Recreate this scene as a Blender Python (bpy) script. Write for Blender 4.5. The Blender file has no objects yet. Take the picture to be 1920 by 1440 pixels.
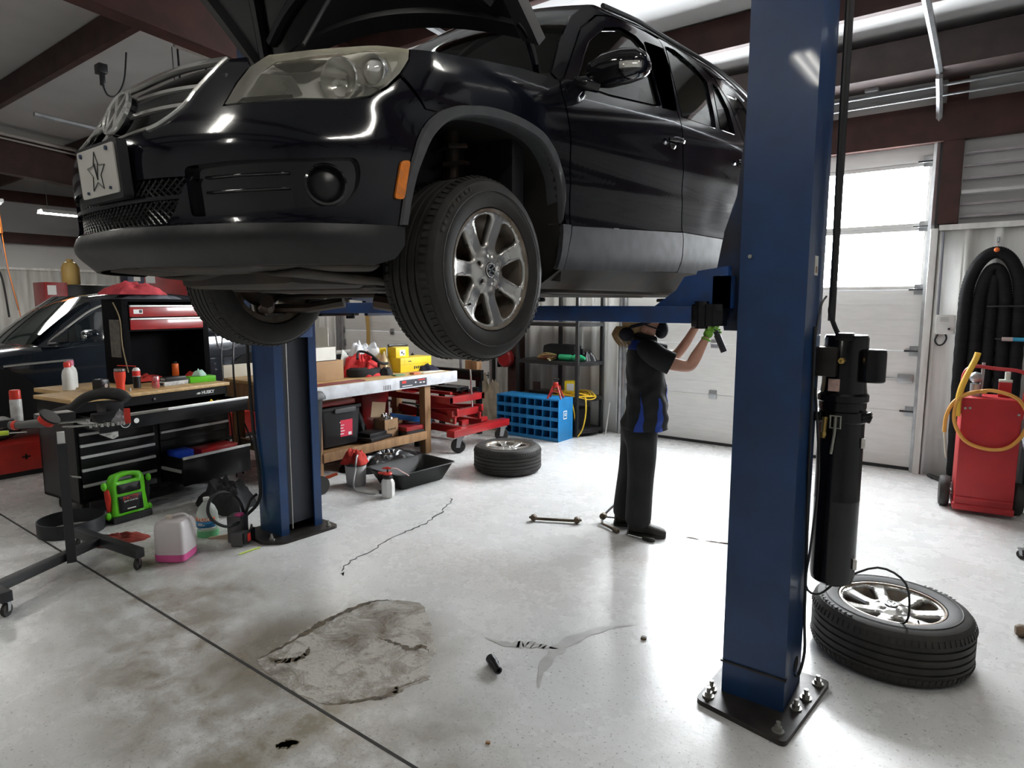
import bpy, bmesh, math, random
from mathutils import Vector as V, Matrix as M
from mathutils.geometry import delaunay_2d_cdt
SC = bpy.context.scene
COL = SC.collection
R = math.radians
PI = math.pi
rnd = random.Random(7)

# ------------------------------------------------------------------ materials
MATS = {}
def mat(name, col, rough=.5, metal=0., var=.0, scale=6., bump=0., coat=0., spec=.5, trans=0., emit=None, estr=0., alpha=1., ior=1.45, col2=None, stretch=None):
    """procedural principled material with noise variation of colour and roughness"""
    if name in MATS: return MATS[name]
    m = bpy.data.materials.new(name); m.use_nodes = True
    nt = m.node_tree; b = nt.nodes['Principled BSDF']
    def I(k, v):
        if k in b.inputs: b.inputs[k].default_value = v
    c = tuple(col) + (1,)
    I('Base Color', c); I('Roughness', rough); I('Metallic', metal); I('Coat Weight', coat); I('Coat Roughness', .04)
    I('Specular IOR Level', spec); I('Transmission Weight', trans); I('IOR', ior); I('Alpha', alpha)
    if emit: I('Emission Color', tuple(emit) + (1,)); I('Emission Strength', estr)
    tc = nt.nodes.new('ShaderNodeTexCoord'); nz = nt.nodes.new('ShaderNodeTexNoise')
    nz.inputs['Scale'].default_value = scale; nz.inputs['Detail'].default_value = 5
    src = tc.outputs['Object']
    if stretch:
        mp = nt.nodes.new('ShaderNodeMapping'); mp.inputs['Scale'].default_value = stretch
        nt.links.new(src, mp.inputs[0]); src = mp.outputs[0]
    nt.links.new(src, nz.inputs['Vector'])
    if var > 0 or col2:
        mx = nt.nodes.new('ShaderNodeMix'); mx.data_type = 'RGBA'
        c2 = tuple(col2) + (1,) if col2 else tuple(max(0, x * (1 - var)) for x in col) + (1,)
        mx.inputs[6].default_value = c; mx.inputs[7].default_value = c2
        rp = nt.nodes.new('ShaderNodeValToRGB'); rp.color_ramp.elements[0].position = .38; rp.color_ramp.elements[1].position = .66
        nt.links.new(nz.outputs[0], rp.inputs[0]); nt.links.new(rp.outputs[0], mx.inputs[0]); nt.links.new(mx.outputs[2], b.inputs['Base Color'])
    mr = nt.nodes.new('ShaderNodeMapRange')
    mr.inputs[3].default_value = max(.0, rough - .05 * (1 if var else .2)); mr.inputs[4].default_value = min(1, rough + .08 * (1 if var else .2))
    nt.links.new(nz.outputs[0], mr.inputs[0]); nt.links.new(mr.outputs[0], b.inputs['Roughness'])
    if bump > 0:
        bp = nt.nodes.new('ShaderNodeBump'); bp.inputs['Strength'].default_value = bump; bp.inputs['Distance'].default_value = .01
        nt.links.new(nz.outputs[0], bp.inputs['Height']); nt.links.new(bp.outputs[0], b.inputs['Normal'])
    MATS[name] = m
    return m

def glass_mat(name, tint=(.8, .9, .88), refl=.05):
    """thin sheet glass: see-through with a fresnel mirror on top"""
    if name in MATS: return MATS[name]
    m = bpy.data.materials.new(name); m.use_nodes = True; nt = m.node_tree; nt.nodes.clear()
    o = nt.nodes.new('ShaderNodeOutputMaterial'); t = nt.nodes.new('ShaderNodeBsdfTransparent'); g = nt.nodes.new('ShaderNodeBsdfGlossy')
    f = nt.nodes.new('ShaderNodeFresnel'); mx = nt.nodes.new('ShaderNodeMixShader'); f.inputs[0].default_value = 1.5
    t.inputs[0].default_value = tuple(tint) + (1,); g.inputs['Roughness'].default_value = .02
    nt.links.new(f.outputs[0], mx.inputs[0]); nt.links.new(t.outputs[0], mx.inputs[1]); nt.links.new(g.outputs[0], mx.inputs[2]); nt.links.new(mx.outputs[0], o.inputs[0])
    MATS[name] = m
    return m

def emis(name, col, s):
    if name in MATS: return MATS[name]
    m = bpy.data.materials.new(name); m.use_nodes = True; nt = m.node_tree; nt.nodes.clear()
    o = nt.nodes.new('ShaderNodeOutputMaterial'); e = nt.nodes.new('ShaderNodeEmission')
    e.inputs[0].default_value = tuple(col) + (1,); e.inputs[1].default_value = s
    nt.links.new(e.outputs[0], o.inputs[0]); MATS[name] = m
    return m

# ------------------------------------------------------------------ mesh building
def mw(o):
    m = o.matrix_basis.copy()
    while o.parent is not None:
        o = o.parent; m = o.matrix_basis @ m
    return m

def frame(d, up=V((0, 0, 1))):
    d = d.normalized(); x = up.cross(d)
    if x.length < 1e-4: x = V((1, 0, 0)).cross(d)
    x.normalize(); y = d.cross(x)
    return x, y

class MB:
    def __init__(s): s.b = bmesh.new(); s.T = M.Identity(4); s.mi = 0; s.nrm = []
    def at(s, loc=(0, 0, 0), rz=0, rx=0, ry=0, sc=1):
        s.T = M.Translation(loc) @ M.Rotation(rz, 4, 'Z') @ M.Rotation(ry, 4, 'Y') @ M.Rotation(rx, 4, 'X') @ M.Scale(sc, 4); return s
    def vv(s, p): return s.b.verts.new(s.T @ V(p))
    def ff(s, vs):
        try:
            f = s.b.faces.new(vs); f.material_index = s.mi; f.smooth = True; return f
        except ValueError: return None
    def box(s, c, d, bev=0., rz=0, rx=0, ry=0, taper=1.):
        """box centred at c, size d; taper scales the top"""
        L = M.Translation(c) @ M.Rotation(rz, 4, 'Z') @ M.Rotation(ry, 4, 'Y') @ M.Rotation(rx, 4, 'X')
        vs = []
        for z in (-1, 1):
            k = taper if z > 0 else 1
            for x, y in ((-1, -1), (1, -1), (1, 1), (-1, 1)):
                vs.append(s.b.verts.new(s.T @ (L @ V((x * d[0] / 2 * k, y * d[1] / 2 * k, z * d[2] / 2)))))
        fs = [s.ff([vs[i] for i in q]) for q in ((3, 2, 1, 0), (4, 5, 6, 7), (0, 1, 5, 4), (1, 2, 6, 5), (2, 3, 7, 6), (3, 0, 4, 7))]
        if bev > 0:
            es = list({e for f in fs for e in f.edges})
            r = bmesh.ops.bevel(s.b, geom=es, offset=min(bev, min(d) * .45), segments=2, profile=.6, affect='EDGES', material=-1)
            for f in r['faces']: f.smooth = True; f.material_index = s.mi
        return s
    def b2(s, lo, hi, bev=0.):
        return s.box([(lo[i] + hi[i]) / 2 for i in range(3)], [abs(hi[i] - lo[i]) for i in range(3)], bev)
    def rings(s, rs, close=True, cap0=True, cap1=True):
        """loft a list of vertex rings (lists of points)"""
        prev = None; first = None
        for r in rs:
            cur = [s.vv(p) for p in r]
            if prev:
                n = len(cur)
                for i in range(n if close else n - 1):
                    j = (i + 1) % n; s.ff([prev[i], prev[j], cur[j], cur[i]])
            else: first = cur
            prev = cur
        if close:
            if cap0 and len(first) > 2: s.ff(first[::-1])
            if cap1 and len(prev) > 2: s.ff(prev)
        return s
    def cyl(s, p0, p1, r0, r1=None, n=20, caps=True):
        p0, p1 = V(p0), V(p1); r1 = r0 if r1 is None else r1; x, y = frame(p1 - p0)
        return s.rings([[p + (x * math.cos(2 * PI * i / n) + y * math.sin(2 * PI * i / n)) * r for i in range(n)] for p, r in ((p0, r0), (p1, r1))], cap0=caps, cap1=caps)
    def lathe(s, prof, n=32, axis='Z', c=(0, 0, 0), caps=True):
        """revolve [(r, h)] about an axis through c"""
        rs = []
        for r, h in prof:
            ring = []
            for i in range(n):
                a = 2 * PI * i / n; u, v = r * math.cos(a), r * math.sin(a)
                p = (u, v, h) if axis == 'Z' else ((h, u, v) if axis == 'X' else (v, h, u))
                ring.append((p[0] + c[0], p[1] + c[1], p[2] + c[2]))
            rs.append(ring)
        return s.rings(rs, cap0=caps, cap1=caps)
    def tube(s, pts, r, n=8, closed=False, caps=True):
        pts = [V(p) for p in pts]; N = len(pts); rs = []; x = None
        for i, p in enumerate(pts):
            if closed: d = pts[(i + 1) % N] - pts[i - 1]
            else: d = pts[min(i + 1, N - 1)] - pts[max(i - 1, 0)]
            d.normalize()
            if x is None: x, y = frame(d)
            else:
                x = x - d * x.dot(d)
                if x.length < 1e-5: x, y = frame(d)
                x.normalize(); y = d.cross(x)
            rr = r[i] if isinstance(r, (list, tuple)) else r
            rs.append([p + (x * math.cos(2 * PI * k / n) + y * math.sin(2 * PI * k / n)) * rr for k in range(n)])
        if closed: rs.append(rs[0])
        return s.rings(rs, cap0=caps and not closed, cap1=caps and not closed)
    def prism(s, poly, h0, h1, plane='XY', c=(0, 0, 0)):
        """extrude a 2-D polygon between h0 and h1; plane names the two axes"""
        def P(u, v, h):
            p = {'XY': (u, v, h), 'XZ': (u, h, v), 'YZ': (h, u, v)}[plane]
            return (p[0] + c[0], p[1] + c[1], p[2] + c[2])
        a = [s.vv(P(u, v, h0)) for u, v in poly]; b = [s.vv(P(u, v, h1)) for u, v in poly]; n = len(poly); fs = []
        fs += [s.ff(a[::-1]), s.ff(b)]
        for i in range(n): fs.append(s.ff([a[i], a[(i + 1) % n], b[(i + 1) % n], b[i]]))
        bmesh.ops.recalc_face_normals(s.b, faces=[f for f in fs if f]); return s
    def ball(s, c, r, n=16, m=10, sq=(1, 1, 1)):
        rs = []
        for i in range(m + 1):
            t = PI * i / m - PI / 2; rr = max(math.cos(t), .02)
            rs.append([(c[0] + r * sq[0] * rr * math.cos(2 * PI * k / n), c[1] + r * sq[1] * rr * math.sin(2 * PI * k / n), c[2] + r * sq[2] * math.sin(t)) for k in range(n)])
        return s.rings(rs)
    def patch(s, outer, fn, holes=(), step=.04, flip=False, nfn=None):
        """fill a 2-D outline (with holes) by a fine triangulation and map it to space with fn(u, v)"""
        vs, es = [], []
        def loop(pl):
            n0 = len(vs); pts = []
            for i in range(len(pl)):
                a, b = V(pl[i]), V(pl[(i + 1) % len(pl)]); k = max(1, int((b - a).length / step + .5))
                for j in range(k): pts.append(a.lerp(b, j / k))
            vs.extend(pts); n = len(pts)
            es.extend((n0 + i, n0 + (i + 1) % n) for i in range(n))
        loop(outer)
        for h in holes: loop(h)
        def inside(p, pl):
            c = False; n = len(pl)
            for i in range(n):
                x1, y1 = pl[i]; x2, y2 = pl[(i + 1) % n]
                if (y1 > p[1]) != (y2 > p[1]) and p[0] < (x2 - x1) * (p[1] - y1) / (y2 - y1) + x1: c = not c
            return c
        us = [p[0] for p in outer]; ws = [p[1] for p in outer]
        nb = len(vs); bpts = list(vs)
        u = min(us)
        row = 0
        while u <= max(us):
            w = min(ws) + (step * .5 if row % 2 else 0)
            while w <= max(ws):
                p = (u, w)
                if inside(p, outer) and not any(inside(p, h) for h in holes):
                    if all((q[0] - u) ** 2 + (q[1] - w) ** 2 > (step * .45) ** 2 for q in bpts): vs.append(V(p))
                w += step
            u += step * .87; row += 1
        r = delaunay_2d_cdt([V(v) for v in vs], es, [], 0, 1e-6)
        ov, of = r[0], r[2]
        bv = [s.vv(fn(p[0], p[1])) for p in ov]
        for f in of:
            cx = sum(ov[i][0] for i in f) / len(f); cy = sum(ov[i][1] for i in f) / len(f)
            if inside((cx, cy), outer) and not any(inside((cx, cy), h) for h in holes):
                q = [bv[i] for i in f]; s.ff(q[::-1] if flip else q)
        for v in bv:
            if not v.link_faces: s.b.verts.remove(v)
        if nfn:
            for p, v in zip(ov, bv):
                if v.is_valid: s.nrm.append((v, nfn(p[0], p[1])))
        return s
    def grid(s, fn, nu, nv, flip=False, cu=False):
        """surface fn(u, v), u and v in 0..1"""
        g = [[s.vv(fn(i / nu, j / nv)) for j in range(nv + 1)] for i in range(nu if cu else nu + 1)]
        for i in range(nu):
            for j in range(nv):
                k = (i + 1) % len(g); q = [g[i][j], g[k][j], g[k][j + 1], g[i][j + 1]]; s.ff(q[::-1] if flip else q)
        return s
    def build(s, name, m, parent=None, world=False, sharp=35., solid=0., soff=-1., subd=0, recalc=False):
        if recalc: bmesh.ops.recalc_face_normals(s.b, faces=s.b.faces[:])
        me = bpy.data.meshes.new(name)
        if world and parent is not None: bmesh.ops.transform(s.b, matrix=mw(parent).inverted(), verts=s.b.verts[:])
        s.b.normal_update(); s.b.verts.index_update()
        cn = [(v.index, n) for v, n in s.nrm if v.is_valid]
        for e in s.b.edges:
            if len(e.link_faces) == 2 and e.calc_face_angle(0) > R(sharp): e.smooth = False
        s.b.to_mesh(me); s.b.free()
        for x in (m if isinstance(m, (list, tuple)) else [m]): me.materials.append(x)
        if cn:
            ns = [(0, 0, 0)] * len(me.vertices)
            for i, n in cn: ns[i] = tuple(n)
            me.normals_split_custom_set_from_vertices(ns)
        o = bpy.data.objects.new(name, me); COL.objects.link(o)
        if parent is not None: o.parent = parent
        if solid: d = o.modifiers.new('thickness', 'SOLIDIFY'); d.thickness = solid; d.offset = soff
        if subd: d = o.modifiers.new('smooth', 'SUBSURF'); d.levels = subd; d.render_levels = subd
        return o

def thing(name, label, cat, loc=(0, 0, 0), rz=0, group=None):
    o = bpy.data.objects.new(name, None); COL.objects.link(o); o.empty_display_size = .1
    o.location = loc; o.rotation_euler = (0, 0, rz); o['label'] = label; o['category'] = cat
    if group: o['group'] = group
    return o
def tag(o, label, cat, group=None, kind=None):
    o['label'] = label; o['category'] = cat
    if group: o['group'] = group
    if kind: o['kind'] = kind
    return o
def struct(o): o['kind'] = 'structure'; return o
def dup(root, loc, rz=None, label=None):
    r = root.copy(); COL.objects.link(r); r.location = loc
    if rz is not None: r.rotation_euler = (r.rotation_euler[0], r.rotation_euler[1], rz)
    if label: r['label'] = label
    for ch in list(root.children):
        c = ch.copy(); COL.objects.link(c); c.parent = r
        for g in list(ch.children):
            d = g.copy(); COL.objects.link(d); d.parent = c
    return r
def text(name, body, size, m, parent, loc, rot, ext=.001, bold=0., align='CENTER', label=None, shear=0.):
    cu = bpy.data.curves.new(name, 'FONT'); cu.body = body; cu.size = size; cu.extrude = ext; cu.align_x = align; cu.align_y = 'CENTER'; cu.offset = bold; cu.shear = shear
    cu.materials.append(m); o = bpy.data.objects.new(name, cu); COL.objects.link(o)
    if parent is not None: o.parent = parent
    o.location = loc; o.rotation_euler = rot
    return o
def lerp(a, b, t): return a + (b - a) * t
def itp(x, xs, ys):
    if x <= xs[0]: return ys[0]
    for i in range(1, len(xs)):
        if x <= xs[i]: return lerp(ys[i - 1], ys[i], (x - xs[i - 1]) / (xs[i] - xs[i - 1]))
    return ys[-1]
def sst(a, b, x):
    t = min(1, max(0, (x - a) / (b - a))); return t * t * (3 - 2 * t)
def bez(pts, n=24):
    """Catmull-Rom curve through points"""
    P = [V(p) for p in pts]; out = []
    for i in range(len(P) - 1):
        a, b, c, d = P[max(i - 1, 0)], P[i], P[i + 1], P[min(i + 2, len(P) - 1)]
        k = max(2, n // (len(P) - 1))
        for j in range(k):
            t = j / k
            out.append(.5 * ((2 * b) + (c - a) * t + (2 * a - 5 * b + 4 * c - d) * t * t + (3 * b - a - 3 * c + d) * t ** 3))
    out.append(P[-1]); return out
def rpoly(pts, r=.01, n=4):
    """round the corners of a 2-D polygon"""
    out = []; N = len(pts)
    for i in range(N):
        p0, p, p1 = V(pts[i - 1]), V(pts[i]), V(pts[(i + 1) % N]); a = (p0 - p); b = (p1 - p)
        d = min(r, a.length * .45, b.length * .45); A = p + a.normalized() * d; B = p + b.normalized() * d
        for j in range(n + 1):
            t = j / n; q = A.lerp(p, t).lerp(p.lerp(B, t), t); out.append((q[0], q[1]))
    return out
def circ(c, r, n=24, sq=1.): return [(c[0] + r * math.cos(2 * PI * i / n), c[1] + r * sq * math.sin(2 * PI * i / n)) for i in range(n)]
# body surface of the raised car: a = arc length along the plan outline from the nose centre, z = height
CX = -2.19
_T = [0, .12, .24, .36, .51, .605, .672, .73, .77, .788, .793, .795, .797, .80, .80, .80, .79, .76, .70]
_Y = [.84, .844, .858, .893, .963, 1.03, 1.10, 1.19, 1.275, 1.36, 1.45, 1.6, 2.2, 3.0, 3.5, 4.4, 4.8, 5.15, 5.38]
def _smooth_outline():
    pts = [V((-t, y, 0)) for t, y in list(zip(_T, _Y))[3:0:-1]] + [V((t, y, 0)) for t, y in zip(_T, _Y)]
    c = bez(pts, (len(pts) - 1) * 10)
    i0 = min(range(len(c)), key=lambda i: abs(c[i][0]) + (0 if c[i][1] < 1.2 else 9))
    c = c[i0:]; c[0] = V((0, c[0][1], 0))
    return c
OUT = _smooth_outline(); ARC = [0.]
for _i in range(1, len(OUT)): ARC.append(ARC[-1] + (OUT[_i] - OUT[_i - 1]).length)
def plan(a):
    s = -1 if a < 0 else 1; a = abs(a)
    import bisect
    i = min(max(bisect.bisect_left(ARC, a), 1), len(ARC) - 1)
    t = (a - ARC[i - 1]) / (ARC[i] - ARC[i - 1]); p = OUT[i - 1].lerp(OUT[i], t)
    j0, j1 = max(i - 3, 0), min(i + 2, len(OUT) - 1); d = (OUT[j1] - OUT[j0]).normalized()
    n = V((d[1], -d[0], 0))
    if a < .02: n = V((0, -1, 0))
    return V((p[0] * s, p[1], 0)), V((n[0] * s, n[1], 0))
def a_of_y(y):
    for i in range(1, len(OUT)):
        if OUT[i][1] >= y and ARC[i] > .4:
            t = (y - OUT[i - 1][1]) / (OUT[i][1] - OUT[i - 1][1]); return ARC[i - 1] + t * (ARC[i] - ARC[i - 1])
    return ARC[-1]
def a_of_t(t):
    for i in range(1, len(OUT)):
        if OUT[i][0] >= t: return ARC[i - 1] + (t - OUT[i - 1][0]) / (OUT[i][0] - OUT[i - 1][0]) * (ARC[i] - ARC[i - 1])
    return ARC[-1]
def belt(y): return itp(y, [1.3, 1.9, 2.28, 3.27, 4.3, 5], [2.42, 2.51, 2.545, 2.68, 2.76, 2.79])
def _inset(y, z):
    f = itp(z, [1.78, 1.81, 1.845, 1.868, 1.89, 1.91, 1.95, 2.12, 2.16, 2.37, 2.5], [.075, .045, .0, -.022, -.006, .012, .01, .0, .012, .14, .26])
    r = z - belt(y); zz = z - .05 * (y - 2.2)
    s = itp(r, [-.12, -.06, 0, .05, .30, .40, .47, .52], [0, .006, .028, .045, .135, .175, .23, .31])
    s += itp(zz, [1.70, 1.78, 1.86, 1.95, 1.985, 2.01, 2.15, 2.168, 2.19, 2.30, 2.325, 2.36, 2.5], [.06, .028, .0, .0, -.004, .008, .008, -.004, .010, .004, -.005, .002, .0])
    k = sst(1.0, 1.5, y)
    return f * (1 - k) + s * k
def inset(y, z): return sum(w * _inset(y, z + d) for d, w in ((-.036, .08), (-.024, .14), (-.012, .18), (0, .2), (.012, .18), (.024, .14), (.036, .08)))
def SN(a, z):
    h = .02; t = S(a + h, z) - S(a - h, z); u = S(a, z + h) - S(a, z - h)
    return t.cross(u).normalized()
def S(a, z, off=0.):
    p, n = plan(a); q = p - n * (inset(p[1], z) - off)
    return V((CX + q[0], q[1], z))
# ================================================================== the building
def nodes(name):
    m = bpy.data.materials.new(name); m.use_nodes = True; return m, m.node_tree, m.node_tree.nodes['Principled BSDF']
def floor_mat():
    m, nt, b = nodes('worn_epoxy_floor'); L = nt.links.new; N = nt.nodes.new
    tc = N('ShaderNodeTexCoord')
    def noise(s, d=6, r=.6, dist=0.):
        n = N('ShaderNodeTexNoise'); n.inputs['Scale'].default_value = s; n.inputs['Detail'].default_value = d; n.inputs['Roughness'].default_value = r; n.inputs['Distortion'].default_value = dist; L(tc.outputs['Object'], n.inputs['Vector']); return n.outputs[0]
    def ramp(x, p0, p1, c0=0., c1=1.):
        r = N('ShaderNodeMapRange'); r.inputs[1].default_value = p0; r.inputs[2].default_value = p1; r.inputs[3].default_value = c0; r.inputs[4].default_value = c1; L(x, r.inputs[0]); return r.outputs[0]
    def mul(a, c):
        q = N('ShaderNodeMath'); q.operation = 'MULTIPLY'; L(a, q.inputs[0])
        if hasattr(c, 'links'): L(c, q.inputs[1])
        else: q.inputs[1].default_value = c
        return q.outputs[0]
    def add(a, c):
        q = N('ShaderNodeMath'); q.operation = 'ADD'; L(a, q.inputs[0]); L(c, q.inputs[1]); q.use_clamp = True; return q.outputs[0]
    def mix(fac, c0, c1):
        x = N('ShaderNodeMix'); x.data_type = 'RGBA'
        if hasattr(fac, 'links'): L(fac, x.inputs[0])
        else: x.inputs[0].default_value = fac
        for i, c in ((6, c0), (7, c1)):
            if hasattr(c, 'links'): L(c, x.inputs[i])
            else: x.inputs[i].default_value = tuple(c) + (1,)
        return x.outputs[2]
    def spot(cx, cy, rx, ry, soft, nz, amp, rot=0.):
        """irregular worn or dirty patch around a floor point"""
        mp = N('ShaderNodeMapping'); mp.vector_type = 'TEXTURE'; mp.inputs['Location'].default_value = (cx, cy, 0); mp.inputs['Rotation'].default_value = (0, 0, rot); mp.inputs['Scale'].default_value = (rx, ry, 1)
        L(tc.outputs['Object'], mp.inputs[0]); ln = N('ShaderNodeVectorMath'); ln.operation = 'LENGTH'; L(mp.outputs[0], ln.inputs[0])
        q = N('ShaderNodeMath'); q.operation = 'MULTIPLY_ADD'; L(nz, q.inputs[0]); q.inputs[1].default_value = amp; L(ln.outputs['Value'], q.inputs[2])
        return ramp(q.outputs[0], 1 + amp * .5 - soft, 1 + amp * .5 + soft, 1., 0.)
    big = noise(.8, 4); mid = noise(4, 8, .7); fine = noise(38, 6, .75); speck = noise(70, 2, .5); blot = noise(2.2, 8, .65, .6)
    base = mix(ramp(big, .35, .7), (.68, .685, .685), (.56, .56, .55))
    base = mix(mul(ramp(mid, .48, .80), .22), base, (.40, .385, .35))
    base = mix(mul(ramp(fine, .54, .74), .28), base, (.25, .24, .215))
    base = mix(mul(ramp(speck, .64, .69), .6), base, (.13, .12, .10)); base = mix(mul(ramp(noise(17, 5, .7, .8), .66, .74), .45), base, (.20, .18, .15))
    # wear concentrated in the foreground bay
    d1 = spot(-2.9, 1.55, 1.5, .55, .5, blot, 1.0); d2 = spot(-1.9, 1.2, 1.6, .5, .5, mid, 1.0); d3 = spot(-4.9, 2.0, 1.3, .6, .5, blot, .9)
    base = mix(mul(add(add(mul(d1, .75), mul(d2, .5)), mul(d3, .5)), ramp(mid, .30, .62)), base, (.20, .175, .135)); base = mix(mul(spot(-2.72, 1.72, .26, .34, .4, mid, 1.0), .55), base, (.13, .095, .05))
    wet = spot(-2.40, 1.90, .30, .28, .4, blot, 1.0, .5); wet2 = spot(-1.40, 2.52, .22, .26, .4, mid, .6)
    edge = spot(-2.44, 1.87, .56, .44, .25, blot, .9, .5)
    base = mix(mul(edge, .45), base, (.16, .14, .11))
    base = mix(mul(wet, .3), base, (.36, .35, .32))
    rust = spot(-1.62, 3.75, .35, .12, .4, mid, 1.2); rust2 = spot(-2.6, 3.0, .7, .28, .5, blot, 1.2)
    base = mix(mul(mul(add(rust, mul(rust2, .7)), ramp(fine, .42, .6)), .4), base, (.30, .19, .14))
    L(base, b.inputs['Base Color'])
    ro = ramp(mid, .3, .75, .20, .36); wr = mix(add(wet, mul(wet2, .3)), (.3, .3, .3), (.07, .07, .07))
    rr = N('ShaderNodeMix'); rr.inputs[0].default_value = 0; L(add(wet, mul(wet2, .35)), rr.inputs[0]); L(ro, rr.inputs[2]); rr.inputs[3].default_value = .08
    L(rr.outputs[0], b.inputs['Roughness']); b.inputs['Specular IOR Level'].default_value = .55
    bp = N('ShaderNodeBump'); bp.inputs['Strength'].default_value = .12; bp.inputs['Distance'].default_value = .012; L(add(mid, mul(fine, .4)), bp.inputs['Height']); L(bp.outputs[0], b.inputs['Normal'])
    return m
WALLW = mat('white_liner_panel', (.76, .76, .74), .45, var=.22, scale=3, stretch=(3, 3, .35), col2=(.55, .54, .51))
INSUL = mat('white_insulation', (.52, .52, .515), .85, var=.06, scale=2, bump=.15, spec=.1)
REDIRON = mat('red_iron', (.046, .014, .010), .55, .1, .4, 5)
DOORW = mat('door_panel_white', (.80, .795, .775), .42, var=.06, scale=5, stretch=(1, 1, 6))
GALV = mat('galvanised', (.42, .43, .44), .35, .8, .25, 9)
DARKM = mat('dark_metal', (.03, .03, .032), .45, .4, .3)
PANE = emis('daylit_pane', (.93, .97, 1.), 34.)
YB = 7.5                                            # back wall plane
XL, XR, YF = -16.6, 4.2, -6.5
ZC = lambda y: 4.10 + (YB - y) * .075
b = MB(); b.b2((XL, YF, -.15), (XR, YB + .3, 0)); fl = struct(b.build('floor', floor_mat()))
JT = mat('joint_filler', (.02, .019, .018), .8, var=.3)
b = MB(); b.b2((XL, 1.500, 0), (XR, 1.514, .0012)); struct(b.build('floor_joint_line', JT))
b = MB(); b.b2((-5.57, 1.53, 0), (-5.562, YB, .0012)); struct(b.build('floor_joint_line', mat('faint_joint', (.20, .195, .18), .8)))
b = MB(); c = bez([(-3.15, 2.42), (-3.273, 2.548), (-3.332, 2.824), (-3.407, 3.117), (-3.412, 3.37), (-3.498, 3.669), (-3.64, 3.952), (-3.69, 4.02)], 60); rnd.seed(3)
L_, R_ = [], []
for i, p in enumerate(c):
    w = .003 + .006 * rnd.random() * (1 if i > 25 else .5); o = (rnd.random() - .5) * .02; L_.append((p[0] - w + o, p[1] + o)); R_.append((p[0] + w + o, p[1] + o))
b.prism(L_ + R_[::-1], 0, .001); struct(b.build('floor_crack', JT))
# wet muddy patch, its dark dried edges and other marks on the floor
def puddle_mat():
    m, nt, b = nodes('wet_mud_film'); L = nt.links.new; N = nt.nodes.new; tc = N('ShaderNodeTexCoord')
    n1 = N('ShaderNodeTexNoise'); n1.inputs['Scale'].default_value = 5; n1.inputs['Detail'].default_value = 8; n1.inputs['Roughness'].default_value = .7; n1.inputs['Distortion'].default_value = .8
    n2 = N('ShaderNodeTexNoise'); n2.inputs['Scale'].default_value = 30; n2.inputs['Detail'].default_value = 6; n2.inputs['Roughness'].default_value = .75
    for n in (n1, n2): L(tc.outputs['Object'], n.inputs['Vector'])
    r1 = N('ShaderNodeValToRGB'); e = r1.color_ramp.elements; e[0].position = .36; e[0].color = (.12, .10, .075, 1); e[1].position = .60; e[1].color = (.44, .42, .385, 1); q = e.new(.48); q.color = (.33, .31, .275, 1); L(n1.outputs[0], r1.inputs[0])
    mx = N('ShaderNodeMix'); mx.data_type = 'RGBA'; rp = N('ShaderNodeMapRange'); rp.inputs[1].default_value = .56; rp.inputs[2].default_value = .68; L(n2.outputs[0], rp.inputs[0]); L(rp.outputs[0], mx.inputs[0]); L(r1.outputs[0], mx.inputs[6]); mx.inputs[7].default_value = (.11, .09, .065, 1); L(mx.outputs[2], b.inputs['Base Color'])
    rr = N('ShaderNodeMapRange'); rr.inputs[1].default_value = .35; rr.inputs[2].default_value = .65; rr.inputs[3].default_value = .10; rr.inputs[4].default_value = .42; L(n1.outputs[0], rr.inputs[0]); L(rr.outputs[0], b.inputs['Roughness'])
    bp = N('ShaderNodeBump'); bp.inputs['Strength'].default_value = .5; bp.inputs['Distance'].default_value = .01; L(n2.outputs[0], bp.inputs['Height']); L(bp.outputs[0], b.inputs['Normal']); return m
def jag(pts, k, amp, seed):
    r = random.Random(seed); c = bez(pts, k); return [V((p[0] + (r.random() - .5) * amp, p[1] + (r.random() - .5) * amp)) for p in c]
pt_ = [(-2.69, 1.55), (-2.722, 1.699), (-2.757, 1.845), (-2.764, 2.028), (-2.738, 2.199), (-2.645, 2.378), (-2.478, 2.438), (-2.244, 2.277), (-2.08, 2.142), (-2.016, 2.034), (-1.932, 1.936), (-1.966, 1.86), (-1.971, 1.759), (-2.049, 1.668), (-2.11, 1.586), (-2.187, 1.534), (-2.336, 1.52), (-2.493, 1.52), (-2.609, 1.532), (-2.69, 1.55)]
b = MB(); b.prism([(p[0], p[1]) for p in jag(pt_, 120, .018, 2)[:-1]], 0, .0010); struct(b.build('floor_wet_patch', puddle_mat()))
MUD = mat('dried_mud_edge', (.10, .075, .045), .7, var=.6, scale=30, col2=(.03, .024, .018)); FAINT = mat('faint_scuff', (.45, .445, .435), .3, var=.2, scale=12)
def ribbon(nm, pts, w, seed, m, amp=.012, z=.0016):
    c = jag(pts, 50, amp, seed); r = random.Random(seed); A = []; B_ = []
    for i, p in enumerate(c):
        d = (c[min(i + 1, len(c) - 1)] - c[max(i - 1, 0)]).normalized(); n = V((-d[1], d[0])); t = math.sin(PI * (i + .3) / len(c)); ww = w * ((.25 + .75 * r.random()) if amp > .0085 else .8 + .2 * math.sin(i * .7)) * t
        A.append((p + n * ww)[:]); B_.append((p - n * ww)[:])
    b = MB(); rs = [[(a[0], a[1], z), (q[0], q[1], z)] for a, q in zip(A, B_)]; b.rings(rs, close=False)
    for f in b.b.faces: f.normal_update(); f.smooth = False
    for f in [f for f in b.b.faces if f.normal.z < 0]: f.normal_flip()
    struct(b.build(nm, m))
ribbon('floor_mud_edge', [(-2.176, 1.536), (-2.11, 1.586), (-2.047, 1.667), (-1.998, 1.723), (-1.984, 1.781), (-2.0, 1.803), (-1.976, 1.869), (-1.948, 1.948)], .016, 3, MUD)
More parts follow.
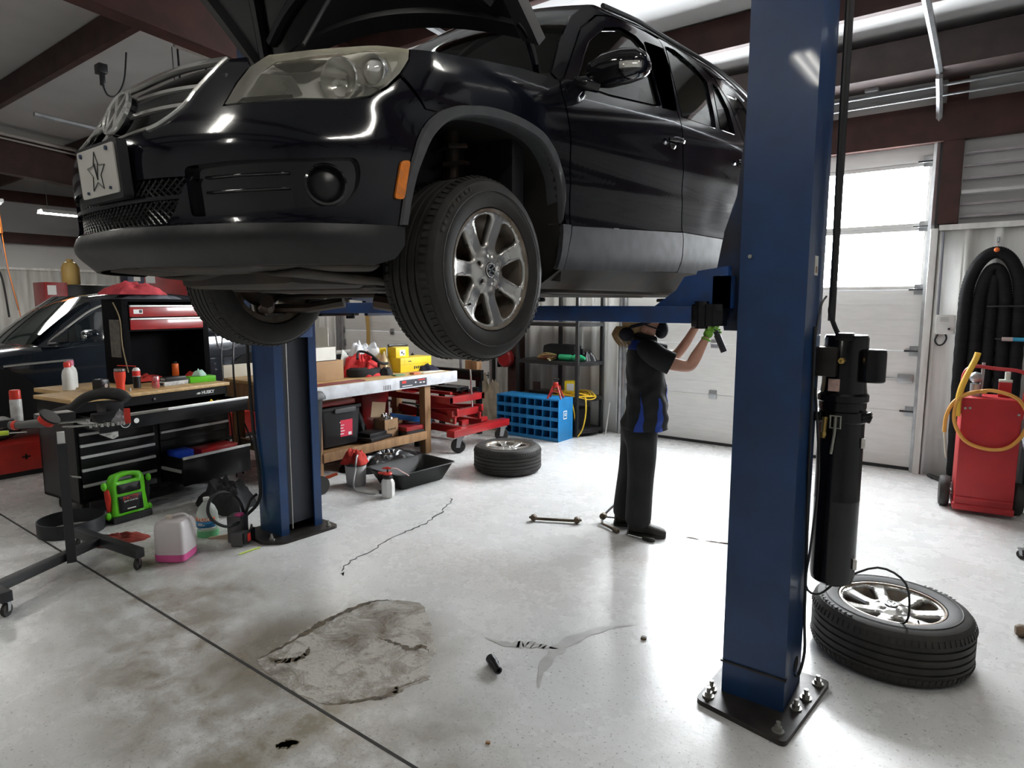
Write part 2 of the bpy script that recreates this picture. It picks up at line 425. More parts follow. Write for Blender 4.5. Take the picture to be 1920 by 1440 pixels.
ribbon('floor_mud_edge', [(-2.704, 1.573), (-2.707, 1.669), (-2.727, 1.814), (-2.744, 1.923), (-2.755, 2.044), (-2.745, 2.205), (-2.719, 2.311), (-2.645, 2.378)], .028, 4, MUD)
ribbon('floor_mud_edge', [(-2.409, 2.041), (-2.299, 2.06), (-2.18, 2.066), (-2.162, 2.121), (-2.081, 2.101)], .022, 5, MUD)
ribbon('floor_mud_edge', [(-2.68, 1.60), (-2.60, 1.62), (-2.55, 1.70), (-2.60, 1.78)], .03, 6, MUD)
ribbon('floor_scuff', [(-1.496, 2.181), (-1.563, 2.302), (-1.599, 2.444), (-1.605, 2.549), (-1.581, 2.678), (-1.518, 2.824), (-1.417, 2.947)], .045, 7, FAINT, .003)
ribbon('floor_scuff', [(-1.963, 2.377), (-1.836, 2.388), (-1.765, 2.441), (-1.685, 2.48), (-1.608, 2.505)], .035, 8, FAINT, .008)
ribbon('floor_scuff', [(-2.09, 1.27), (-2.068, 1.30), (-2.04, 1.33)], .035, 9, mat('brown_spot', (.26, .22, .15), .5, var=.4, scale=30), .02)
for k, (x, y) in enumerate(((-1.64, 4.36), (-1.5, 4.38), (-1.42, 4.40))): ribbon('floor_scuff', [(x - .05, y - .01), (x, y), (x + .05, y + .005)], .02, 20 + k, mat('red_scuff', (.42, .28, .25), .5, var=.4, scale=40), .01)
# ceiling, walls
b = MB(); b.rings([[(XL, YF, ZC(YF)), (XR, YF, ZC(YF)), (XR, YF, ZC(YF) + .1), (XL, YF, ZC(YF) + .1)], [(XL, YB + .1, ZC(YB)), (XR, YB + .1, ZC(YB)), (XR, YB + .1, ZC(YB) + .1), (XL, YB + .1, ZC(YB) + .1)]], True); struct(b.build('ceiling', INSUL, recalc=True))
D1 = (-3.86, -.60); D2 = (-9.55, -6.05); DH = 3.66
def wall_piece(lo, hi): b = MB(); b.b2(lo, hi); return struct(b.build('wall_back', INSUL))
wall_piece((XL, YB, 0), (D2[0], YB + .2, 4.2)); wall_piece((D2[1], YB, 0), (D1[0], YB + .2, 4.2)); wall_piece((D1[1], YB, 0), (XR, YB + .2, 4.2))
wall_piece((D1[0], YB, DH), (D1[1], YB + .2, 4.2)); wall_piece((D2[0], YB, DH), (D2[1], YB + .2, 4.2))
b = MB(); b.b2((XL - .2, YF, 0), (XL, YB, 5.3)); struct(b.build('wall_left', INSUL))
b = MB(); b.b2((XR, YF, 0), (XR + .2, YB, 5.3)); struct(b.build('wall_right', INSUL))
b = MB(); b.b2((XL, YF - .2, 0), (XR, YF, 5.3)); struct(b.build('wall_front', INSUL))
def liner(x0, x1, y, z1, nm='wall_panel_back', ax='X', rib=.23):
    """ribbed steel liner sheet"""
    b = MB(); n = int((x1 - x0) / rib); pl = []
    for i in range(n + 1):
        x = x0 + i * (x1 - x0) / max(n, 1)
        for dx, h in ((-.035, 0), (-.018, .022), (.018, .022), (.035, 0)):
            if x0 <= x + dx <= x1: pl.append((x + dx, h))
    pl = [(x0, 0)] + [p for p in pl if x0 < p[0] < x1] + [(x1, 0)]
    f = (lambda u, h, z: (u, y - h, z)) if ax == 'X' else (lambda u, h, z: (y + h, u, z))
    b.rings([[f(u, h, z) for u, h in pl] for z in (.0, z1)], close=False); o = struct(b.build(nm, WALLW, recalc=True, sharp=20, solid=.004))
    b = MB()
    lo, hi = (f(x0, -.01, z1), f(x1, .04, z1 + .05)); b.b2([min(a, c) for a, c in zip(lo, hi)], [max(a, c) for a, c in zip(lo, hi)]); struct(b.build('trim_liner_cap', WALLW)); return o
liner(D1[1] + .10, 3.9, YB - .06, 2.38); liner(D2[1] + .15, D1[0] - .02, YB - .03, 2.38, rib=.19); liner(YF, YB, XL + .02, 2.40, 'wall_panel_left', 'Y', .45); liner(-13, D2[0] - .1, YB - .05, 2.38)
# horizontal girts over the liner on the right
b = MB(); struct(MB().box((1.75, YB - .05, 2.72), (4.2, .10, .03)).build('wall_girt', INSUL))
for i in range(6): struct(MB().box((1.75, YB - .03, 2.50 + i * .115), (4.2, .05, .018)).build('wall_girt', mat('girt_grey', (.33, .30, .31), .6, var=.2)))  # thin girt strips in an even mid grey
# iron over the doors
for z, d, h in ((3.37, .10, .34),): struct(MB().box((-6.5, YB - .06, z), (19.5, d, h), .004).build('beam_header', REDIRON))
struct(MB().box((-6.5, YB - .30, 3.90), (19.5, .42, .30), .004).build('beam_eave', mat('dark_eave_iron', (.045, .03, .028), .6, var=.3)))
for z, r in ((3.80, .010), (3.68, .015), (3.58, .010)):
    b = MB(); b.cyl((-12, YB - .20 + (z - 3.7) * .3, z), (3.9, YB - .20 + (z - 3.7) * .3, z), r, n=10); struct(b.build('trim_conduit_run', GALV))
struct(MB().box((-1.13, YB - .2, 3.78), (.12, .10, .12), .01).build('trim_junction_plate', GALV))
# columns of the frame
for x in (-5.40, -.28, -12.4): 
    b = MB(); b.b2((x - .10, YB - .30, 0), (x + .10, YB - .285, 3.9)); b.b2((x - .10, YB - .015, 0), (x + .10, YB, 3.9)); b.b2((x - .006, YB - .29, 0), (x + .006, YB, 3.9))
    if x == -.28: b = MB(); b.b2((-.52, YB - .10, 2.44), (-.36, YB + .0, 3.75))
    struct(b.build('column', REDIRON))
# rafters (along Y) and purlins (along X)
def ibeam(nm, p0, p1, h, w, t=.012):
    b = MB(); p0, p1 = V(p0), V(p1); x, _ = frame(p1 - p0)
    for o, ww, hh in ((0, t, h), (h / 2, w, t), (-h / 2, w, t)):
        b.rings([[p + x * sx * ww / 2 + V((0, 0, o + sz * hh / 2)) for sx, sz in ((-1, -1), (1, -1), (1, 1), (-1, 1))] for p in (p0, p1)])
    return struct(b.build(nm, REDIRON, recalc=True))
for x in (-12.4, -5.3, 1.9): ibeam('beam_rafter', (x, YB - .3, ZC(YB) - .42), (x, YF, ZC(YF) - .42), .56, .18)
for y in (5.98, 4.43, 2.88, 1.33, -.22, -1.8, -3.4): struct(MB().box(((XL + XR) / 2, y, ZC(y) - .14), (XR - XL, .075, .27), .004).build('beam_purlin', REDIRON))
for z in (3.05, 3.9): struct(MB().box((XL + .12, .5, z), (.10, 13.5, .22), .004).build('beam_girt', REDIRON))
# conduits below the rafter
b = MB(); b.cyl((-5.62, YB - .3, ZC(YB) - .40), (-5.62, YF, ZC(YF) - .50), .018, n=8); b.cyl((-5.72, YB - .3, ZC(YB) - .34), (-5.72, YF, ZC(YF) - .44), .012, n=8); struct(b.build('trim_conduit_run', GALV))

# overhead doors
def sect_door(idx, x0, x1, rows, winrows):
    d = bpy.data.objects.new('door_%d' % idx, None); COL.objects.link(d); d.location = ((x0 + x1) / 2, YB + .04, 0); struct(d)
    n = 6; h = DH / n; w = x1 - x0
    for r in range(n):
        z0, z1 = r * h, (r + 1) * h - .004; wins = []
        b = MB()
        if r in winrows:
            k = 4; ww = .78; gap = (w - k * ww) / (k + 1)
            wx = [(x0 + gap * (i + 1) + ww * i, x0 + gap * (i + 1) + ww * (i + 1)) for i in range(k)]
            xs = [x0] + [v for p in wx for v in p] + [x1]
            for i in range(0, len(xs), 2): b.b2((xs[i], YB + .02, z0), (xs[i + 1], YB + .06, z1), .003)
            for a, c in wx: b.b2((a, YB + .02, z0), (c, YB + .06, z0 + .035), .002); b.b2((a, YB + .02, z1 - .035), (c, YB + .06, z1), .002)
            pn = b.build('door_panel', DOORW, d, world=True)
            for a, c in wx: q = MB(); q.b2((a, YB + .035, z0 + .035), (c, YB + .045, z1 - .035)); q.build('pane', PANE, pn, world=True)
        else:
            b.b2((x0, YB + .02, z0), (x1, YB + .06, z1), .004)
            for j in range(1, 4): b.b2((x0, YB + .017, z0 + j * h / 4 - .003), (x1, YB + .021, z0 + j * h / 4 + .003))
            b.build('door_panel', DOORW, d, world=True)
    for r in range(1, n):
        for x in (x0 + .03, (x0 + x1) / 2 - .42, x1 - .03):
            b = MB(); b.b2((x - .045, YB + .005, r * h - .05), (x + .045, YB + .022, r * h + .05), .004); b.cyl((x - .05, YB + .002, r * h), (x + .05, YB + .002, r * h), .011, n=8); b.build('hinge', GALV, d, world=True)
        b = MB(); b.cyl((x1 - .12, YB, r * h), (x1 + .05, YB, r * h), .010, n=8); b.build('roller', DARKM, d, world=True)
    b = MB(); b.b2((x0, YB + .018, .0), (x1, YB + .062, .035)); b.build('bottom_seal', DARKM, d, world=True)
    for x in (x0 - .0, x1 + .03):
        b = MB(); pts = [(x, YB - .035, 0.0), (x, YB - .035, 2.5), (x, YB - .035, 3.15), (x, YB - .12, 3.46), (x, YB - .38, 3.68), (x, YB - .8, 3.78), (x, 3.0, 3.98)]
        b.tube(bez(pts, 60), .030, 6); b.build('track', GALV, d, world=True)
        b = MB(); b.b2((x - .012 + .045, YB - .05, 0), (x + .058, YB + .0, 3.3)); b.build('jamb_angle', GALV if x < x1 else DARKM, d, world=True)
    b = MB(); b.b2((x0, YB - .0, .93), (x0 + .10, YB + .02, 1.05), .01); b.b2((x1 - .16, YB - .012, .895), (x1 - .02, YB + .02, .985), .01); b.cyl((x1 - .30, YB - .005, .94), (x1 - .1, YB - .005, .94), .008, n=8); b.build('slide_lock', GALV, d, world=True)
    return d
sect_door(1, D1[0], D1[1], 6, (3, 4)); sect_door(2, D2[0], D2[1], 6, ())
b = MB(); b.b2((D1[1] + .035, YB - .10, 0), (D1[1] + .095, YB - .04, 2.40), .006); struct(b.build('trim_door_post', WALLW))
# ================================================================== the raised car
PAINT = mat('black_paint', (.004, .0045, .008), .12, .0, .1, 3, coat=.5, spec=.3)
CLAD = mat('grey_cladding', (.050, .052, .060), .5, var=.25, scale=14, bump=.02, spec=.22)
LIPM = mat('dark_lip_plastic', (.012, .0125, .014), .42, var=.3, scale=9, bump=.03)
TRIM = mat('arch_trim_plastic', (.058, .060, .066), .5, var=.2, scale=20)
BLK = mat('black_plastic', (.012, .012, .014), .35, var=.3, scale=12)
GLOSSB = mat('gloss_black', (.006, .006, .008), .08, coat=.6)
LINER = mat('wheel_liner', (.012, .011, .010), .75, var=.5, scale=8, bump=.2, col2=(.022, .017, .013))
CHROME = mat('chrome', (.80, .80, .78), .16, .8, .05)
SILV = mat('alloy_silver', (.62, .61, .585), .27, .85, .12, 9)
BARREL = mat('alloy_barrel', (.36, .32, .27), .4, .7, .5, 12, col2=(.16, .11, .075))
RUB = mat('tyre_rubber', (.014, .013, .0125), .62, var=.45, scale=22, bump=.08, col2=(.024, .021, .018))
STEELD = mat('dark_steel', (.06, .055, .05), .45, .7, .5, 10, col2=(.09, .05, .03))
UNDER = mat('undercoat', (.026, .023, .021), .7, var=.5, scale=7, bump=.3, col2=(.05, .036, .025))
CGLASS = glass_mat('car_glass', (.42, .50, .48))
ORANGE = mat('amber_lens', (.85, .24, .02), .25, var=.3, scale=40, coat=.5)
SEATM = mat('seat_cloth', (.02, .02, .022), .8, var=.2)
BEIGE = mat('headliner', (.38, .34, .28), .9, var=.1)
PLATEW = mat('plate_white', (.55, .54, .50), .4, var=.06, scale=9)

def emblem(mb, r, t):
    """ring with stacked letter strokes, lying in the XY plane, facing +Z"""
    mb.lathe([(r * .86, 0), (r * .86, t), (r * .93, t * 1.5), (r, t), (r, 0)], 36, caps=False)
    w = r * .11
    for pl in ([(-.42, .76), (-.02, .09), (.02, .09), (.42, .76)], [(-.80, .30), (-.36, -.74), (0, .02), (.36, -.74), (.80, .30)]):
        for (x0, y0), (x1, y1) in zip(pl[:-1], pl[1:]):
            d = V((x1 - x0, y1 - y0)).normalized(); n = V((-d[1], d[0])) * w; e = d * w * .6
            p0 = V((x0 * r, y0 * r)) - e; p1 = V((x1 * r, y1 * r)) + e
            if (p1 - p0).length > .08 * r: mb.prism([p0 + n, p0 - n, p1 - n, p1 + n], 0, t)
    return mb

def make_wheel(root, ro, wd, rim=SILV, base=None):
    """alloy wheel lying in XY, outer face at +Z; centre of the hub face at the origin"""
    k = ro / .345
    # tyre: carcass with shoulder blocks and four grooves
    h = wd
    prof = [(.222 * k, -.010 * k), (.232 * k, .008 * k), (.262 * k, .016 * k), (.300 * k, .014 * k), (.322 * k, .004 * k), (.334 * k, -.012 * k), (.341 * k, -.03 * k)]
    zt, zb = -.03 * k, -h + .03 * k
    g = []
    for c in (.2, .4, .6, .8):
        z = lerp(zt, zb, c); g += [(.3445 * k, z + .005 * k), (.337 * k, z + .0035 * k), (.337 * k, z - .0035 * k), (.3445 * k, z - .005 * k)]
    prof += g + [(.341 * k, zb), (.334 * k, zb - .018 * k), (.322 * k, -h - .004 * k), (.30 * k, -h - .014 * k), (.262 * k, -h - .016 * k), (.232 * k, -h - .008 * k), (.222 * k, -h + .01 * k)]
    b = MB(); b.lathe(prof, 72, caps=False)
    b.lathe([(.285 * k, .0165 * k), (.288 * k, .0182 * k), (.291 * k, .0165 * k)], 72, caps=False)
    ty = b.build('tyre', RUB, root, sharp=28, recalc=True); deep = root.parent is not None; ty = root if deep else ty
    b = MB()                                                    # shoulder sipes
    for i in range(78):
        a = 2 * PI * i / 78
        for z in (-.030 * k, -h + .030 * k):
            s = 1 if z > -h / 2 else -1
            b.at((math.cos(a) * .337 * k, math.sin(a) * .337 * k, z), rz=a).box((0, 0, 0), (.013 * k, .017 * k, .028 * k), ry=-s * .35)
    b.at(); b.build('shoulder_tread', RUB, ty)
    b = MB()                                                    # raised sidewall lettering bars
    for a0, n in ((.5, 7), (3.4, 9)):
        for i in range(n):
            a = a0 + i * .085; b.at((math.cos(a) * .308 * k, math.sin(a) * .308 * k, .0125 * k), rz=a).box((0, 0, 0), (.020 * k, (.008 + .006 * (i % 3)) * k, .002 * k), bev=.001)
    b.at(); b.build('sidewall_lettering', RUB, ty)
    # rim barrel
    b = MB()
    b.lathe([(.228 * k, -.004 * k), (.226 * k, .006 * k), (.219 * k, .006 * k), (.213 * k, -.006 * k), (.206 * k, -.03 * k), (.200 * k, -.07 * k), (.19 * k, -.12 * k), (.195 * k, -h + .02 * k), (.224 * k, -h + .006 * k), (.228 * k, -h + .004 * k)], 56, caps=False)
    b.build('rim_barrel', BARREL, root, recalc=True)
    # seven flat spokes
    def face(u, v):
        r = math.hypot(u, v); z = itp(r / k, [0, .03, .06, .085, .12, .2, .216], [-.012, -.010, -.012, -.026, -.024, -.008, -.002]); return (u, v, z * k)
    holes = []
    for i in range(7):
        a = 2 * PI * (i + .5) / 7; ca, sa = math.cos(a), math.sin(a); ow = .058; iw = .016
        q = [(.090, -iw), (.188, -ow), (.203, -ow * .6), (.207, 0), (.203, ow * .6), (.188, ow), (.090, iw)]
        holes.append(rpoly([((x * ca - y * sa) * k, (x * sa + y * ca) * k) for x, y in q], .014 * k, 3))
    lugs = [circ((.058 * k * math.cos(2 * PI * (i + .25) / 5), .058 * k * math.sin(2 * PI * (i + .25) / 5)), .0125 * k, 10) for i in range(5)]
    b = MB(); b.patch(circ((0, 0), .2165 * k, 56), face, holes + lugs, step=.014 * k)
    b.build('spokes', rim, root, solid=.030 * k, sharp=40)
    b = MB()
    for i in range(5):
        a = 2 * PI * (i + .25) / 5; b.cyl((.058 * k * math.cos(a), .058 * k * math.sin(a), -.045 * k), (.058 * k * math.cos(a), .058 * k * math.sin(a), -.026 * k), .0095 * k, n=6)
    b.cyl((0, 0, -.06 * k), (0, 0, -.035 * k), .075 * k, n=24)
    b.build('lug_bolts', STEELD, root)
    b = MB(); b.lathe([(.001, -.006 * k), (.028 * k, -.007 * k), (.031 * k, -.011 * k), (.031 * k, -.03 * k)], 28)
    cp = b.build('centre_cap', BLK, root); cp = root if deep else cp
    b = MB(); emblem(b.at((0, 0, -.0068 * k)), .028 * k, .002 * k); b.build('emblem', CHROME, cp)
    b = MB(); a = 5.3; b.cyl((.19 * k * math.cos(a), .19 * k * math.sin(a), -.03 * k), (.175 * k * math.cos(a), .175 * k * math.sin(a), .0), .004 * k, n=8); b.build('valve_stem', BLK, root)

car = thing('suv', 'black compact SUV with its hood up, raised high on the blue two-post lift', 'car', (CX, 3.0, 1.48))
def P(name, b, m, par=car, **k): return b.build(name, m, par, world=True, **k)
def both(fn):
    fn(1); fn(-1)
def sp(b, pl, off=0., step=.035, holes=(), mir=1, ret=0.):
    """patch on the body surface; pl in (arc, z)"""
    b.patch(pl, lambda a, z: S(mir * a, z, off if not callable(off) else off(a, z)), holes, step, flip=mir < 0, nfn=None if callable(off) else (lambda a, z: SN(mir * a, z)))
    if not callable(off) and ret:
        for q in (pl,) + tuple(holes): rim_wall(b, q, off, off - ret, mir, step)
    return b
def rim_wall(b, pl, o0, o1, mir=1, step=.03):
    pts = []
    for i in range(len(pl)):
        p, q = V(pl[i]), V(pl[(i + 1) % len(pl)]); k = max(1, int((q - p).length / step + .5)); pts += [p.lerp(q, j / k) for j in range(k)]
    A = [b.vv(S(mir * p[0], p[1], o0)) for p in pts]; B_ = [b.vv(S(mir * p[0], p[1], o1)) for p in pts]; n = len(pts)
    for i in range(n): b.ff([A[i], A[(i + 1) % n], B_[(i + 1) % n], B_[i]])
archout = [(.995, 1.916), (1.046, 2.108), (1.094, 2.205), (1.152, 2.262), (1.23, 2.299), (1.304, 2.318), (1.39, 2.335), (1.49, 2.342), (1.604, 2.338), (1.695, 2.322), (1.750, 2.300), (1.806, 2.265), (1.853, 2.20), (1.877, 2.115), (1.882, 2.004)]
archin = [(1.024, 1.919), (1.067, 2.063), (1.112, 2.152), (1.16, 2.214), (1.217, 2.255), (1.303, 2.284), (1.401, 2.299), (1.509, 2.304), (1.597, 2.299), (1.69, 2.283), (1.763, 2.245), (1.815, 2.185), (1.843, 2.088), (1.846, 2.002)]
head = [(.495, 2.234), (.512, 2.304), (.538, 2.356), (.592, 2.398), (.725, 2.412), (.875, 2.424), (.983, 2.430), (1.078, 2.432), (1.066, 2.399), (1.030, 2.352), (.986, 2.309), (.932, 2.277), (.868, 2.260), (.793, 2.255), (.73, 2.253), (.631, 2.245)]
insert = rpoly([(.392, 2.062), (.527, 2.071), (.729, 2.079), (.874, 2.093), (.886, 2.06), (.879, 2.014), (.838, 1.962), (.545, 1.932), (.402, 1.927)], .02)
cover = [(0, 2.158), (0, 2.040), (.405, 2.037), (.372, 1.989), (0, 1.986), (0, 1.974), (.366, 1.979), (.343, 1.94), (.318, 1.912), (0, 1.910), (0, 1.900), (.33, 1.897), (.7, 1.902)] + archout[:4] + \
    [(1.105, 2.262), (1.03, 2.338), (.986, 2.300), (.932, 2.268), (.868, 2.252), (.793, 2.247), (.73, 2.245), (.631, 2.238), (.487, 2.228), (.503, 2.304), (.529, 2.36), (.50, 2.395), (.428, 2.391), (.404, 2.339), (.373, 2.284), (.350, 2.232), (.296, 2.189), (.195, 2.165)]
def f(mir):
    b = MB(); sp(b, cover, 0, .022, [insert], mir, ret=.010); P('bumper_cover', b, PAINT)
    b = MB(); sp(b, insert, -.03, .03, mir=mir); rim_wall(b, insert, 0, -.03, mir)
    for z in (2.035, 1.995): b.tube([S(mir * lerp(.44, .69, i / 6), z + .01 * i / 6, -.024) for i in range(7)], .004)
    ins = P('fog_lamp_insert', b, GLOSSB)
    p0 = S(mir * .79, 2.017, -.028); n = (S(mir * .79, 2.017, .02) - S(mir * .79, 2.017, -.02)).normalized(); n = V((n[0], n[1], 0)).normalized()
    b = MB(); x, y = frame(n)
    ring = lambda r, o: [p0 + n * o + (x * math.cos(2 * PI * i / 28) + y * math.sin(2 * PI * i / 28)) * r for i in range(28)]
    b.rings([ring(.057, 0), ring(.057, .024), ring(.051, .028), ring(.047, .018), ring(.044, .004)], cap0=False, cap1=False); fr = P('fog_lamp', b, GLOSSB, ins, recalc=True)
    b = MB(); b.rings([ring(.046, .004), ring(.03, .014), ring(.004, .018)], cap0=False); P('fog_lens', b, BLK, ins, recalc=True)
    # grey lower lip with its rounded ends
    b = MB(); lip = [(0, 1.908), (.33, 1.905), (.7, 1.909), (.995, 1.914), (1.015, 1.913), (1.012, 1.86), (.985, 1.82), (.93, 1.803), (.7, 1.80), (.35, 1.798), (0, 1.80)]
    sp(b, lip, .003, .025, mir=mir, ret=.012); P('lower_lip', b, LIPM)
    b = MB()
    def ug(u, v):
        a = mir * u * (.96 if mir > 0 else .36); q = S(a, 1.80, -.04); t = v
        return (lerp(q[0], CX + (q[0] - CX) * .8, t), lerp(q[1], 1.36, t), 1.80 - .012 * math.sin(t * 3))
    b.grid(ug, 18, 5, flip=mir > 0); P('splash_shield', b, UNDER, solid=.01)
    # wheel-arch trim
    b = MB(); ns = 48; A = bez([V(p) for p in archout], 60); B_ = bez([V(p) for p in archin], 60); n = min(len(A), len(B_))
    b.rings([[S(mir * A[i][0], A[i][1], .004), S(mir * lerp(A[i][0], B_[i][0], .15), lerp(A[i][1], B_[i][1], .15), .013), S(mir * lerp(A[i][0], B_[i][0], .85), lerp(A[i][1], B_[i][1], .85), .012), S(mir * B_[i][0], B_[i][1], .002), S(mir * B_[i][0], B_[i][1], -.06)] for i in range(n)], close=False)
    P('wheel_arch_trim', b, TRIM, recalc=True)
    # wheel well
    b = MB(); b.rings([[S(mir * q[0], q[1], -.01), S(mir * q[0], q[1] + .01, -.12), S(mir * q[0], q[1] + .02, -.30), V((CX + mir * .33, S(mir * q[0], q[1])[1], q[1]))] for q in bez([V((1.0, 1.83))] + [V(p) for p in archin] + [V((1.87, 1.86)), V((1.90, 1.78))], 60)], close=False)
    b.patch([(S(q[0], q[1])[1], q[1]) for q in [V((1.0, 1.83))] + [V(p) for p in archin] + [V((1.87, 1.86)), V((1.90, 1.78))]], lambda y, z: (CX + mir * .40, y, z), step=.1)
    P('wheel_well_liner', b, LINER, recalc=True)
    # side marker
    b = MB(); mk = rpoly([(.984, 1.990), (1.017, 1.992), (1.040, 2.104), (1.008, 2.100)], .012); sp(b, mk, .008, .02, mir=mir); rim_wall(b, mk, .008, -.004, mir); P('side_marker', b, ORANGE)
    # fender
    fen = [(1.110, 2.266), (1.154, 2.268)] + archout[4:-1] + [(1.886, 2.004), (1.912, 2.004), (1.911, 2.255), (1.895, 2.373), (1.857, 2.495), (1.868, 2.549), (1.847, 2.549), (1.705, 2.536), (1.621, 2.526), (1.398, 2.490), (1.217, 2.457), (1.085, 2.434), (1.073, 2.399), (1.038, 2.350)]
    b = MB(); sp(b, fen, 0, .025, mir=mir, ret=.010); P('fender', b, PAINT)
    b = MB()                                                     # hood-side ledge of the fender
    e = bez([V(p) for p in fen[-9:-2]][::-1], 30)
    b.rings([[S(mir * q[0], q[1], 0), S(mir * q[0], q[1], -.03) + V((0, 0, .004)), S(mir * q[0], q[1], -.12) + V((0, 0, -.02)), S(mir * q[0], q[1] - .02, -.15) + V((0, 0, -.10))] for q in e], close=False); P('fender_ledge', b, PAINT, recalc=True)
    b = MB(); sp(b, [(1.858, 2.002), (1.918, 2.004), (1.885, 1.88), (1.873, 1.825), (1.83, 1.828), (1.846, 1.9)], .004, .03, mir=mir, ret=.02); P('fender_cladding', b, CLAD)
    # doors
    fwin = rpoly([(1.995, 2.572), (2.085, 2.665), (2.130, 2.722), (2.225, 2.822), (2.425, 2.952), (2.605, 3.014), (2.757, 3.020), (2.822, 2.992), (2.818, 2.834), (2.796, 2.671), (2.744, 2.657), (2.268, 2.590)], .012, 3)
    fd = [(1.922, 2.004), (1.921, 2.255), (1.905, 2.373), (1.867, 2.495), (1.880, 2.552), (1.915, 2.57), (2.05, 2.715), (2.185, 2.862), (2.395, 2.996), (2.59, 3.064), (2.80, 3.092), (3.105, 3.115), (3.085, 2.95), (2.990, 2.690), (3.007, 2.550), (3.027, 2.39), (3.050, 2.076), (2.391, 2.033)]
    b = MB(); sp(b, fd, 0, .024, [fwin], mir, ret=.010); d = P('front_door', b, PAINT)
    b = MB(); rim_wall(b, fwin, .004, -.02, mir); fi = [(p[0] + (2.45 - p[0]) * .05, p[1] + (2.80 - p[1]) * .055) for p in fwin]; sp(b, fwin, -.008, .03, [fi], mir); sp(b, [(2.815, 2.667), (2.984, 2.69), (3.078, 2.95), (3.088, 3.06), (2.845, 3.02), (2.835, 2.85)], .003, .03, mir=mir); P('window_seal', b, GLOSSB, d, recalc=True)
    b = MB(); sp(b, fwin, -.014, .05, mir=mir); P('window_glass', b, CGLASS, d)
    b = MB(); sp(b, [(1.925, 2.0), (2.391, 2.029), (3.050, 2.070), (3.045, 1.95), (3.028, 1.862), (2.369, 1.838), (1.878, 1.826), (1.888, 1.88)], .004, .03, mir=mir, ret=.02); P('door_cladding', b, CLAD, d)
    def handle(a, z, par):
        b = MB(); L = [S(mir * (a - .085 + .17 * i / 10), z + .012 * i / 10, .012 + .028 * math.sin(PI * min(1, max(0, i / 10)))) for i in range(11)]
        b.tube(L, [.008, .011, .013, .013, .013, .013, .013, .013, .013, .011, .008], 10); h = P('door_handle', b, PAINT, par)
        b = MB(); b.ball(S(mir * (a - .01), z - .004, -.004), .042, 16, 8, (.35, 1, .75)); P('handle_cup', b, GLOSSB, par)
    handle(2.90, 2.510, d)
    rw = rpoly([(3.042, 2.672), (3.070, 2.789), (3.10, 2.942), (3.142, 3.093), (3.284, 3.118), (3.525, 3.088), (3.670, 3.035), (3.605, 2.814), (3.562, 2.722)], .012, 3)
    qw = rpoly([(3.640, 2.733), (3.715, 2.923), (3.767, 3.055), (3.865, 3.040), (3.945, 2.928), (3.913, 2.757)], .012, 3)
    rd = [(3.062, 2.078), (3.039, 2.39), (3.019, 2.55), (3.004, 2.692), (3.097, 2.95), (3.118, 3.13), (3.3, 3.165), (3.6, 3.14), (3.85, 3.10), (4.02, 2.98), (4.06, 2.75), (4.05, 2.5), (4.02, 2.25), (3.93, 2.10), (3.666, 2.089)]
    b = MB(); sp(b, rd, 0, .028, [rw, qw], mir, ret=.010); d = P('rear_door', b, PAINT)
    for w in (rw, qw):
        b = MB(); rim_wall(b, w, .003, -.02, mir); P('window_seal', b, GLOSSB, d, recalc=True)
        b = MB(); sp(b, w, -.012, .05, mir=mir); P('window_glass', b, CGLASS, d)
    b = MB(); sp(b, [(3.060, 2.072), (3.666, 2.083), (3.92, 2.095), (3.83, 1.95), (3.80, 1.875), (3.754, 1.869), (3.040, 1.859), (3.056, 1.95)], .004, .04, mir=mir, ret=.02); P('door_cladding', b, CLAD, d)
    handle(3.965, 2.583, d)
    # rear quarter with an empty wheel opening
    AE = ARC[-1]; q = [(4.034, 2.25), (4.065, 2.5), (4.075, 2.75), (4.035, 2.985), (3.87, 3.11), (4.2, 3.19), (4.7, 3.18), (4.95, 3.0), (AE, 2.8), (AE, 1.9), (4.80, 1.88), (4.79, 2.10), (4.70, 2.26), (4.5, 2.35), (4.25, 2.33)]
    qq = rpoly([(4.13, 2.78), (4.12, 2.95), (4.02, 3.05), (4.3, 3.09), (4.6, 3.0), (4.66, 2.86)], .02); b = MB(); sp(b, q, 0, .05, [qq], mir, ret=.010); qp = P('quarter_panel', b, PAINT)
    b = MB(); sp(b, qq, -.01, .06, mir=mir); P('window_glass', b, CGLASS, qp)
    b = MB(); pts = [(3.85, 1.9), (3.95, 2.1), (4.05, 2.26), (4.25, 2.34), (4.5, 2.36), (4.7, 2.27), (4.8, 2.1), (4.82, 1.88)]
    b.rings([[S(mir * u, v, -.005), S(mir * u, v, -.3)] for u, v in bez(pts, 40)], close=False); b.patch(pts, lambda u, v: S(mir * u, v, -.28), step=.1); P('rear_wheel_well', b, LINER, recalc=True)
    # A pillar
    b = MB(); sp(b, [(1.86, 2.552), (1.912, 2.576), (2.046, 2.722), (2.182, 2.870), (2.392, 3.004), (2.59, 3.072), (2.80, 3.10), (3.3, 3.172), (3.87, 3.118), (4.2, 3.197), (3.6, 3.235), (3.0, 3.19), (2.7, 3.145), (2.5, 3.10), (2.33, 3.03), (2.13, 2.90), (1.97, 2.74), (1.83, 2.57)], 0, .035, mir=mir, ret=.010); P('roof_pillar', b, PAINT)
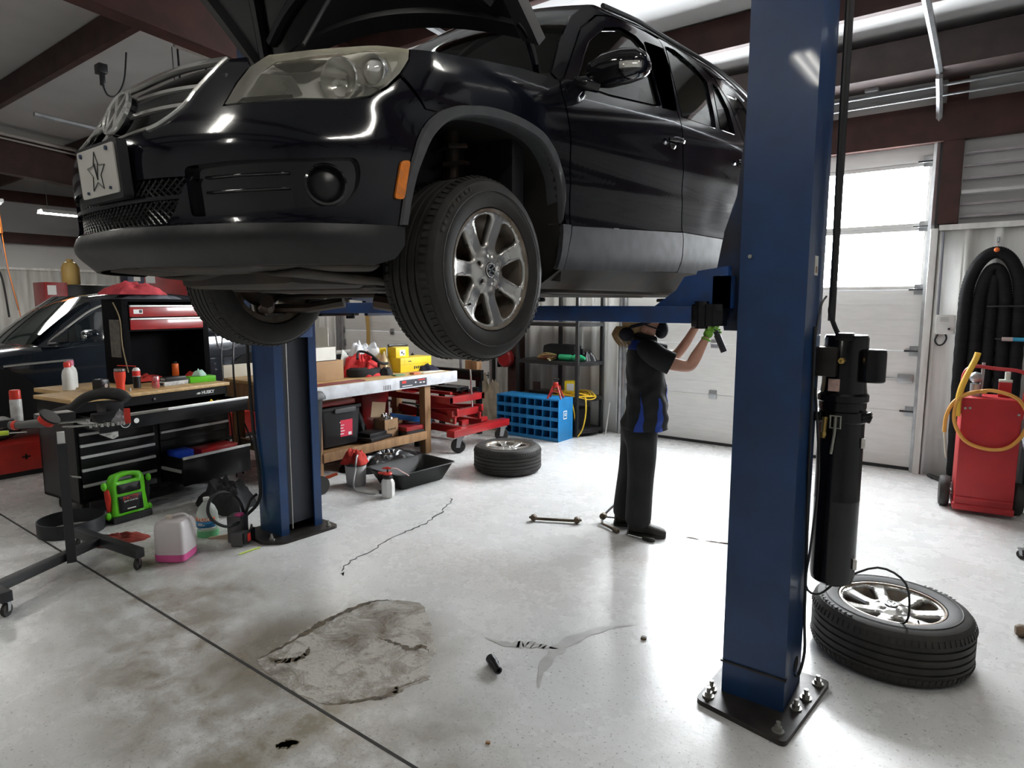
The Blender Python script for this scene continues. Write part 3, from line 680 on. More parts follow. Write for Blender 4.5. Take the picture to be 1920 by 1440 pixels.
    # sill underside
    b = MB(); b.rings([[S(mir * a, itp(a, [1.87, 3.1, 3.8], [1.826, 1.86, 1.872]), -.004), S(mir * a, itp(a, [1.87, 3.1, 3.8], [1.79, 1.82, 1.83]), -.05), S(mir * a, itp(a, [1.87, 3.1, 3.8], [1.75, 1.775, 1.785]), -.10), S(mir * a, 1.755, -.16), S(mir * a, 1.78, -.22)] for a in [lerp(1.86, 3.82, i / 20) for i in range(21)]], close=False); P('sill_underside', b, UNDER, recalc=True)
both(f)

# headlights
HOUS = mat('headlight_housing', (.80, .80, .78), .35, .15, .12, 14)
LENSH = bpy.data.materials.new('hazed_lens'); LENSH.use_nodes = True; nt = LENSH.node_tree; nt.nodes.clear()
_o = nt.nodes.new('ShaderNodeOutputMaterial'); _t = nt.nodes.new('ShaderNodeBsdfTransparent'); _t.inputs[0].default_value = (.97, .97, .95, 1)
_d = nt.nodes.new('ShaderNodeBsdfDiffuse'); _d.inputs[0].default_value = (.82, .77, .58, 1); _m1 = nt.nodes.new('ShaderNodeMixShader'); _g = nt.nodes.new('ShaderNodeBsdfGlossy'); _g.inputs['Roughness'].default_value = .08
_f = nt.nodes.new('ShaderNodeFresnel'); _f.inputs[0].default_value = 1.5; _m2 = nt.nodes.new('ShaderNodeMixShader')
_tc = nt.nodes.new('ShaderNodeTexCoord'); _sx = nt.nodes.new('ShaderNodeSeparateXYZ'); _mr = nt.nodes.new('ShaderNodeMapRange'); _nz = nt.nodes.new('ShaderNodeTexNoise'); _nz.inputs['Scale'].default_value = 9; _ad = nt.nodes.new('ShaderNodeMath'); _ad.operation = 'MULTIPLY_ADD'
nt.links.new(_tc.outputs['Object'], _sx.inputs[0]); nt.links.new(_tc.outputs['Object'], _nz.inputs['Vector'])
nt.links.new(_nz.outputs[0], _ad.inputs[0]); _ad.inputs[1].default_value = .10; nt.links.new(_sx.outputs[2], _ad.inputs[2])
_mr.inputs[1].default_value = .93; _mr.inputs[2].default_value = 1.02; _mr.inputs[3].default_value = .05; _mr.inputs[4].default_value = .6     # weathered haze at the top edge
nt.links.new(_ad.outputs[0], _mr.inputs[0]); nt.links.new(_mr.outputs[0], _m1.inputs[0])
nt.links.new(_t.outputs[0], _m1.inputs[1]); nt.links.new(_d.outputs[0], _m1.inputs[2]); nt.links.new(_f.outputs[0], _m2.inputs[0]); nt.links.new(_m1.outputs[0], _m2.inputs[1]); nt.links.new(_g.outputs[0], _m2.inputs[2]); nt.links.new(_m2.outputs[0], _o.inputs[0])
def f(mir):
    b = MB(); sp(b, head, lambda a, z: -.045 - .03 * math.sin(min(1, max(0, (a - .5) / .58)) * PI), .025, mir=mir); rim_wall(b, head, .002, -.05, mir, .025); h = P('headlight', b, HOUS, recalc=False)
    def bowl(a, z, r, o, nm, m, depth, lens=True):
        p0 = S(mir * a, z, o); n = V((mir * .32, -.93, -.10)).normalized(); x, y = frame(n)
        rg = lambda rr, oo: [p0 + n * oo + (x * math.cos(2 * PI * i / 24) + y * math.sin(2 * PI * i / 24)) * rr for i in range(24)]
        b = MB(); b.rings([rg(r * .25, -depth), rg(r * .7, -depth * .7), rg(r * .94, -.006), rg(r, 0), rg(r * 1.05, -.004), rg(r * 1.02, -depth)], cap1=False); q = P(nm, b, m, h, recalc=True)
        if lens: b = MB(); b.rings([rg(r * .8, -.02), rg(r * .55, .0), rg(r * .05, .012)], cap0=False); P('projector_lens', b, mat('lamp_bulb_glass', (.8, .8, .78), .06, .2, .05, spec=.8), q, recalc=True)
    bowl(.845, 2.325, .058, -.018, 'main_beam_reflector', CHROME, .05, False)
    bowl(.945, 2.353, .043, -.006, 'low_beam_reflector', CHROME, .045)
    b = MB(); sp(b, rpoly([(.53, 2.262), (.56, 2.345), (.69, 2.335), (.735, 2.272), (.6, 2.262)], .015), -.03, .03, mir=mir, ret=.010); P('turn_signal_reflector', b, mat('reflector_grey', (.42, .42, .40), .25, .75, .1), h)
    b = MB(); sp(b, rpoly([(.60, 2.375), (.70, 2.392), (.83, 2.39), (.76, 2.352), (.66, 2.348)], .015), -.026, .03, mir=mir, ret=.010); P('lamp_bezel', b, BLK, h)
    b = MB(); sp(b, rpoly([(.52, 2.242), (.535, 2.258), (.70, 2.268), (.70, 2.252), (.60, 2.245)], .006), -.012, .02, mir=mir, ret=.010); P('ribbed_strip', b, BLK, h)
    b = MB(); sp(b, head, .003, .03, mir=mir); P('headlight_lens', b, LENSH, h)
both(f)

# grille, bars, badge, plate
b = MB(); gp = [(.0, 2.155), (.195, 2.164), (.296, 2.188), (.350, 2.231), (.373, 2.283), (.404, 2.338), (.428, 2.392), (.25, 2.386), (0, 2.372)]
sp(b, gp, -.045, .04); sp(b, gp, -.045, .04, mir=-1); grl = P('grille', b, BLK, recalc=True)
def bar(z0, z1, a1, r, n=28, off=-.004):
    b = MB(); b.rings([[S(a, itp(abs(a), [0, a1], [z0, z1]) + dz * r, off + do * r) for dz, do in ((-1, 0), (-.6, .8), (.6, .8), (1, 0), (.6, -1), (-.6, -1))] for a in [lerp(-a1, a1, i / n) for i in range(n + 1)]]); P('grille_bar', b, CHROME, grl, recalc=True)
bar(2.300, 2.302, .378, .010); bar(2.238, 2.244, .352, .010); bar(2.366, 2.390, .424, .016); bar(2.158, 2.186, .288, .008)
for s in (1, -1):
    b = MB(); b.tube([S(s * q[0], q[1], .002) for q in bez([(.25, 2.176), (.296, 2.190), (.350, 2.233), (.373, 2.284), (.404, 2.340), (.430, 2.394)], 25)], .007, 8); P('grille_surround', b, CHROME, grl)
def lattice(nm, a1, fa, z0, z1, off):
    b = MB(); st = .026; k = int(a1 * 2 / st) + 8
    for i in range(-k, k):
        for s in (1, -1):
            pts = []
            for j in range(7):
                z = lerp(z0, z1, j / 6); a = i * st + s * (z - z0) * 1.3
                if abs(a) < fa(z): pts.append(S(a, z, off))
            if len(pts) > 1: b.tube(pts, .0028, 4)
    P(nm, b, BLK)
b = MB()
for (z0, z1, a1) in ((1.905, 1.980, .372), (1.983, 2.042, .41)):
    b.grid(lambda u, v: S(lerp(-a1, a1, u), lerp(z0, z1, v), -.05), 20, 3)
P('lower_grille_backing', b, mat('void_black', (.004, .004, .005), .8)); lattice('lower_grille_mesh', .37, lambda z: itp(z, [1.91, 1.94, 1.979], [.318, .343, .366]), 1.910, 1.977, -.016); lattice('upper_grille_mesh', .4, lambda z: itp(z, [1.988, 2.037], [.372, .405]), 1.987, 2.038, -.016)
bd = S(.035, 2.25) + V((0, .0, 0)); bn = V((.03, -.86, .0)) .normalized(); xx = V((1, .03, 0)).normalized(); zz = bn.cross(xx)
bn = V((0, -.93, .36)).normalized(); xx = V((1, 0, 0)); yy = bn.cross(xx)
b = MB(); b.T = M(((xx[0], yy[0], bn[0], bd[0] + bn[0] * .012), (xx[1], yy[1], bn[1], bd[1] + bn[1] * .012), (xx[2], yy[2], bn[2], bd[2] + bn[2] * .012), (0, 0, 0, 1)))
b.lathe([(.001, 0), (.066, 0), (.068, -.02)], 32); em = P('badge', b, GLOSSB, grl, recalc=True)
b = MB(); b.T = M(((xx[0], yy[0], bn[0], bd[0] + bn[0] * .013), (xx[1], yy[1], bn[1], bd[1] + bn[1] * .013), (xx[2], yy[2], bn[2], bd[2] + bn[2] * .013), (0, 0, 0, 1))); emblem(b, .072, .010); P('emblem', b, CHROME, grl, recalc=True)
pc = V((CX + .058, .818, 2.072)); b = MB(); b.at(pc, rx=R(4)); b.prism(rpoly([(-.142, -.084), (.142, -.084), (.142, .078), (-.142, .078)], .012), .0, .028, 'XZ'); pf = P('plate_frame', b, BLK)
b = MB(); b.at(pc, rx=R(4)); b.prism(rpoly([(-.126, -.068), (.126, -.068), (.126, .068), (-.126, .068)], .01), -.004, .006, 'XZ'); lp = P('front_plate', b, PLATEW, pf)
b = MB(); b.at(pc, rx=R(4)); star = []
for i in range(10):
    a = PI / 2 + 2 * PI * i / 10; r = .060 if i % 2 == 0 else .027; star.append((r * math.cos(a) * 1.05, -.0055, r * math.sin(a) * .98 - .003))
b.tube(star, .0013, 5, closed=True); b.tube([(-.014, -.0055, .024), (0, -.0055, -.022), (.014, -.0055, .024)], .0013, 5); b.tube([(-.006, -.0055, .024), (.003, -.0055, -.022)], .0011, 5); P('star_drawing', b, BLK, pf)
b = MB(); b.at(pc, rx=R(4))
for x, z, r in ((-.095, .054, .0065), (.085, .056, .0065), (-.075, -.054, .0045), (.08, -.052, .0045)): b.cyl((x, -.004, z), (x, -.009, z), r, n=10)
P('plate_bolts', b, mat('bolt_blue', (.05, .07, .12), .4, .6), pf)

# hood, opened: crowned panel hinged at the cowl
def hood(u, v, o=0.):
    t = (u - .5) * 2; X = CX + .01 + t * .70 * lerp(1., .92, v); crown = 1 - t * t
    y0 = 2.165 - .13 * crown ** .7 - .12 * (1 - t); z0 = 2.70 + .12 * crown
    L = 1.22 * v * (1 - .10 * t * t); a = R(46) - R(8) * v
    dy, dz = -math.cos(a) * L, math.sin(a) * L
    return V((X, y0 + dy + o * math.sin(a), z0 + dz + o * math.cos(a)))
b = MB(); b.grid(lambda u, v: hood(u, v, .02), 22, 18); hd = P('hood', b, PAINT, recalc=True)
b = MB(); b.grid(lambda u, v: hood(u, v, -.012), 22, 18)
for t in (.0, 1.): b.rings([[hood(t, v / 18, .02), hood(t, v / 18, -.012), hood(t, v / 18, -.04), hood(.035 if t == 0 else .965, v / 18, -.04), hood(.05 if t == 0 else .95, v / 18, -.012)] for v in range(19)], close=False)
for v in (0., 1.): b.rings([[hood(u / 22, v, .02), hood(u / 22, v, -.03), hood(u / 22, .05 if v == 0 else .95, -.03), hood(u / 22, .06 if v == 0 else .94, -.012)] for u in range(23)], close=False)
P('hood_inner_panel', b, mat('hood_underside', (.008, .008, .010), .35, var=.3, scale=6, coat=.3), hd, recalc=True)
b = MB()
for pl in ([(.08, .1), (.30, .45), (.30, .85)], [(.92, .1), (.70, .45), (.70, .85)], [(.08, .9), (.3, .85), (.5, .8), (.7, .85), (.92, .9)], [(.15, .12), (.5, .2), (.85, .12)]):
    c = bez([V(p) for p in pl], 24); b.tube([hood(q[0], q[1], -.022) for q in c], .028, 8)
P('hood_ribs', b, MATS['hood_underside'], hd)
b = MB(); sh = rpoly([(.34, .3), (.66, .3), (.66, .78), (.34, .78)], .1); b.patch(sh, lambda u, v: hood(u, v, -.03), step=.05); P('hood_insulation', b, mat('felt_pad', (.014, .014, .014), .95, var=.4, scale=30, bump=.3), hd, solid=.015)
for s in (1, -1):
    b = MB(); p0 = V((CX + s * .665, 2.20, 2.56)); b.tube(bez([p0, p0 + V((0, -.03, .08)), p0 + V((s * .01, -.10, .15)), hood(.5 + s * .47, .06, -.03)], 12), .014, 8); P('hood_hinge', b, PAINT)
b = MB(); b.tube([V((CX + .60, 1.15, 2.40)), hood(.92, .55, -.03)], .006, 8); P('hood_prop_rod', b, BLK)

# windshield, roof, cowl
def aedge(v): q = V((lerp(0, 1, v), 0)); return q
AP = [(1.83, 2.57), (1.97, 2.74), (2.13, 2.90), (2.33, 3.03), (2.5, 3.10), (2.7, 3.145)]
def ws(u, v):
    i = v * (len(AP) - 1); k = min(int(i), len(AP) - 2); a, z = (lerp(AP[k][j], AP[k + 1][j], i - k) for j in (0, 1)); t = (u - .5) * 2
    p = S(a, z); hw = (p[0] - CX); c = 1 - t * t
    return V((CX + hw * t, p[1] - (.16 - .05 * v) * c, p[2] + .035 * c * v))
b = MB(); b.grid(ws, 16, 12); P('windshield', b, CGLASS, recalc=True)
def roof(u, v):
    a = lerp(2.7, 4.7, v); z = itp(a, [2.7, 3.0, 3.6, 4.2, 4.7], [3.145, 3.19, 3.235, 3.197, 3.18]); t = (u - .5) * 2; p = S(a, z); c = 1 - t * t
    return V((CX + (p[0] - CX) * t, p[1] - .11 * c * (1 - v), p[2] + .045 * c))
b = MB(); b.grid(roof, 16, 20); P('roof', b, PAINT, solid=.01)
b = MB(); b.grid(lambda u, v: roof(u, v) - V((0, 0, .05)), 10, 10); P('headliner', b, BEIGE)
for s in (1, -1):
    b = MB(); b.tube([S(s * a, itp(a, [2.55, 3.0, 3.6, 4.2, 4.6], [3.11, 3.185, 3.232, 3.20, 3.175]), .022) for a in [lerp(2.55, 4.6, i / 20) for i in range(21)]], .012, 8); P('roof_rail', b, BLK)
b = MB(); b.tube([(CX + .3, 4.75, 3.25), (CX + .3, 5.05, 3.50)], .004, 6); P('roof_aerial', b, BLK)
b = MB(); b.grid(lambda u, v: V((lerp(CX - .70, CX + .70, u), lerp(1.93, 2.13, v) - .13 * (1 - (2 * u - 1) ** 2) * v, lerp(2.50, 2.575, v))), 14, 3); P('cowl_panel', b, BLK, solid=.01)
b = MB()
for x0, x1 in ((.55, -.05), (-.02, -.55)): b.tube([(CX + x0, 2.05, 2.60), (CX + (x0 + x1) / 2, 2.06, 2.665), (CX + x1, 2.08, 2.70)], [.012, .008, .006], 6)
P('wiper_arms', b, BLK)
b = MB(); b.grid(lambda u, v: V((CX + lerp(-.62, .62, u), 5.36 - .35 * sst(.3, 1, v) + .04 * (1 - (2 * u - 1) ** 2), lerp(1.9, 3.2, v))), 8, 10); P('tailgate', b, PAINT, solid=.01)
# engine bay, cabin and underbody
b = MB(); b.b2((CX - .50, 1.25, 2.02), (CX + .50, 1.95, 2.30), .03); b.b2((CX - .35, 1.25, 2.30), (CX + .30, 1.75, 2.44), .04); b.b2((CX - .40, 1.03, 2.05), (CX + .40, 1.10, 2.34), .01); P('engine_bay', b, BLK)
b = MB(); b.b2((CX - .70, 1.98, 1.86), (CX + .70, 2.06, 2.55), .02); P('firewall', b, BLK)
b = MB(); b.b2((CX - .68, 2.0, 1.80), (CX + .68, 5.2, 1.86), .02)
for x in (-.42, .42): b.b2((CX + x - .05, 1.5, 1.74), (CX + x + .05, 4.9, 1.80), .02)
for x in (-.2, .22): b.tube([(CX + x, 1.6, 1.78), (CX + x, 2.4, 1.76), (CX + x * .6, 4.8, 1.77)], .035, 10)
P('floor_pan', b, UNDER)
b = MB(); b.b2((CX - .38, 1.55, 1.735), (CX + .42, 2.05, 1.80), .03); b.b2((CX - .30, 1.20, 1.745), (CX + .42, 1.55, 1.84), .05); b.tube([(CX - .62, 1.85, 1.72), (CX - .3, 1.95, 1.73), (CX + .3, 1.95, 1.73), (CX + .68, 1.85, 1.72)], .014, 8); P('subframe', b, UNDER)
b = MB(); b.grid(lambda u, v: V((CX + lerp(-.32, .55, u), lerp(1.14, 1.62, v), 1.80 - .03 * v - .012 * math.sin(u * 9))), 14, 8); P('engine_undertray', b, UNDER, solid=.012)
for s in (1, -1):
    b = MB(); b.tube([(CX + s * .35, 1.60, 1.70), (CX + s * .5, 1.70, 1.67), (CX + s * .66, 1.77, 1.665)], [.03, .028, .022], 8); b.tube([(CX + s * .36, 2.02, 1.70), (CX + s * .5, 1.92, 1.67), (CX + s * .66, 1.77, 1.665)], [.03, .024, .022], 8); P('control_arm', b, STEELD)
    b = MB(); b.cyl((CX + s * .55, 1.80, 1.80), (CX + s * .52, 1.84, 2.32), .028, n=14); b.cyl((CX + s * .545, 1.80, 1.98), (CX + s * .540, 1.81, 2.02), .075, n=20)
    b.tube([V((CX + s * .535 + .065 * math.cos(t * 1.1), 1.82 + .065 * math.sin(t * 1.1), 2.02 + t * .0105)) for t in range(27)], .009, 6); P('strut', b, STEELD)
    b = MB(); b.tube([(CX + s * .12, 1.80, 1.80), (CX + s * .35, 1.79, 1.80), (CX + s * .66, 1.77, 1.805)], .018, 10); b.lathe([(.13, 0), (.13, .012), (.07, .014), (.065, .05), (.001, .05)], 24, 'X', (CX + s * .66, 1.765, 1.806)); P('drive_shaft', b, STEELD)
b = MB()
for x in (-.36, .36):
    for y in (3.0,):
        b.box((CX + x, y, 2.22), (.50, .50, .22), .06); b.box((CX + x, y + .26, 2.56), (.46, .14, .58), .05, rx=-.22); b.box((CX + x, y + .34, 2.90), (.24, .09, .16), .035)
    b.box((CX + x, 4.0, 2.55), (.60, .14, .62), .05, rx=-.25)
P('seats', b, SEATM)
b = MB(); b.b2((CX - .66, 2.10, 2.35), (CX + .66, 2.55, 2.60), .06); P('dashboard', b, BLK)
b = MB(); b.T = M.Translation((CX + .36, 2.66, 2.60)) @ M.Rotation(R(65), 4, 'X'); b.tube(circ3 := [(.17 * math.cos(2 * PI * i / 24), .17 * math.sin(2 * PI * i / 24), 0) for i in range(24)], .014, 8, closed=True); P('steering_wheel', b, BLK)
# mirrors
def f(s):
    c = V((CX + s * .915, 2.40, 2.622)); b = MB()
    b.rings([[V((c[0] + s * dx, c[1] + dy * math.cos(t) * k, c[2] + dz * math.sin(t) * k + up_)) for t in [2 * PI * i / 18 for i in range(18)]] for dx, dy, dz, k, up_ in ((-.135, .05, .034, .55, -.015), (-.115, .07, .052, .9, -.005), (-.05, .08, .066, 1, 0), (.03, .08, .065, 1, 0), (.095, .07, .054, 1, -.003), (.118, .05, .036, 1, -.006), (.127, .02, .014, 1, -.006))])
    b.tube([S(s * 2.02, 2.575, -.01), S(s * 2.02, 2.57, .04) , V((c[0] - s * .08, c[1] - .02, c[2] - .06))], [.030, .028, .026], 12); mr = P('door_mirror', b, GLOSSB, recalc=True)
    b = MB(); b.rings([[V((c[0] + s * x, c[1] - .086 * math.sqrt(max(.05, 1 - (x / .13) ** 2)) - .002, c[2] - .005 + h)) for h in (-.030, -.006)] for x in (.045, .07, .09, .105, .116)], close=False); P('mirror_signal', b, mat('clear_signal', (.75, .74, .70), .12, .4), mr, solid=.006)
both(f)
# front wheels
for s in (1, -1):
    w = bpy.data.objects.new('front_wheel', None); COL.objects.link(w); w.parent = car; w.empty_display_size = .1
    w.location = mw(car).inverted() @ V((CX + s * .775, 1.764, 1.806)); w.rotation_euler = (0, R(90) * s, R(23) if s > 0 else 0)
    w.rotation_euler = (M.Rotation(R(90) * s, 4, 'Y') @ M.Rotation(R(12), 4, 'Z')).to_euler()
    make_wheel(w, .318, .225)
# ================================================================== two-post lift
BLUE = mat('lift_blue', (.007, .036, .115), .33, var=.3, scale=4, bump=.03, coat=.25)
BLUED = mat('lift_arm_blue', (.012, .055, .20), .42, var=.45, scale=9, bump=.06, col2=(.02, .04, .10))
PLATEM = mat('greasy_base_plate', (.035, .03, .027), .38, .35, .5, 12, bump=.1)
BOLT = mat('zinc_bolt', (.42, .41, .38), .35, .9, .3, 30)
BLKM = mat('black_enamel', (.005, .005, .006), .22, var=.3, scale=8, coat=.15, spec=.35)
HOSE = mat('black_hose', (.012, .012, .013), .5, var=.3)
LABW = mat('label_white', (.62, .60, .56), .5, var=.15, scale=60)
def hexbolt(par, p, r=.016, nm='anchor_bolt'):
    b = MB(); b.cyl(p, V(p) + V((0, 0, .006)), r * 1.5, n=16); b.cyl(V(p) + V((0, 0, .006)), V(p) + V((0, 0, .022)), r, n=6); b.cyl(V(p) + V((0, 0, .022)), V(p) + V((0, 0, .042)), r * .55, n=10); return b.build(nm, BOLT, par, world=True)
def column(nm, lab, x0, x1, y0, y1, side, ht=3.95):
    """channel post; side=-1 opens towards -X"""
    t = thing(nm, lab, 'lift post', ((x0 + x1) / 2, (y0 + y1) / 2, 0))
    b = MB(); th = .012; lip = .065
    if side < 0: pl = [(x0, y0), (x1, y0), (x1, y1), (x0, y1), (x0, y1 - lip), (x0 + th, y1 - lip), (x0 + th, y1 - th), (x1 - th, y1 - th), (x1 - th, y0 + th), (x0 + th, y0 + th), (x0 + th, y0 + lip), (x0, y0 + lip)]
    else: pl = [(x1, y0), (x1, y0 + lip), (x1 - th, y0 + lip), (x1 - th, y0 + th), (x0 + th, y0 + th), (x0 + th, y1 - th), (x1 - th, y1 - th), (x1 - th, y1 - lip), (x1, y1 - lip), (x1, y1), (x0, y1), (x0, y0)]
    b.prism(pl, .022, ht); b.build('column', BLUE, t, world=True, sharp=25)
    return t
rp = column('lift_post', 'near blue lift post with the black hydraulic unit on its side', -.835, -.580, 2.62, 2.90, -1)
b = MB(); b.prism(rpoly([(-.905, 2.50), (-.525, 2.43), (-.470, 2.98), (-.89, 2.98)], .03), 0, .022); b.build('base_plate', PLATEM, rp, world=True)
for p in ((-.872, 2.60, .022), (-.865, 2.545, .022), (-.565, 2.485, .022), (-.545, 2.68, .022), (-.528, 2.78, .022), (-.510, 2.92, .022), (-.868, 2.92, .022)): hexbolt(rp, p)
b = MB(); b.b2((-.842, 2.612, .16), (-.573, 2.63, .168)); b.build('base_weld', PLATEM, rp, world=True)
b = MB(); b.T = M.Translation((-.5795, 2.80, .15)) @ M.Rotation(R(90), 4, 'Y'); b.prism(circ((0, 0), .034, 20, 1.0), 0, .002); b.build('access_hole', mat('hole_black', (.002, .002, .002), .9), rp, world=True)
b = MB(); b.cyl((-.795, 2.622, 1.875), (-.795, 2.612, 1.875), .008, n=10); b.build('bolt', BOLT, rp, world=True)
b = MB(); b.b2((-.5805, 2.72, 1.80), (-.578, 2.775, 1.875)); b.build('sticker', LABW, rp, world=True)
b = MB(); b.b2((-.5795, 2.735, 1.81), (-.5775, 2.76, 1.835), .0); b.build('sticker_print', mat('print_brown', (.25, .16, .10), .6), rp.children[-1], world=True)
# carriage and arms on the near post
b = MB(); b.prism([(-.845, 2.40), (-.822, 2.40), (-.822, 1.58), (-.90, 1.58), (-.945, 1.80), (-.915, 1.98), (-.87, 2.12)], 2.655, 2.865, 'XZ'); b.build('carriage', mat('carriage_navy', (.008, .020, .060), .45, var=.5, scale=6, col2=(.012, .013, .018)), rp, world=True)
b = MB(); b.prism([(-1.18, 1.672), (-1.075, 1.745), (-1.04, 1.800), (-.99, 1.808), (-.985, 1.822), (-.86, 1.838), (-.86, 1.672)], 2.56, 2.60, 'XZ'); b.prism([(-1.18, 1.672), (-1.075, 1.745), (-1.04, 1.800), (-.86, 1.808), (-.86, 1.672)], 2.86, 2.89, 'XZ'); b.b2((-.92, 2.56, 1.672), (-.86, 2.89, 1.80)); b.build('carriage_bracket', BLUED, rp, world=True)
def arm(par, p0, p1, nm='lift_arm', pad=True, h=.075):
    p0, p1 = V(p0), V(p1); d = (p1 - p0); L = d.length; a = math.atan2(d[1], d[0])
    b = MB(); b.at(p0, rz=a); b.box((L * .36, 0, 0), (L * .72, .125, h), .006); o = b.build(nm, BLUED, par, world=True)
    b = MB(); b.at(p0, rz=a); b.box((L * .80, 0, -.002), (L * .40, .10, h * .72), .005); b.build('arm_extension', mat('arm_black', (.018, .02, .026), .4, var=.4), o, world=True)
    b = MB(); b.at(p0); b.cyl((0, 0, -h * .62), (0, 0, h * .62), .062, n=20); b.build('pivot_pin', BLKM, o, world=True)
    if pad:
        b = MB(); b.at(p1); b.cyl((0, 0, 0), (0, 0, .055), .032, n=16); b.build('lift_screw', BOLT, o, world=True)
        b = MB(); b.at(p1); b.lathe([(.001, .055), (.058, .055), (.062, .063), (.058, .075), (.001, .077)], 20); b.build('rubber_pad', RUB, o, world=True)
    return o
arm(rp, (-.93, 2.585, 1.645), (-1.83, 2.60, 1.645), h=.070)
b = MB(); b.b2((-1.80, 2.525, 1.610), (-.93, 2.66, 1.680), .004); b.build('arm_channel', BLUED, rp, world=True)
arm(rp, (-.93, 2.84, 1.645), (-1.62, 3.72, 1.645))
b = MB(); b.b2((-.99, 2.515, 1.595), (-.93, 2.60, 1.69), .01); b.cyl((-.955, 2.54, 1.59), (-.955, 2.54, 1.70), .028, n=12); b.b2((-.93, 2.53, 1.605), (-.865, 2.58, 1.66)); b.build('arm_lock', BLKM, rp, world=True)
# far post
lp_ = column('lift_post', 'far blue lift post between the tool chest and the workbench', -4.27, -4.00, 2.55, 2.90, 1)
b = MB(); b.prism(rpoly([(-4.34, 2.44), (-4.02, 2.40), (-3.90, 2.50), (-3.88, 2.96), (-4.33, 2.98)], .04), 0, .022); b.build('base_plate', PLATEM, lp_, world=True)
for p in ((-4.01, 2.475, .022), (-3.93, 2.90, .022), (-4.31, 2.50, .022)): hexbolt(lp_, p, .014)
b = MB(); b.b2((-4.10, 2.58, .08), (-4.04, 2.87, 3.2)); b.build('carriage_slide', mat('carriage_dark', (.016, .020, .030), .45), lp_, world=True)
b = MB(); b.cyl((-4.02, 2.655, .05), (-4.02, 2.67, 3.6), .006, n=8); b.build('equaliser_cable', mat('cable_grey', (.32, .31, .28), .5, .5), lp_, world=True)
b = MB(); b.b2((-4.04, 2.59, 1.25), (-4.025, 2.60, 1.62)); b.build('slide_shim', LABW, lp_, world=True)
b = MB(); b.b2((-4.30, 2.52, 1.62), (-3.86, 2.92, 1.72), .008); b.b2((-4.0, 2.60, 1.45), (-3.96, 2.85, 2.35), .006); b.build('carriage_bracket', BLUED, lp_, world=True)
b = MB(); b.b2((-3.93, 2.86, 1.60), (-3.86, 3.20, 1.665), .01); b.cyl((-3.89, 3.14, 1.58), (-3.89, 3.14, 1.68), .034, n=14); b.build('arm_lock', BLKM, lp_, world=True)
a2 = arm(lp_, (-3.92, 2.86, 1.66), (-2.83, 3.80, 1.66)); arm(lp_, (-3.92, 2.62, 1.66), (-3.02, 1.86, 1.66), pad=False)
b = MB(); b.prism([(3.20, 1.60), (3.62, 1.60), (3.62, 1.69), (3.46, 1.69), (3.40, 1.83), (3.10, 1.86), (3.05, 1.72), (3.18, 1.71)], -3.80, -3.76, 'YZ'); b.build('arm_plate', mat('arm_navy', (.006, .012, .045), .45, var=.3), lp_, world=True)
b = MB(); b.cyl((-3.84, 3.06, 1.66), (-3.84, 3.06, 1.80), .030, n=14); b.build('lift_screw', mat('worn_screw', (.10, .08, .06), .5, .6), lp_, world=True)
# crossing hydraulic line and cable on the far post
b = MB(); b.tube(bez([(-4.30, 2.53, 2.2), (-4.29, 2.53, 1.3), (-4.27, 2.53, .8), (-4.22, 2.53, .45), (-4.235, 2.525, .25), (-4.33, 2.45, .12), (-4.40, 2.40, .03)], 40), .012, 8)
b.build('hydraulic_hose', HOSE, lp_, world=True)
# hydraulic power unit
pu = thing('hydraulic_power_unit', 'black hydraulic power unit with a long tank strapped to the near blue post', 'hydraulic unit', (-.49, 2.88, .50))
c = V((-.490, 2.955, 0))
b = MB(); b.at(c); b.lathe([(.001, .497), (.066, .497), (.083, .510), (.088, .535), (.088, .86), (.0888, .865), (.0888, .872), (.088, .877), (.088, 1.26)], 36); b.build('oil_tank', BLKM, pu, world=True)
b = MB(); b.at(c); b.lathe([(.089, 1.20), (.095, 1.205), (.095, 1.245), (.089, 1.25)], 36, caps=False); b.at(c).b2((-.095, -.095, 1.205), (-.06, .06, 1.245), .008); b.build('strap', BLKM, pu, world=True, recalc=True)
b = MB(); b.at(c); b.box((.092, -.03, 1.235), (.05, .03, .016), .004, ry=-.5); b.box((.10, -.03, 1.225), (.03, .026, .03), .004, ry=.3); b.build('strap_lever', BLKM, pu, world=True)
b = MB(); b.at(c); b.lathe([(.001, 1.26), (.090, 1.26), (.090, 1.285), (.097, 1.29), (.097, 1.315), (.088, 1.325), (.084, 1.36), (.084, 1.55), (.077, 1.562), (.001, 1.566)], 36); b.build('motor', BLKM, pu, world=True)
b = MB(); b.at(c); b.b2((-.112, -.115, 1.395), (-.012, -.05, 1.515), .008); b.build('switch_box', mat('box_brown_black', (.018, .013, .010), .35, var=.6, scale=20), pu, world=True)
b = MB(); b.at(c); b.rings([[(.105 + x, -.035 + y, z) for x, y in circ((0, 0), r, 20, .72)] for z, r in ((1.375, .044), (1.38, .050), (1.49, .050), (1.505, .048), (1.508, .040))]); b.build('capacitor_cover', BLKM, pu, world=True)
b = MB(); b.at(c); b.b2((-.03, -.085, 1.540), (.035, -.03, 1.572), .004); b.build('terminal_box', BLKM, pu, world=True)
BRASS = mat('brass', (.55, .38, .12), .3, .9, .2, 30)
b = MB(); b.at(c); b.cyl((.005, -.085, 1.462), (.005, -.118, 1.462), .013, n=6); b.cyl((.005, -.118, 1.462), (.012, -.130, 1.460), .006, n=8); b.build('start_button', BRASS, pu, world=True)
b = MB(); b.at(c); b.tube([(-.045, -.095, 1.225), (-.045, -.102, 1.20), (-.047, -.104, 1.14)], [.012, .010, .009], 8); b.cyl((-.047, -.104, 1.165), (-.047, -.104, 1.15), .013, n=6); b.build('valve', BRASS, pu, world=True)
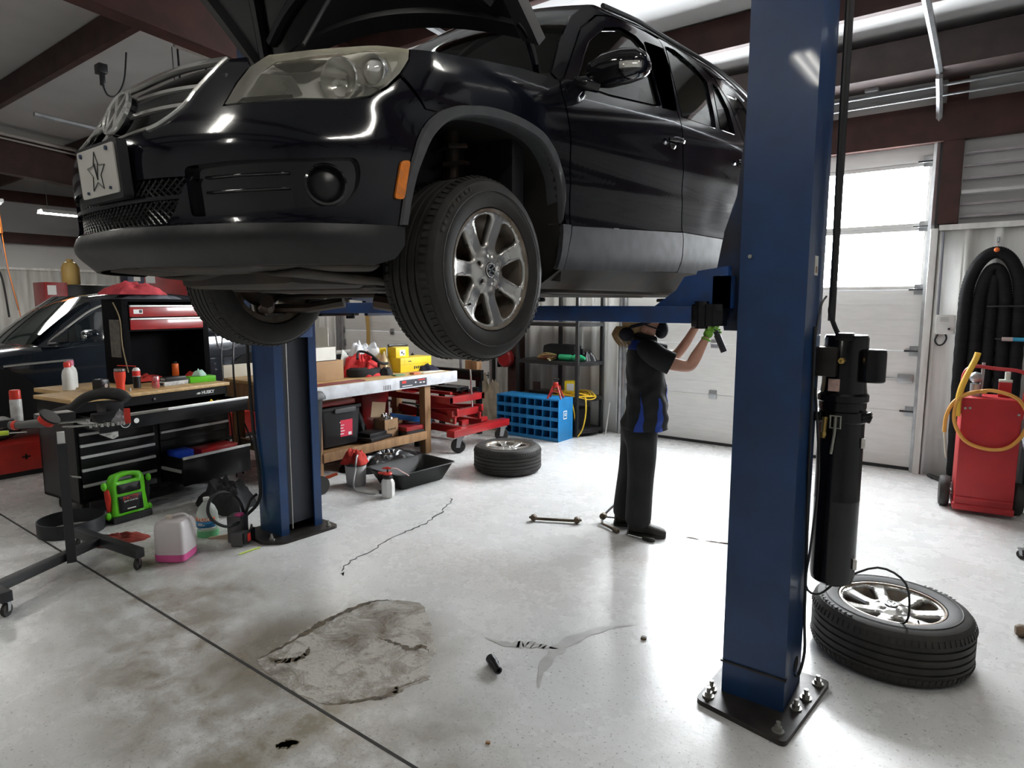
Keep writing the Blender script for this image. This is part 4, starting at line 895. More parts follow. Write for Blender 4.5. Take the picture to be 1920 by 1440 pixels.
b = MB(); b.at(c); b.tube([(-.024, -.102, 1.185), (-.024, -.104, 1.235), (.014, -.104, 1.235), (.014, -.102, 1.185)], .0045, 6, closed=True); b.tube([(-.005, -.100, 1.235), (-.006, -.105, 1.16), (-.016, -.095, 1.075)], [.007, .006, .006], 8); b.build('release_lever', mat('lever_grey', (.32, .31, .27), .4, .7), pu, world=True)
b = MB(); b.at(c); b.b2((-.042, -.094, 1.335), (.0, -.088, 1.385)); b.build('data_plate', mat('label_pink', (.58, .40, .34), .5, var=.25, scale=80), pu, world=True)
for z, w in ((1.12, .02), (.60, .022)): b = MB(); b.at(c, rz=R(18)); b.b2((.070, -.060, z - w), (.084, -.038, z + w)); b.build('sticker', LABW, pu, world=True)
def hose(nm, pts, r, lab, m=None, n=40, cat='hose', par=None):
    b = MB(); b.tube(bez(pts, n), r, 8)
    return b.build(nm, m or HOSE, par, world=True) if par else tag(b.build(nm, m or HOSE), lab, cat)
hose('hydraulic_hose', [(-.555, 2.905, 3.3), (-.553, 2.915, 2.2), (-.545, 2.915, 1.75), (-.55, 2.91, 1.66), (-.535, 2.93, 1.60), (-.52, 2.94, 1.565)], .010, 'hydraulic hose coming down into the top of the black unit', par=pu)
hose('conduit', [(-.549, 2.925, 3.4), (-.547, 2.928, 1.62)], .014, 'thin upright conduit behind the near blue post', DARKM, 6, 'conduit', par=rp)
hose('power_cord', [(-.578, 2.80, 1.56), (-.574, 2.85, 1.68), (-.566, 2.90, 1.72)], .004, 'thin black cord slanting across the near post above the hydraulic unit', n=12, cat='cord', par=rp)
hose('power_cord', [(-.575, 2.765, 1.60), (-.572, 2.765, 1.45), (-.570, 2.77, 1.25), (-.5725, 2.80, .95), (-.568, 2.83, .6), (-.5645, 2.84, .35), (-.555, 2.835, .20), (-.565, 2.80, .11), (-.5785, 2.79, .105)], .0065, 'black cord looping down the side of the near post to its base hole', cat='cord', par=rp)
hose('air_line', [(-.572, 2.82, 1.35), (-.535, 2.80, 1.0), (-.548, 2.80, .7), (-.565, 2.83, .50), (-.52, 2.88, .455), (-.46, 2.96, .50), (-.33, 3.06, .56), (-.225, 3.10, .50), (-.212, 3.18, .32), (-.25, 3.25, .246)], .005, 'thin black air line arcing from the near post over the floor wheel')
# two loose wheels
def floor_wheel(lab, loc, rz, ro=.345, wd=.235):
    t = thing('loose_wheel', lab, 'wheel', loc, rz, 'wheels taken off the raised car'); w = wd
    t.location = (loc[0], loc[1], wd + .016 * ro / .345); make_wheel(t, ro, wd); return t
floor_wheel('loose alloy wheel lying face up beside the near blue post', (-.305, 3.46, 0), R(10)); floor_wheel('loose alloy wheel lying on the floor before the red lift table', (-3.90, 5.10, 0), R(40))
# ================================================================== left side: sedan, tool chest, tray stand, floor clutter
SEDP = mat('sedan_slate_paint', (.018, .024, .034), .16, .2, .1, 3, coat=1.)
REDP = mat('tool_red', (.31, .010, .012), .3, var=.25, scale=6, coat=.4)
REDD = mat('lift_red', (.40, .022, .014), .4, var=.35, scale=5)
WOOD = mat('birch_top', (.55, .36, .16), .45, var=.3, scale=3, stretch=(9, 1.2, 9), bump=.05)
PINE = mat('worn_pine', (.33, .185, .085), .6, var=.45, scale=3, stretch=(5, 5, .8), bump=.1, col2=(.19, .10, .045))
CARD = mat('cardboard', (.33, .20, .105), .8, var=.2, scale=8)
WHITEP = mat('white_plastic', (.66, .66, .63), .4, var=.1)
GREENP = mat('lime_plastic', (.14, .62, .02), .35, var=.2, scale=8)
REDPL = mat('red_plastic', (.62, .035, .02), .32, var=.2, scale=10)
YELP = mat('yellow_card', (.80, .58, .015), .4, var=.1)
DRAWER = mat('drawer_black', (.007, .007, .008), .3, var=.25, scale=6, coat=.1, spec=.3)
ALU = mat('aluminium_trim', (.68, .68, .68), .35, .35, .1)
TOOLST = mat('tool_chrome', (.58, .58, .57), .2, 1., .15, 20)
PRINTW = mat('print_white', (.72, .72, .70), .5)
PRINTR = mat('print_red', (.60, .03, .02), .5)
# ---- grey sedan on the red low-rise lift
sd = thing('sedan', 'dark slate sedan parked on the red low lift behind the tool chest', 'car', (-8.72, 3.35, .33))
sx0, hw = -8.72, .92
def prof(y):  # half width, bottom, belt, deck height
    w = itp(y, [.95, 1.05, 1.3, 1.9, 3.5, 4.9, 5.5, 5.75, 5.82], [.55, .68, .80, .90, .92, .91, .84, .72, .55]); zb = itp(y, [.95, 1.3, 1.9, 4.9, 5.8], [.62, .52, .50, .50, .62])
    return w, zb, itp(y, [.95, 1.2, 2.0, 2.6, 3.5, 5.0, 5.82], [.95, 1.06, 1.18, 1.245, 1.285, 1.32, 1.22]), itp(y, [.95, 1.1, 1.6, 2.35, 4.9, 5.5, 5.82], [1.0, 1.10, 1.20, 1.27, 1.36, 1.35, 1.24])
b = MB(); rs = []
for i in range(41):
    y = lerp(.95, 5.82, i / 40); w, zb, zs, zt = prof(y); r = []
    for x, z in ((-w * .80, zb), (-w * .97, zb + .10), (-w, lerp(zb, zs, .45)), (-w * .985, lerp(zb, zs, .62)), (-w, lerp(zb, zs, .75)), (-w * .97, zs - .02), (-w * .90, zs + .02), (-w * .5, zt), (0, zt + .015)): r.append((x, z))
    r = r + [(-x, z) for x, z in r[-2::-1]]
    rs.append([(sx0 + x, y, z) for x, z in r])
b.rings(rs); b.build('body', SEDP, sd, world=True, sharp=40, recalc=True)
GH = [(2.36, .74, 1.25), (2.62, .72, 1.50), (2.95, .66, 1.74), (3.3, .62, 1.795), (3.8, .61, 1.81), (4.3, .62, 1.77), (4.75, .66, 1.62), (5.15, .70, 1.36)]
b = MB(); b.rings([[(sx0 - w - .14, y, 1.24), (sx0 - w, y, z - .06 if z > 1.4 else z), (sx0 - w * .86, y, z), (sx0 - w * .4, y, z + .02), (sx0 + w * .4, y, z + .02), (sx0 + w * .86, y, z), (sx0 + w, y, z - .06 if z > 1.4 else z), (sx0 + w + .14, y, 1.24)] for y, w, z in GH], close=True); b.build('cabin', SEDP, sd, world=True, sharp=50, recalc=True)
DGL = mat('tinted_window', (.012, .016, .018), .03, spec=.9, coat=1.)
def sgx(y, z):
    i = itp(y, [g[0] for g in GH], [g[1] for g in GH]); t = itp(y, [g[0] for g in GH], [g[2] for g in GH]); k = min(1, max(0, (z - 1.24) / max(.05, t - .06 - 1.24))); return sx0 + lerp(i + .14, i, k)
wl = rpoly([(2.50, 1.285), (2.72, 1.47), (3.02, 1.645), (3.42, 1.70), (3.44, 1.30)], .02); wr = rpoly([(3.50, 1.305), (3.50, 1.70), (4.1, 1.69), (4.5, 1.585), (4.68, 1.335)], .02)
for q in (wl, wr):
    b = MB(); b.patch(q, lambda y, z: (sgx(y, z) + .006, y, z), step=.08); b.build('side_window', DGL, sd, world=True)
b = MB(); c = bez([(2.44, 1.275), (2.70, 1.485), (3.0, 1.665), (3.42, 1.722), (4.1, 1.71), (4.55, 1.60)], 40); b.tube([(sgx(y, z) + .010, y, z) for y, z in c], .012, 6); b.tube([(sgx(2.44, 1.275) + .012, 2.44, 1.275), (sgx(3.4, 1.29) + .012, 3.4, 1.287), (sgx(4.7, 1.32) + .012, 4.7, 1.325)], .012, 6); b.build('window_chrome', CHROME, sd, world=True)
b = MB(); b.grid(lambda u, v: (sx0 + lerp(-.62, .62, u) * lerp(1.12, .92, v), lerp(2.30, 2.93, v) - .10 * (1 - (2 * u - 1) ** 2), lerp(1.245, 1.755, v ** .92) + .02), 10, 8); b.build('windscreen', mat('sedan_windscreen', (.02, .035, .032), .03, spec=.9, coat=1.), sd, world=True, recalc=True)
b = MB(); b.rings([[(sx0 + .90 + dx, 2.76 + dy * math.cos(t), 1.365 + dz * math.sin(t)) for t in [2 * PI * i / 14 for i in range(14)]] for dx, dy, dz in ((0, .03, .02), (.03, .08, .05), (.12, .09, .06), (.2, .07, .05), (.225, .03, .02))]); mm = b.build('door_mirror', SEDP, sd, world=True)
b = MB(); b.box((sx0 + 1.06, 2.675, 1.345), (.12, .012, .035), .004); b.build('mirror_signal', CHROME, mm, world=True)
for y, nm in ((1.9, 'front_wheel'), (4.68, 'rear_wheel')):
    for s in (1, -1):
        x = sx0 + s * .80; w_ = bpy.data.objects.new(nm, None); COL.objects.link(w_); w_.parent = sd; w_.location = mw(sd).inverted() @ V((x, y, .655))
        b = MB(); b.lathe([(.20, -.09), (.30, -.10), (.325, -.07), (.325, .07), (.30, .10), (.20, .09)], 28, 'X'); b.build('tyre', RUB, w_)
        b = MB(); b.lathe([(.215, s * .085), (.20, s * .095), (.19, s * .06), (.04, s * .06)], 28, 'X', caps=False)
        for i in range(10): a = 2 * PI * i / 10; b.at((s * .075, 0, 0), rx=a).box((0, 0, .115), (.025, .03, .18), .005)
        b.at().cyl((s * .05, 0, 0), (s * .09, 0, 0), .04, n=14); b.build('rim', SILV, w_, recalc=True)
        b = MB(); b.prism([(y - .40, .50)] + [(y + .40 * math.cos(t), .66 + .40 * math.sin(t)) for t in [PI - PI * i / 16 for i in range(17)]] + [(y + .40, .50)], x + s * .095, x + s * .125, 'YZ'); b.build('wheel_arch', mat('void_black', (.004, .004, .005), .8), sd, world=True)
b = MB(); b.tube([(sx0 + .925, 2.0, 1.075), (sx0 + .93, 2.15, 1.085), (sx0 + .93, 2.6, 1.10)], .012, 6); b.build('fender_strip', CHROME, sd, world=True)
b = MB(); b.prism(rpoly([(1.02, .88), (1.05, 1.02), (1.5, 1.10), (1.62, 1.09), (1.35, .98)], .03), sx0 + .70, sx0 + .86, 'YZ'); b.build('headlight', mat('clear_lamp', (.5, .52, .55), .08, .3), sd, world=True)
rl = thing('low_rise_lift', 'red low-rise lift platform carrying the slate sedan', 'vehicle lift', (-8.7, 3.3, 0))
for nm, x in (('runway', -7.97), ('runway', -9.45)):
    b = MB(); b.b2((x - .42, .9, .05), (x + .42, 5.9, .33), .01); o = b.build(nm, REDD, rl, world=True)
    b = MB()
    for y in (1.75, 2.05, 4.3): b.b2((x + .418, y - .035, .185), (x + .423, y + .035, .20)); b.b2((x + .418, y - .008, .165), (x + .423, y + .008, .22))
    b.build('slot_marks', mat('void_black', (.004, .004, .005), .8), o, world=True)
    b = MB(); b.b2((x - .40, 1.0, 0), (x + .40, 5.8, .05)); b.build('base_frame', DARKM, rl, world=True)
# ---- red machine, second post and boxes far left
t = thing('tire_machine_cabinet', 'tall red cabinet with a long black top by the far left wall', 'cabinet', (-12.2, 4.3, 0))
b = MB(); b.b2((-12.5, 3.70, 0), (-12.0, 4.02, 2.03), .01); b.build('body', REDP, t, world=True)
b = MB(); b.b2((-12.6, 4.02, 0), (-12.05, 5.0, 2.0), .02); b.build('black_bay', BLK, t, world=True)
b = MB(); b.b2((-11.998, 3.74, 1.83), (-11.994, 3.86, 1.98)); b.build('label', PRINTW, t, world=True)
t = thing('red_cabinet', 'red cabinet with a white notice behind the sedan roof', 'cabinet', (-12.2, 5.5, 0))
b = MB(); b.b2((-12.5, 5.12, 0), (-12.0, 6.2, 2.26), .02); b.build('body', REDP, t, world=True)
b = MB(); b.b2((-11.998, 5.22, 2.05), (-11.994, 5.38, 2.19)); b.build('notice', PRINTW, t, world=True)
t = thing('jug', 'amber jug standing on the red cabinet at the far left', 'jug', (-12.3, 4.18, 2.0))
b = MB(); b.at((-12.3, 4.18, 0)); b.lathe([(.001, 2.002), (.12, 2.002), (.13, 2.03), (.13, 2.28), (.09, 2.36), (.05, 2.38), (.05, 2.42), (.001, 2.42)], 20); b.build('body', mat('amber_plastic', (.62, .42, .13), .4), t, world=True)
t = thing('lift_post', 'dark navy lift post in the far bay left of the red cabinet', 'lift post', (-11.2, 4.55, 0))
b = MB(); b.b2((-11.35, 4.55, 0), (-11.08, 4.80, 3.5), .005); b.build('column', mat('navy_post', (.006, .010, .035), .4), t, world=True)
b = MB(); b.b2((-11.078, 4.64, 2.05), (-11.074, 4.74, 2.14)); b.build('label', LABW, t, world=True)
def cord(nm, pts, r, lab, m, cat='hose', n=30, grp=None): b = MB(); b.tube(bez(pts, n), r, 6); return tag(b.build(nm, m), lab, cat, grp)
cord('hanging_hose', [(-11.0, 2.85, 4.3), (-11.0, 2.88, 3.2), (-11.0, 2.95, 2.4), (-10.95, 3.05, 1.6)], .012, 'grey hose hanging straight down before the far left wall', mat('hose_grey', (.10, .10, .11), .6))
cord('hanging_hose', [(-11.2, 2.75, 1.4), (-11.2, 2.72, 2.0), (-11.2, 2.82, 2.2), (-11.2, 2.95, 2.1), (-11.2, 3.0, 1.5)], .013, 'dark hose bent in a narrow loop before the far left wall', HOSE)
cord('reel_cord', [(-10.4, 2.78, 2.85), (-10.4, 2.80, 2.5), (-10.4, 2.83, 2.1), (-10.35, 2.9, 1.5)], .006, 'thin orange cord hanging below the bright lamp at far left', mat('cord_orange', (.75, .22, .04), .5), 'cord')
cord('reel_cord', [(-10.4, 2.76, 2.95), (-10.4, 2.78, 2.6)], .028, 'thick orange strain relief under the bright lamp at far left', MATS['cord_orange'], 'cord', 6)
t = thing('high_bay_light', 'bright white shop lamp at the left edge under the rafter', 'ceiling light', (-10.4, 2.35, 3.0))
b = MB(); b.box((-10.4, 2.30, 2.98), (.55, .95, .05), .01); b.build('housing', MATS.get('fixture_white') or mat('fixture_white', (.75, .75, .73), .4), t, world=True)
b = MB(); b.box((-10.4, 2.30, 2.945), (.50, .90, .02), .004); b.build('diffuser', emis('lamp_diffuser', (1, .98, .95), 14.), t, world=True)
b = MB()
for y in (1.95, 2.65): b.cyl((-10.4, y, 3.0), (-10.4, y, ZC(y) - .005), .005, n=6)
b.build('hanger', GALV, t, world=True)
# ---- two black tool chests with wooden tops; local x runs along the front
def drawer(par, x0, x1, z0, z1, out=0., depth=.5, nm='drawer', grip=True, fy=-.003):
    b = MB(); b.b2((x0, fy - .014 - out, z0), (x1, fy - out, z1), .003)
    if out:
        b.b2((x0 + .012, -out, z0 + .01), (x0 + .02, -out + depth, z1 - .015)); b.b2((x1 - .02, -out, z0 + .01), (x1 - .012, -out + depth, z1 - .015)); b.b2((x0 + .012, -out, z0 + .01), (x1 - .012, -out + depth, z0 + .016))
    o = b.build(nm, DRAWER, par)
    if grip: b = MB(); b.b2((x0, fy - .030 - out, z1 - .020), (x1, fy - .008 - out, z1 + .002), .004); b.build('drawer_pull', ALU, o)
    if out: b = MB(); b.b2((x0 - .002, -out + .02, (z0 + z1) / 2 - .014), (x0 + .011, .0, (z0 + z1) / 2 + .014), .002); b.build('slide_rail', ALU, o)
    return o
def caster(par, p, r, m=RUB, nm='caster', yaw=0., plate=True):
    h = bpy.data.objects.new(nm, None); COL.objects.link(h); h.parent = par; h.location = p; h.rotation_euler = (0, 0, yaw)
    b = MB(); b.lathe([(.001, -r * .28), (r * .55, -r * .28), (r * .92, -r * .26), (r, -r * .1), (r, r * .1), (r * .92, r * .26), (r * .55, r * .28), (.001, r * .28)], 20, 'Y', (0, 0, r)); b.build('wheel', m, h)
    b = MB(); 
    for s in (-1, 1): b.prism([(-r * .25, r * .8), (r * .25, r * .8), (r * .62, r * 2.2), (-r * .1, r * 2.2)], s * r * .34, s * r * .42, 'XZ')
    b.box((r * .25, 0, r * 2.2), (r * 1.1, r * .95, r * .12)); b.cyl((0, -r * .45, r), (0, r * .45, r), r * .18, n=10); b.build('fork', GALV, h)
    return h
ang = R(90) + R(6.5)
ch = thing('tool_chest', 'black rolling tool chest with a wooden top and two drawers pulled open', 'tool chest', (-5.615, 1.84, 0), ang)
L = 1.34; D = .56
b = MB(); b.b2((0, 0, .13), (L, D, .155), .004); b.b2((0, .0, .13), (.022, D, .925)); b.b2((L - .022, 0, .13), (L, D, .925)); b.b2((0, D - .02, .13), (L, D, .925)); b.b2((.61, .0, .13), (.655, D, .70)); b.b2((0, .0, .70), (L, .03, .715)); b.b2((0, .03, .85), (L, D, .925)); b.b2((0, 0, .85), (L, .02, .925)); b.b2((.02, .45, .15), (L - .02, .47, .85)); b.build('cabinet', DRAWER, ch)
b = MB(); b.b2((-.015, -.025, .927), (L + .015, D + .01, .958), .006); b.build('wooden_top', WOOD, ch)
zs = [.705, .612, .522, .420, .290]
for z1, z0 in zip([.69, .60, .51, .405], [.605, .515, .41, .285]): drawer(ch, .025, .605, z0, z1)
drawer(ch, .025, .605, .16, .280)
for z1, z0 in zip([.69, .60], [.605, .515]): drawer(ch, .66, L - .025, z0, z1)
td = drawer(ch, .03, L - .02, .725, .845, .30, .32, 'top_drawer')
ld = drawer(ch, .66, L - .02, .155, .405, .30, .32, 'lower_drawer'); 
b = MB(); b.b2((.665, -.004, .41), (L - .025, .0, .51), .002); b.build('drawer', DRAWER, ch)
for x, y in ((.10, .12), (.10, D - .08), (L - .12, .12), (L - .12, D - .08)): caster(ch, (x, y, 0), .060, yaw=.8)
text('badge_lettering', 'HUSKY', .040, PRINTW, ch, (L - .20, -.003, .885), (PI / 2, 0, 0), bold=.001)
b = MB(); b.prism([(L - .315, .878), (L - .295, .893), (L - .285, .888), (L - .278, .893), (L - .272, .880), (L - .285, .874)], -.004, -.001, 'XZ'); b.build('badge_logo', PRINTW, ch)
b = MB(); b.cyl((.64, .0, .885), (.64, -.012, .885), .011, n=14); b.build('lock', TOOLST, ch)
b = MB(); b.T = M.Translation((.22, -.3175, .775)); b.prism(circ((0, 0), .038, 24), -.003, 0, 'XZ'); st = b.build('round_sticker', PRINTW, td); st = td
b = MB(); b.lathe([(.022, -.0035), (.034, -.0035), (.034, -.0042), (.022, -.0042)], 24, 'Y', (.22, -.3175, .775)); b.tube([(.200, -.3215, .785), (.215, -.3215, .765), (.225, -.3215, .785), (.24, -.3215, .768)], .003, 5); b.build('sticker_print', BLK, st)
b = MB(); b.prism(circ((.305, .780), .020, 20), -.3205, -.3175, 'XZ'); b.build('round_sticker', PRINTW, td)
b = MB(); b.prism([(.02, .72), (.16, .72), (.16, .68), (.12, .665)], -.321, -.318, 'XZ'); b.build('torn_decal', mat('decal_grey', (.34, .34, .31), .5, var=.6, scale=30), td)
bc = thing('cabinet', 'black cabinet behind the tool chest with a pale wooden top', 'cabinet', (-6.30, 2.04, 0), ang)
b = MB(); b.b2((0, 0, .02), (1.30, .55, .90), .008); b.build('body', DRAWER, bc)
b = MB(); b.b2((-.01, -.02, .902), (1.32, .57, .940), .006); b.build('wooden_top', WOOD, bc)
hu = thing('tool_hutch', 'black tool hutch with two red drawers over an open bay', 'tool cabinet', (-6.42, 2.565, .942), ang)
W = .86
b = MB(); b.b2((0, 0, 0), (.06, .34, .77), .003); b.b2((W - .06, 0, 0), (W, .34, .77), .003); b.b2((.06, .32, 0), (W - .06, .34, .77)); b.b2((0, 0, .765), (W, .34, .79), .003); b.b2((.06, 0, .49), (W - .06, .32, .50)); b.b2((.06, .0, 0), (W - .06, .32, .012)); b.build('shell', mat('matte_black', (.004, .004, .005), .8, var=.3, spec=.1), hu)
for z0, z1, rr in ((.625, .735, .7), (.505, .615, .7)):
    b = MB(); b.b2((.065, -.012, z0), (W - .065, .0, z1 - .018), .003); o = b.build('drawer', REDP, hu); b = MB(); b.b2((.065, -.024, z1 - .018), (W - .065, .0, z1), .004); b.build('drawer_pull', ALU, o)
b = MB(); b.b2((.10, -.0145, .655), (.185, -.012, .695)); b.build('badge', PRINTW, hu); 
b = MB(); b.b2((.150, -.0155, .662), (.178, -.0145, .690)); b.build('badge_mark', DARKM, hu)
b = MB(); b.b2((-.004, .05, .25), (0, .22, .60)); b.build('side_notice', mat('notice_grey', (.12, .11, .10), .7, var=.4, scale=20), hu)
# pink rag and grey cloth on the hutch
from mathutils import noise as NZ
def heap(nm, lab, cat, loc, size, m, seed=1, h=.08, rz=0., n=26, grp=None):
    rr = random.Random(seed); ph = [rr.random() * 6 for _ in range(8)]; b = MB(); b.at(loc, rz=rz)
    def fn(u, v):
        a = 2 * PI * u; r = v; k = 1 + .16 * math.sin(3 * a + ph[0]) + .09 * math.sin(5 * a + ph[1])
        x0_, y0_ = r * math.cos(a), r * math.sin(a); q = V((x0_ * 2.2 + ph[2], y0_ * 2.2 + ph[3], ph[4])); c1 = NZ.noise(q); c2 = NZ.noise(q * 2.6); c3 = 1 - 2 * abs(NZ.noise(q * 1.9 + V((7, 3, 1))))
        z = h * (1 - v ** 2.6) * (.78 + .42 * c1 + .22 * c2 + .22 * c3) + .002; rr_ = 1 + .10 * c2 * v
        return (size[0] / 2 * r * k * rr_ * math.cos(a), size[1] / 2 * r * k * rr_ * math.sin(a), max(z, .002))
    b.grid(fn, n * 2, n // 2, cu=True); b.rings([[fn(i / (n * 2), 1) for i in range(n * 2)], [(p[0] * .9, p[1] * .9, 0) for p in [fn(i / (n * 2), 1) for i in range(n * 2)]]], cap0=False)
    o = b.build(nm, m, sharp=60, recalc=True); return tag(o, lab, cat, grp) if lab else o
heap('folded_cloth', 'grey cloth folded under the pink rag on the hutch', 'cloth', (-6.66, 2.90, 1.733), (.34, .62), mat('cloth_grey', (.16, .17, .20), .9, var=.4), 4, .06)
heap('rag', 'pink red rag bunched on top of the black tool hutch', 'rag', (-6.66, 2.80, 1.775), (.30, .56), mat('rag_pink', (.62, .07, .09), .85, var=.35, scale=8), 8, .11)
cord('lanyard', [(-6.43, 2.50, 1.70), (-6.36, 2.52, 1.55), (-6.37, 2.53, 1.3), (-6.36, 2.56, 1.06)], .006, 'tan cords hanging down the left side of the hutch', mat('cord_tan', (.22, .17, .10), .8), 'cord')
# items on the chest tops
def can(nm, lab, cat, loc, r, h, body, lid=None, prof=None, lidh=.04, lr=.8, grp=None):
    t = thing(nm, lab, cat, loc, 0, grp); b = MB(); b.lathe(prof or [(.001, 0), (r * .95, 0), (r, r * .08), (r, h * .96), (r * .9, h), (.001, h)], 20); b.build('body', body, t)
    if lid: b = MB(); b.lathe([(.001, h), (r * lr, h), (r * lr, h + lidh * .85), (r * lr * .85, h + lidh), (.001, h + lidh)], 18); b.build('cap', lid, t)
    return t
TZ = .9585
t = can('tumbler', 'tall red insulated tumbler on the wooden chest top', 'tumbler', (-5.86, 2.29, TZ), .04, .17, mat('tumbler_red', (.68, .05, .025), .35, coat=.3), TOOLST, [(.001, 0), (.030, 0), (.031, .004), (.033, .06), (.043, .12), (.044, .165), (.001, .165)], .022, 1.08)
t = can('spray_can', 'red and white spray can with a black base on the chest top', 'spray can', (-5.98, 2.47, TZ), .030, .165, BLK, PRINTW, [(.001, 0), (.030, 0), (.031, .10), (.001, .10)], .0, .01)
b = MB(); b.lathe([(.031, .10), (.031, .155), (.020, .175), (.001, .178)], 20); b.build('label_band', PRINTW, t); b = MB(); b.lathe([(.0315, .105), (.0315, .15)], 20, caps=False); b.build('red_band', PRINTR, t); b = MB(); b.tube([(.0, 0, .178), (.0, .0, .19), (-.02, -.14, .205)], .003, 6); b.build('straw', REDPL, t)
can('soda_can', 'red soda can on the wooden chest top beside the small bulb', 'can', (-5.82, 2.555, TZ), .031, .105, mat('soda_red', (.55, .02, .03), .25, .4, .5, 25, col2=(.5, .35, .35)), TOOLST, [(.001, 0), (.024, 0), (.031, .012), (.031, .092), (.026, .104), (.001, .104)], .002, .8)
can('bulb', 'small clear bulb standing on the chest top edge', 'bulb', (-5.76, 2.32, TZ), .010, .03, mat('bulb_clear', (.7, .7, .68), .1, trans=.5))
can('spray_can', 'orange spray can standing inside the open bay of the hutch', 'spray can', (-6.50, 3.05, .955), .032, .145, mat('can_orange', (.70, .13, .02), .35), BLK, None, .02, .6)
def carton(nm, lab, cat, loc, size, m, rz=0., rx=0., stripe=None, bev=.003, grp=None):
    t = thing(nm, lab, cat, loc, rz, grp); b = MB(); b.at(rx=rx).box((0, 0, size[2] / 2), size, bev); b.build('body', m, t)
    if stripe: b = MB(); b.at(rx=rx).box((0, 0, size[2] / 2), (size[0] * .7, size[1] * 1.01, size[2] * .55)); b.build('label', stripe, t)
    return t
LC = mat('box_pale', (.50, .50, .49), .5, var=.4, scale=30)
carton('parts_box', 'grey and white parts box stacked on the chest top', 'box', (-5.96, 2.76, TZ), (.12, .24, .035), LC, 0.2, stripe=BLK); carton('parts_box', 'small dark parts box lying on the grey and white box', 'box', (-5.98, 2.78, TZ + .036), (.10, .19, .035), BLK, .1, stripe=LC)
carton('glove_box', 'green and white glove box at the right end of the chest top', 'box', (-5.98, 3.03, TZ), (.13, .24, .055), GREENP, -.05, stripe=PRINTW)
heap('paper_towel', 'pale green paper crumpled on the glove box', 'paper', (-5.98, 3.03, TZ + .056), (.10, .13), mat('paper_mint', (.45, .66, .55), .8), 3, .06, n=14)
heap('rag', 'small red rag in the open bay of the hutch', 'rag', (-6.48, 2.78, .955), (.16, .30), mat('rag_red', (.50, .03, .02), .85, var=.4), 5, .06, n=16)
heap('rag', 'red cloth in the right of the hutch bay', 'rag', (-6.48, 3.2, .955), (.14, .16), MATS['rag_red'], 6, .05, n=14)
t = thing('charger', 'black charger brick lying on the chest top left of the red tumbler', 'charger', (-6.02, 2.20, TZ), .4); b = MB(); b.box((0, 0, .05), (.10, .09, .10), .02); b.build('body', BLK, t); b = MB(); b.cyl((.05, 0, .045), (.056, 0, .045), .018, n=14); b.build('dial', TOOLST, t)
heap('glove', 'yellow glove lying in the open top drawer', 'glove', (-5.50, 2.90, .742), (.12, .22), mat('glove_yellow', (.80, .55, .03), .7), 3, .10, n=16)
b = MB(); b.at((-5.52, 2.62, .742), rz=ang).b2((-.30, -.12, 0), (.55, .10, .03), .004); tag(b.build('tool_tray', mat('tray_dark', (.03, .03, .035), .5, var=.6, scale=40)), 'dark tray of tools inside the open top drawer', 'tool tray')
t = carton('blue_case', 'blue plastic case in the open lower drawer', 'case', (-5.58, 2.615, .178), (.15, .16, .255), mat('case_blue', (.01, .05, .42), .35)); t = carton('red_case', 'flat red case in the open lower drawer', 'case', (-5.60, 2.92, .178), (.20, .36, .24), REDP, R(6))
# two spray bottles on the rear wooden top
for loc, lab, cap in (((-6.60, 2.18, .942), 'pale squeeze bottle with a pink cap behind the tray stand', mat('cap_pink', (.50, .12, .20), .4)), ((-6.43, 2.10, .942), 'white squeeze bottle with a red cap behind the tray stand', REDPL)):
    can('squeeze_bottle', lab, 'bottle', loc, .048, .20, WHITEP, cap, [(.001, 0), (.046, 0), (.048, .01), (.048, .13), (.04, .17), (.026, .19), (.024, .20), (.001, .20)], .045, .58)
# ---- tray stand
ts = thing('tray_stand', 'black rolling tray stand crowded with hand tools at the left edge', 'tool stand', (-4.52, 1.41, 0), R(73))
STB = mat('stand_black', (.020, .021, .024), .42, var=.3, scale=6)
b = MB(); b.box((-.13, .365, .905), (1.10, .74, .008)); 
for p, q in (((-.68, -.005, .868), (.42, .012, .968)), ((-.68, .72, .868), (.42, .737, .968)), ((.405, 0, .868), (.42, .73, .968)), ((-.68, 0, .868), (-.665, .73, .968))): b.b2(p, q, .003)
b.build('tray', STB, ts)
b = MB(); b.box((0, .012, .46), (.052, .052, .76), .004); b.build('pole', STB, ts); b = MB(); b.box((0, .012, .86), (.040, .040, .10), .002); b.build('inner_pole', ALU, ts); b = MB(); b.cyl((.026, .012, .625), (.085, -.01, .615), .007, n=8); b.build('lock_handle', TOOLST, ts)
b = MB(); b.box((-.16, -.06, .11), (.98, .05, .05), .004, rz=R(44)); b.build('base_bar', STB, ts); ts.children[-1].location = (0, 0, 0)
def wbar(nm, p0, p1, w, h, m, par):
    p0, p1 = V(p0), V(p1); d = p1 - p0; b = MB(); b.at((p0 + p1) / 2, rz=math.atan2(d[1], d[0])).box((0, 0, 0), (d.length, w, h), .004); return b.build(nm, m, par, world=True)
bpy.data.objects.remove(ts.children[-1])
wbar('base_bar', (-4.715, 1.68, .115), (-4.20, .70, .115), .05, .05, STB, ts)
wbar('foot_bar', (-5.02, 1.60, .115), (-4.235, 1.695, .115), .055, .06, STB, ts); wbar('foot_bar', (-4.60, .93, .115), (-4.16, .985, .115), .055, .06, STB, ts)
for x, y in ((-4.275, 1.69), (-4.98, 1.605), (-4.185, .982), (-4.56, .935)): caster(ts, mw(ts).inverted() @ V((x, y, 0)), .038, yaw=1.0)
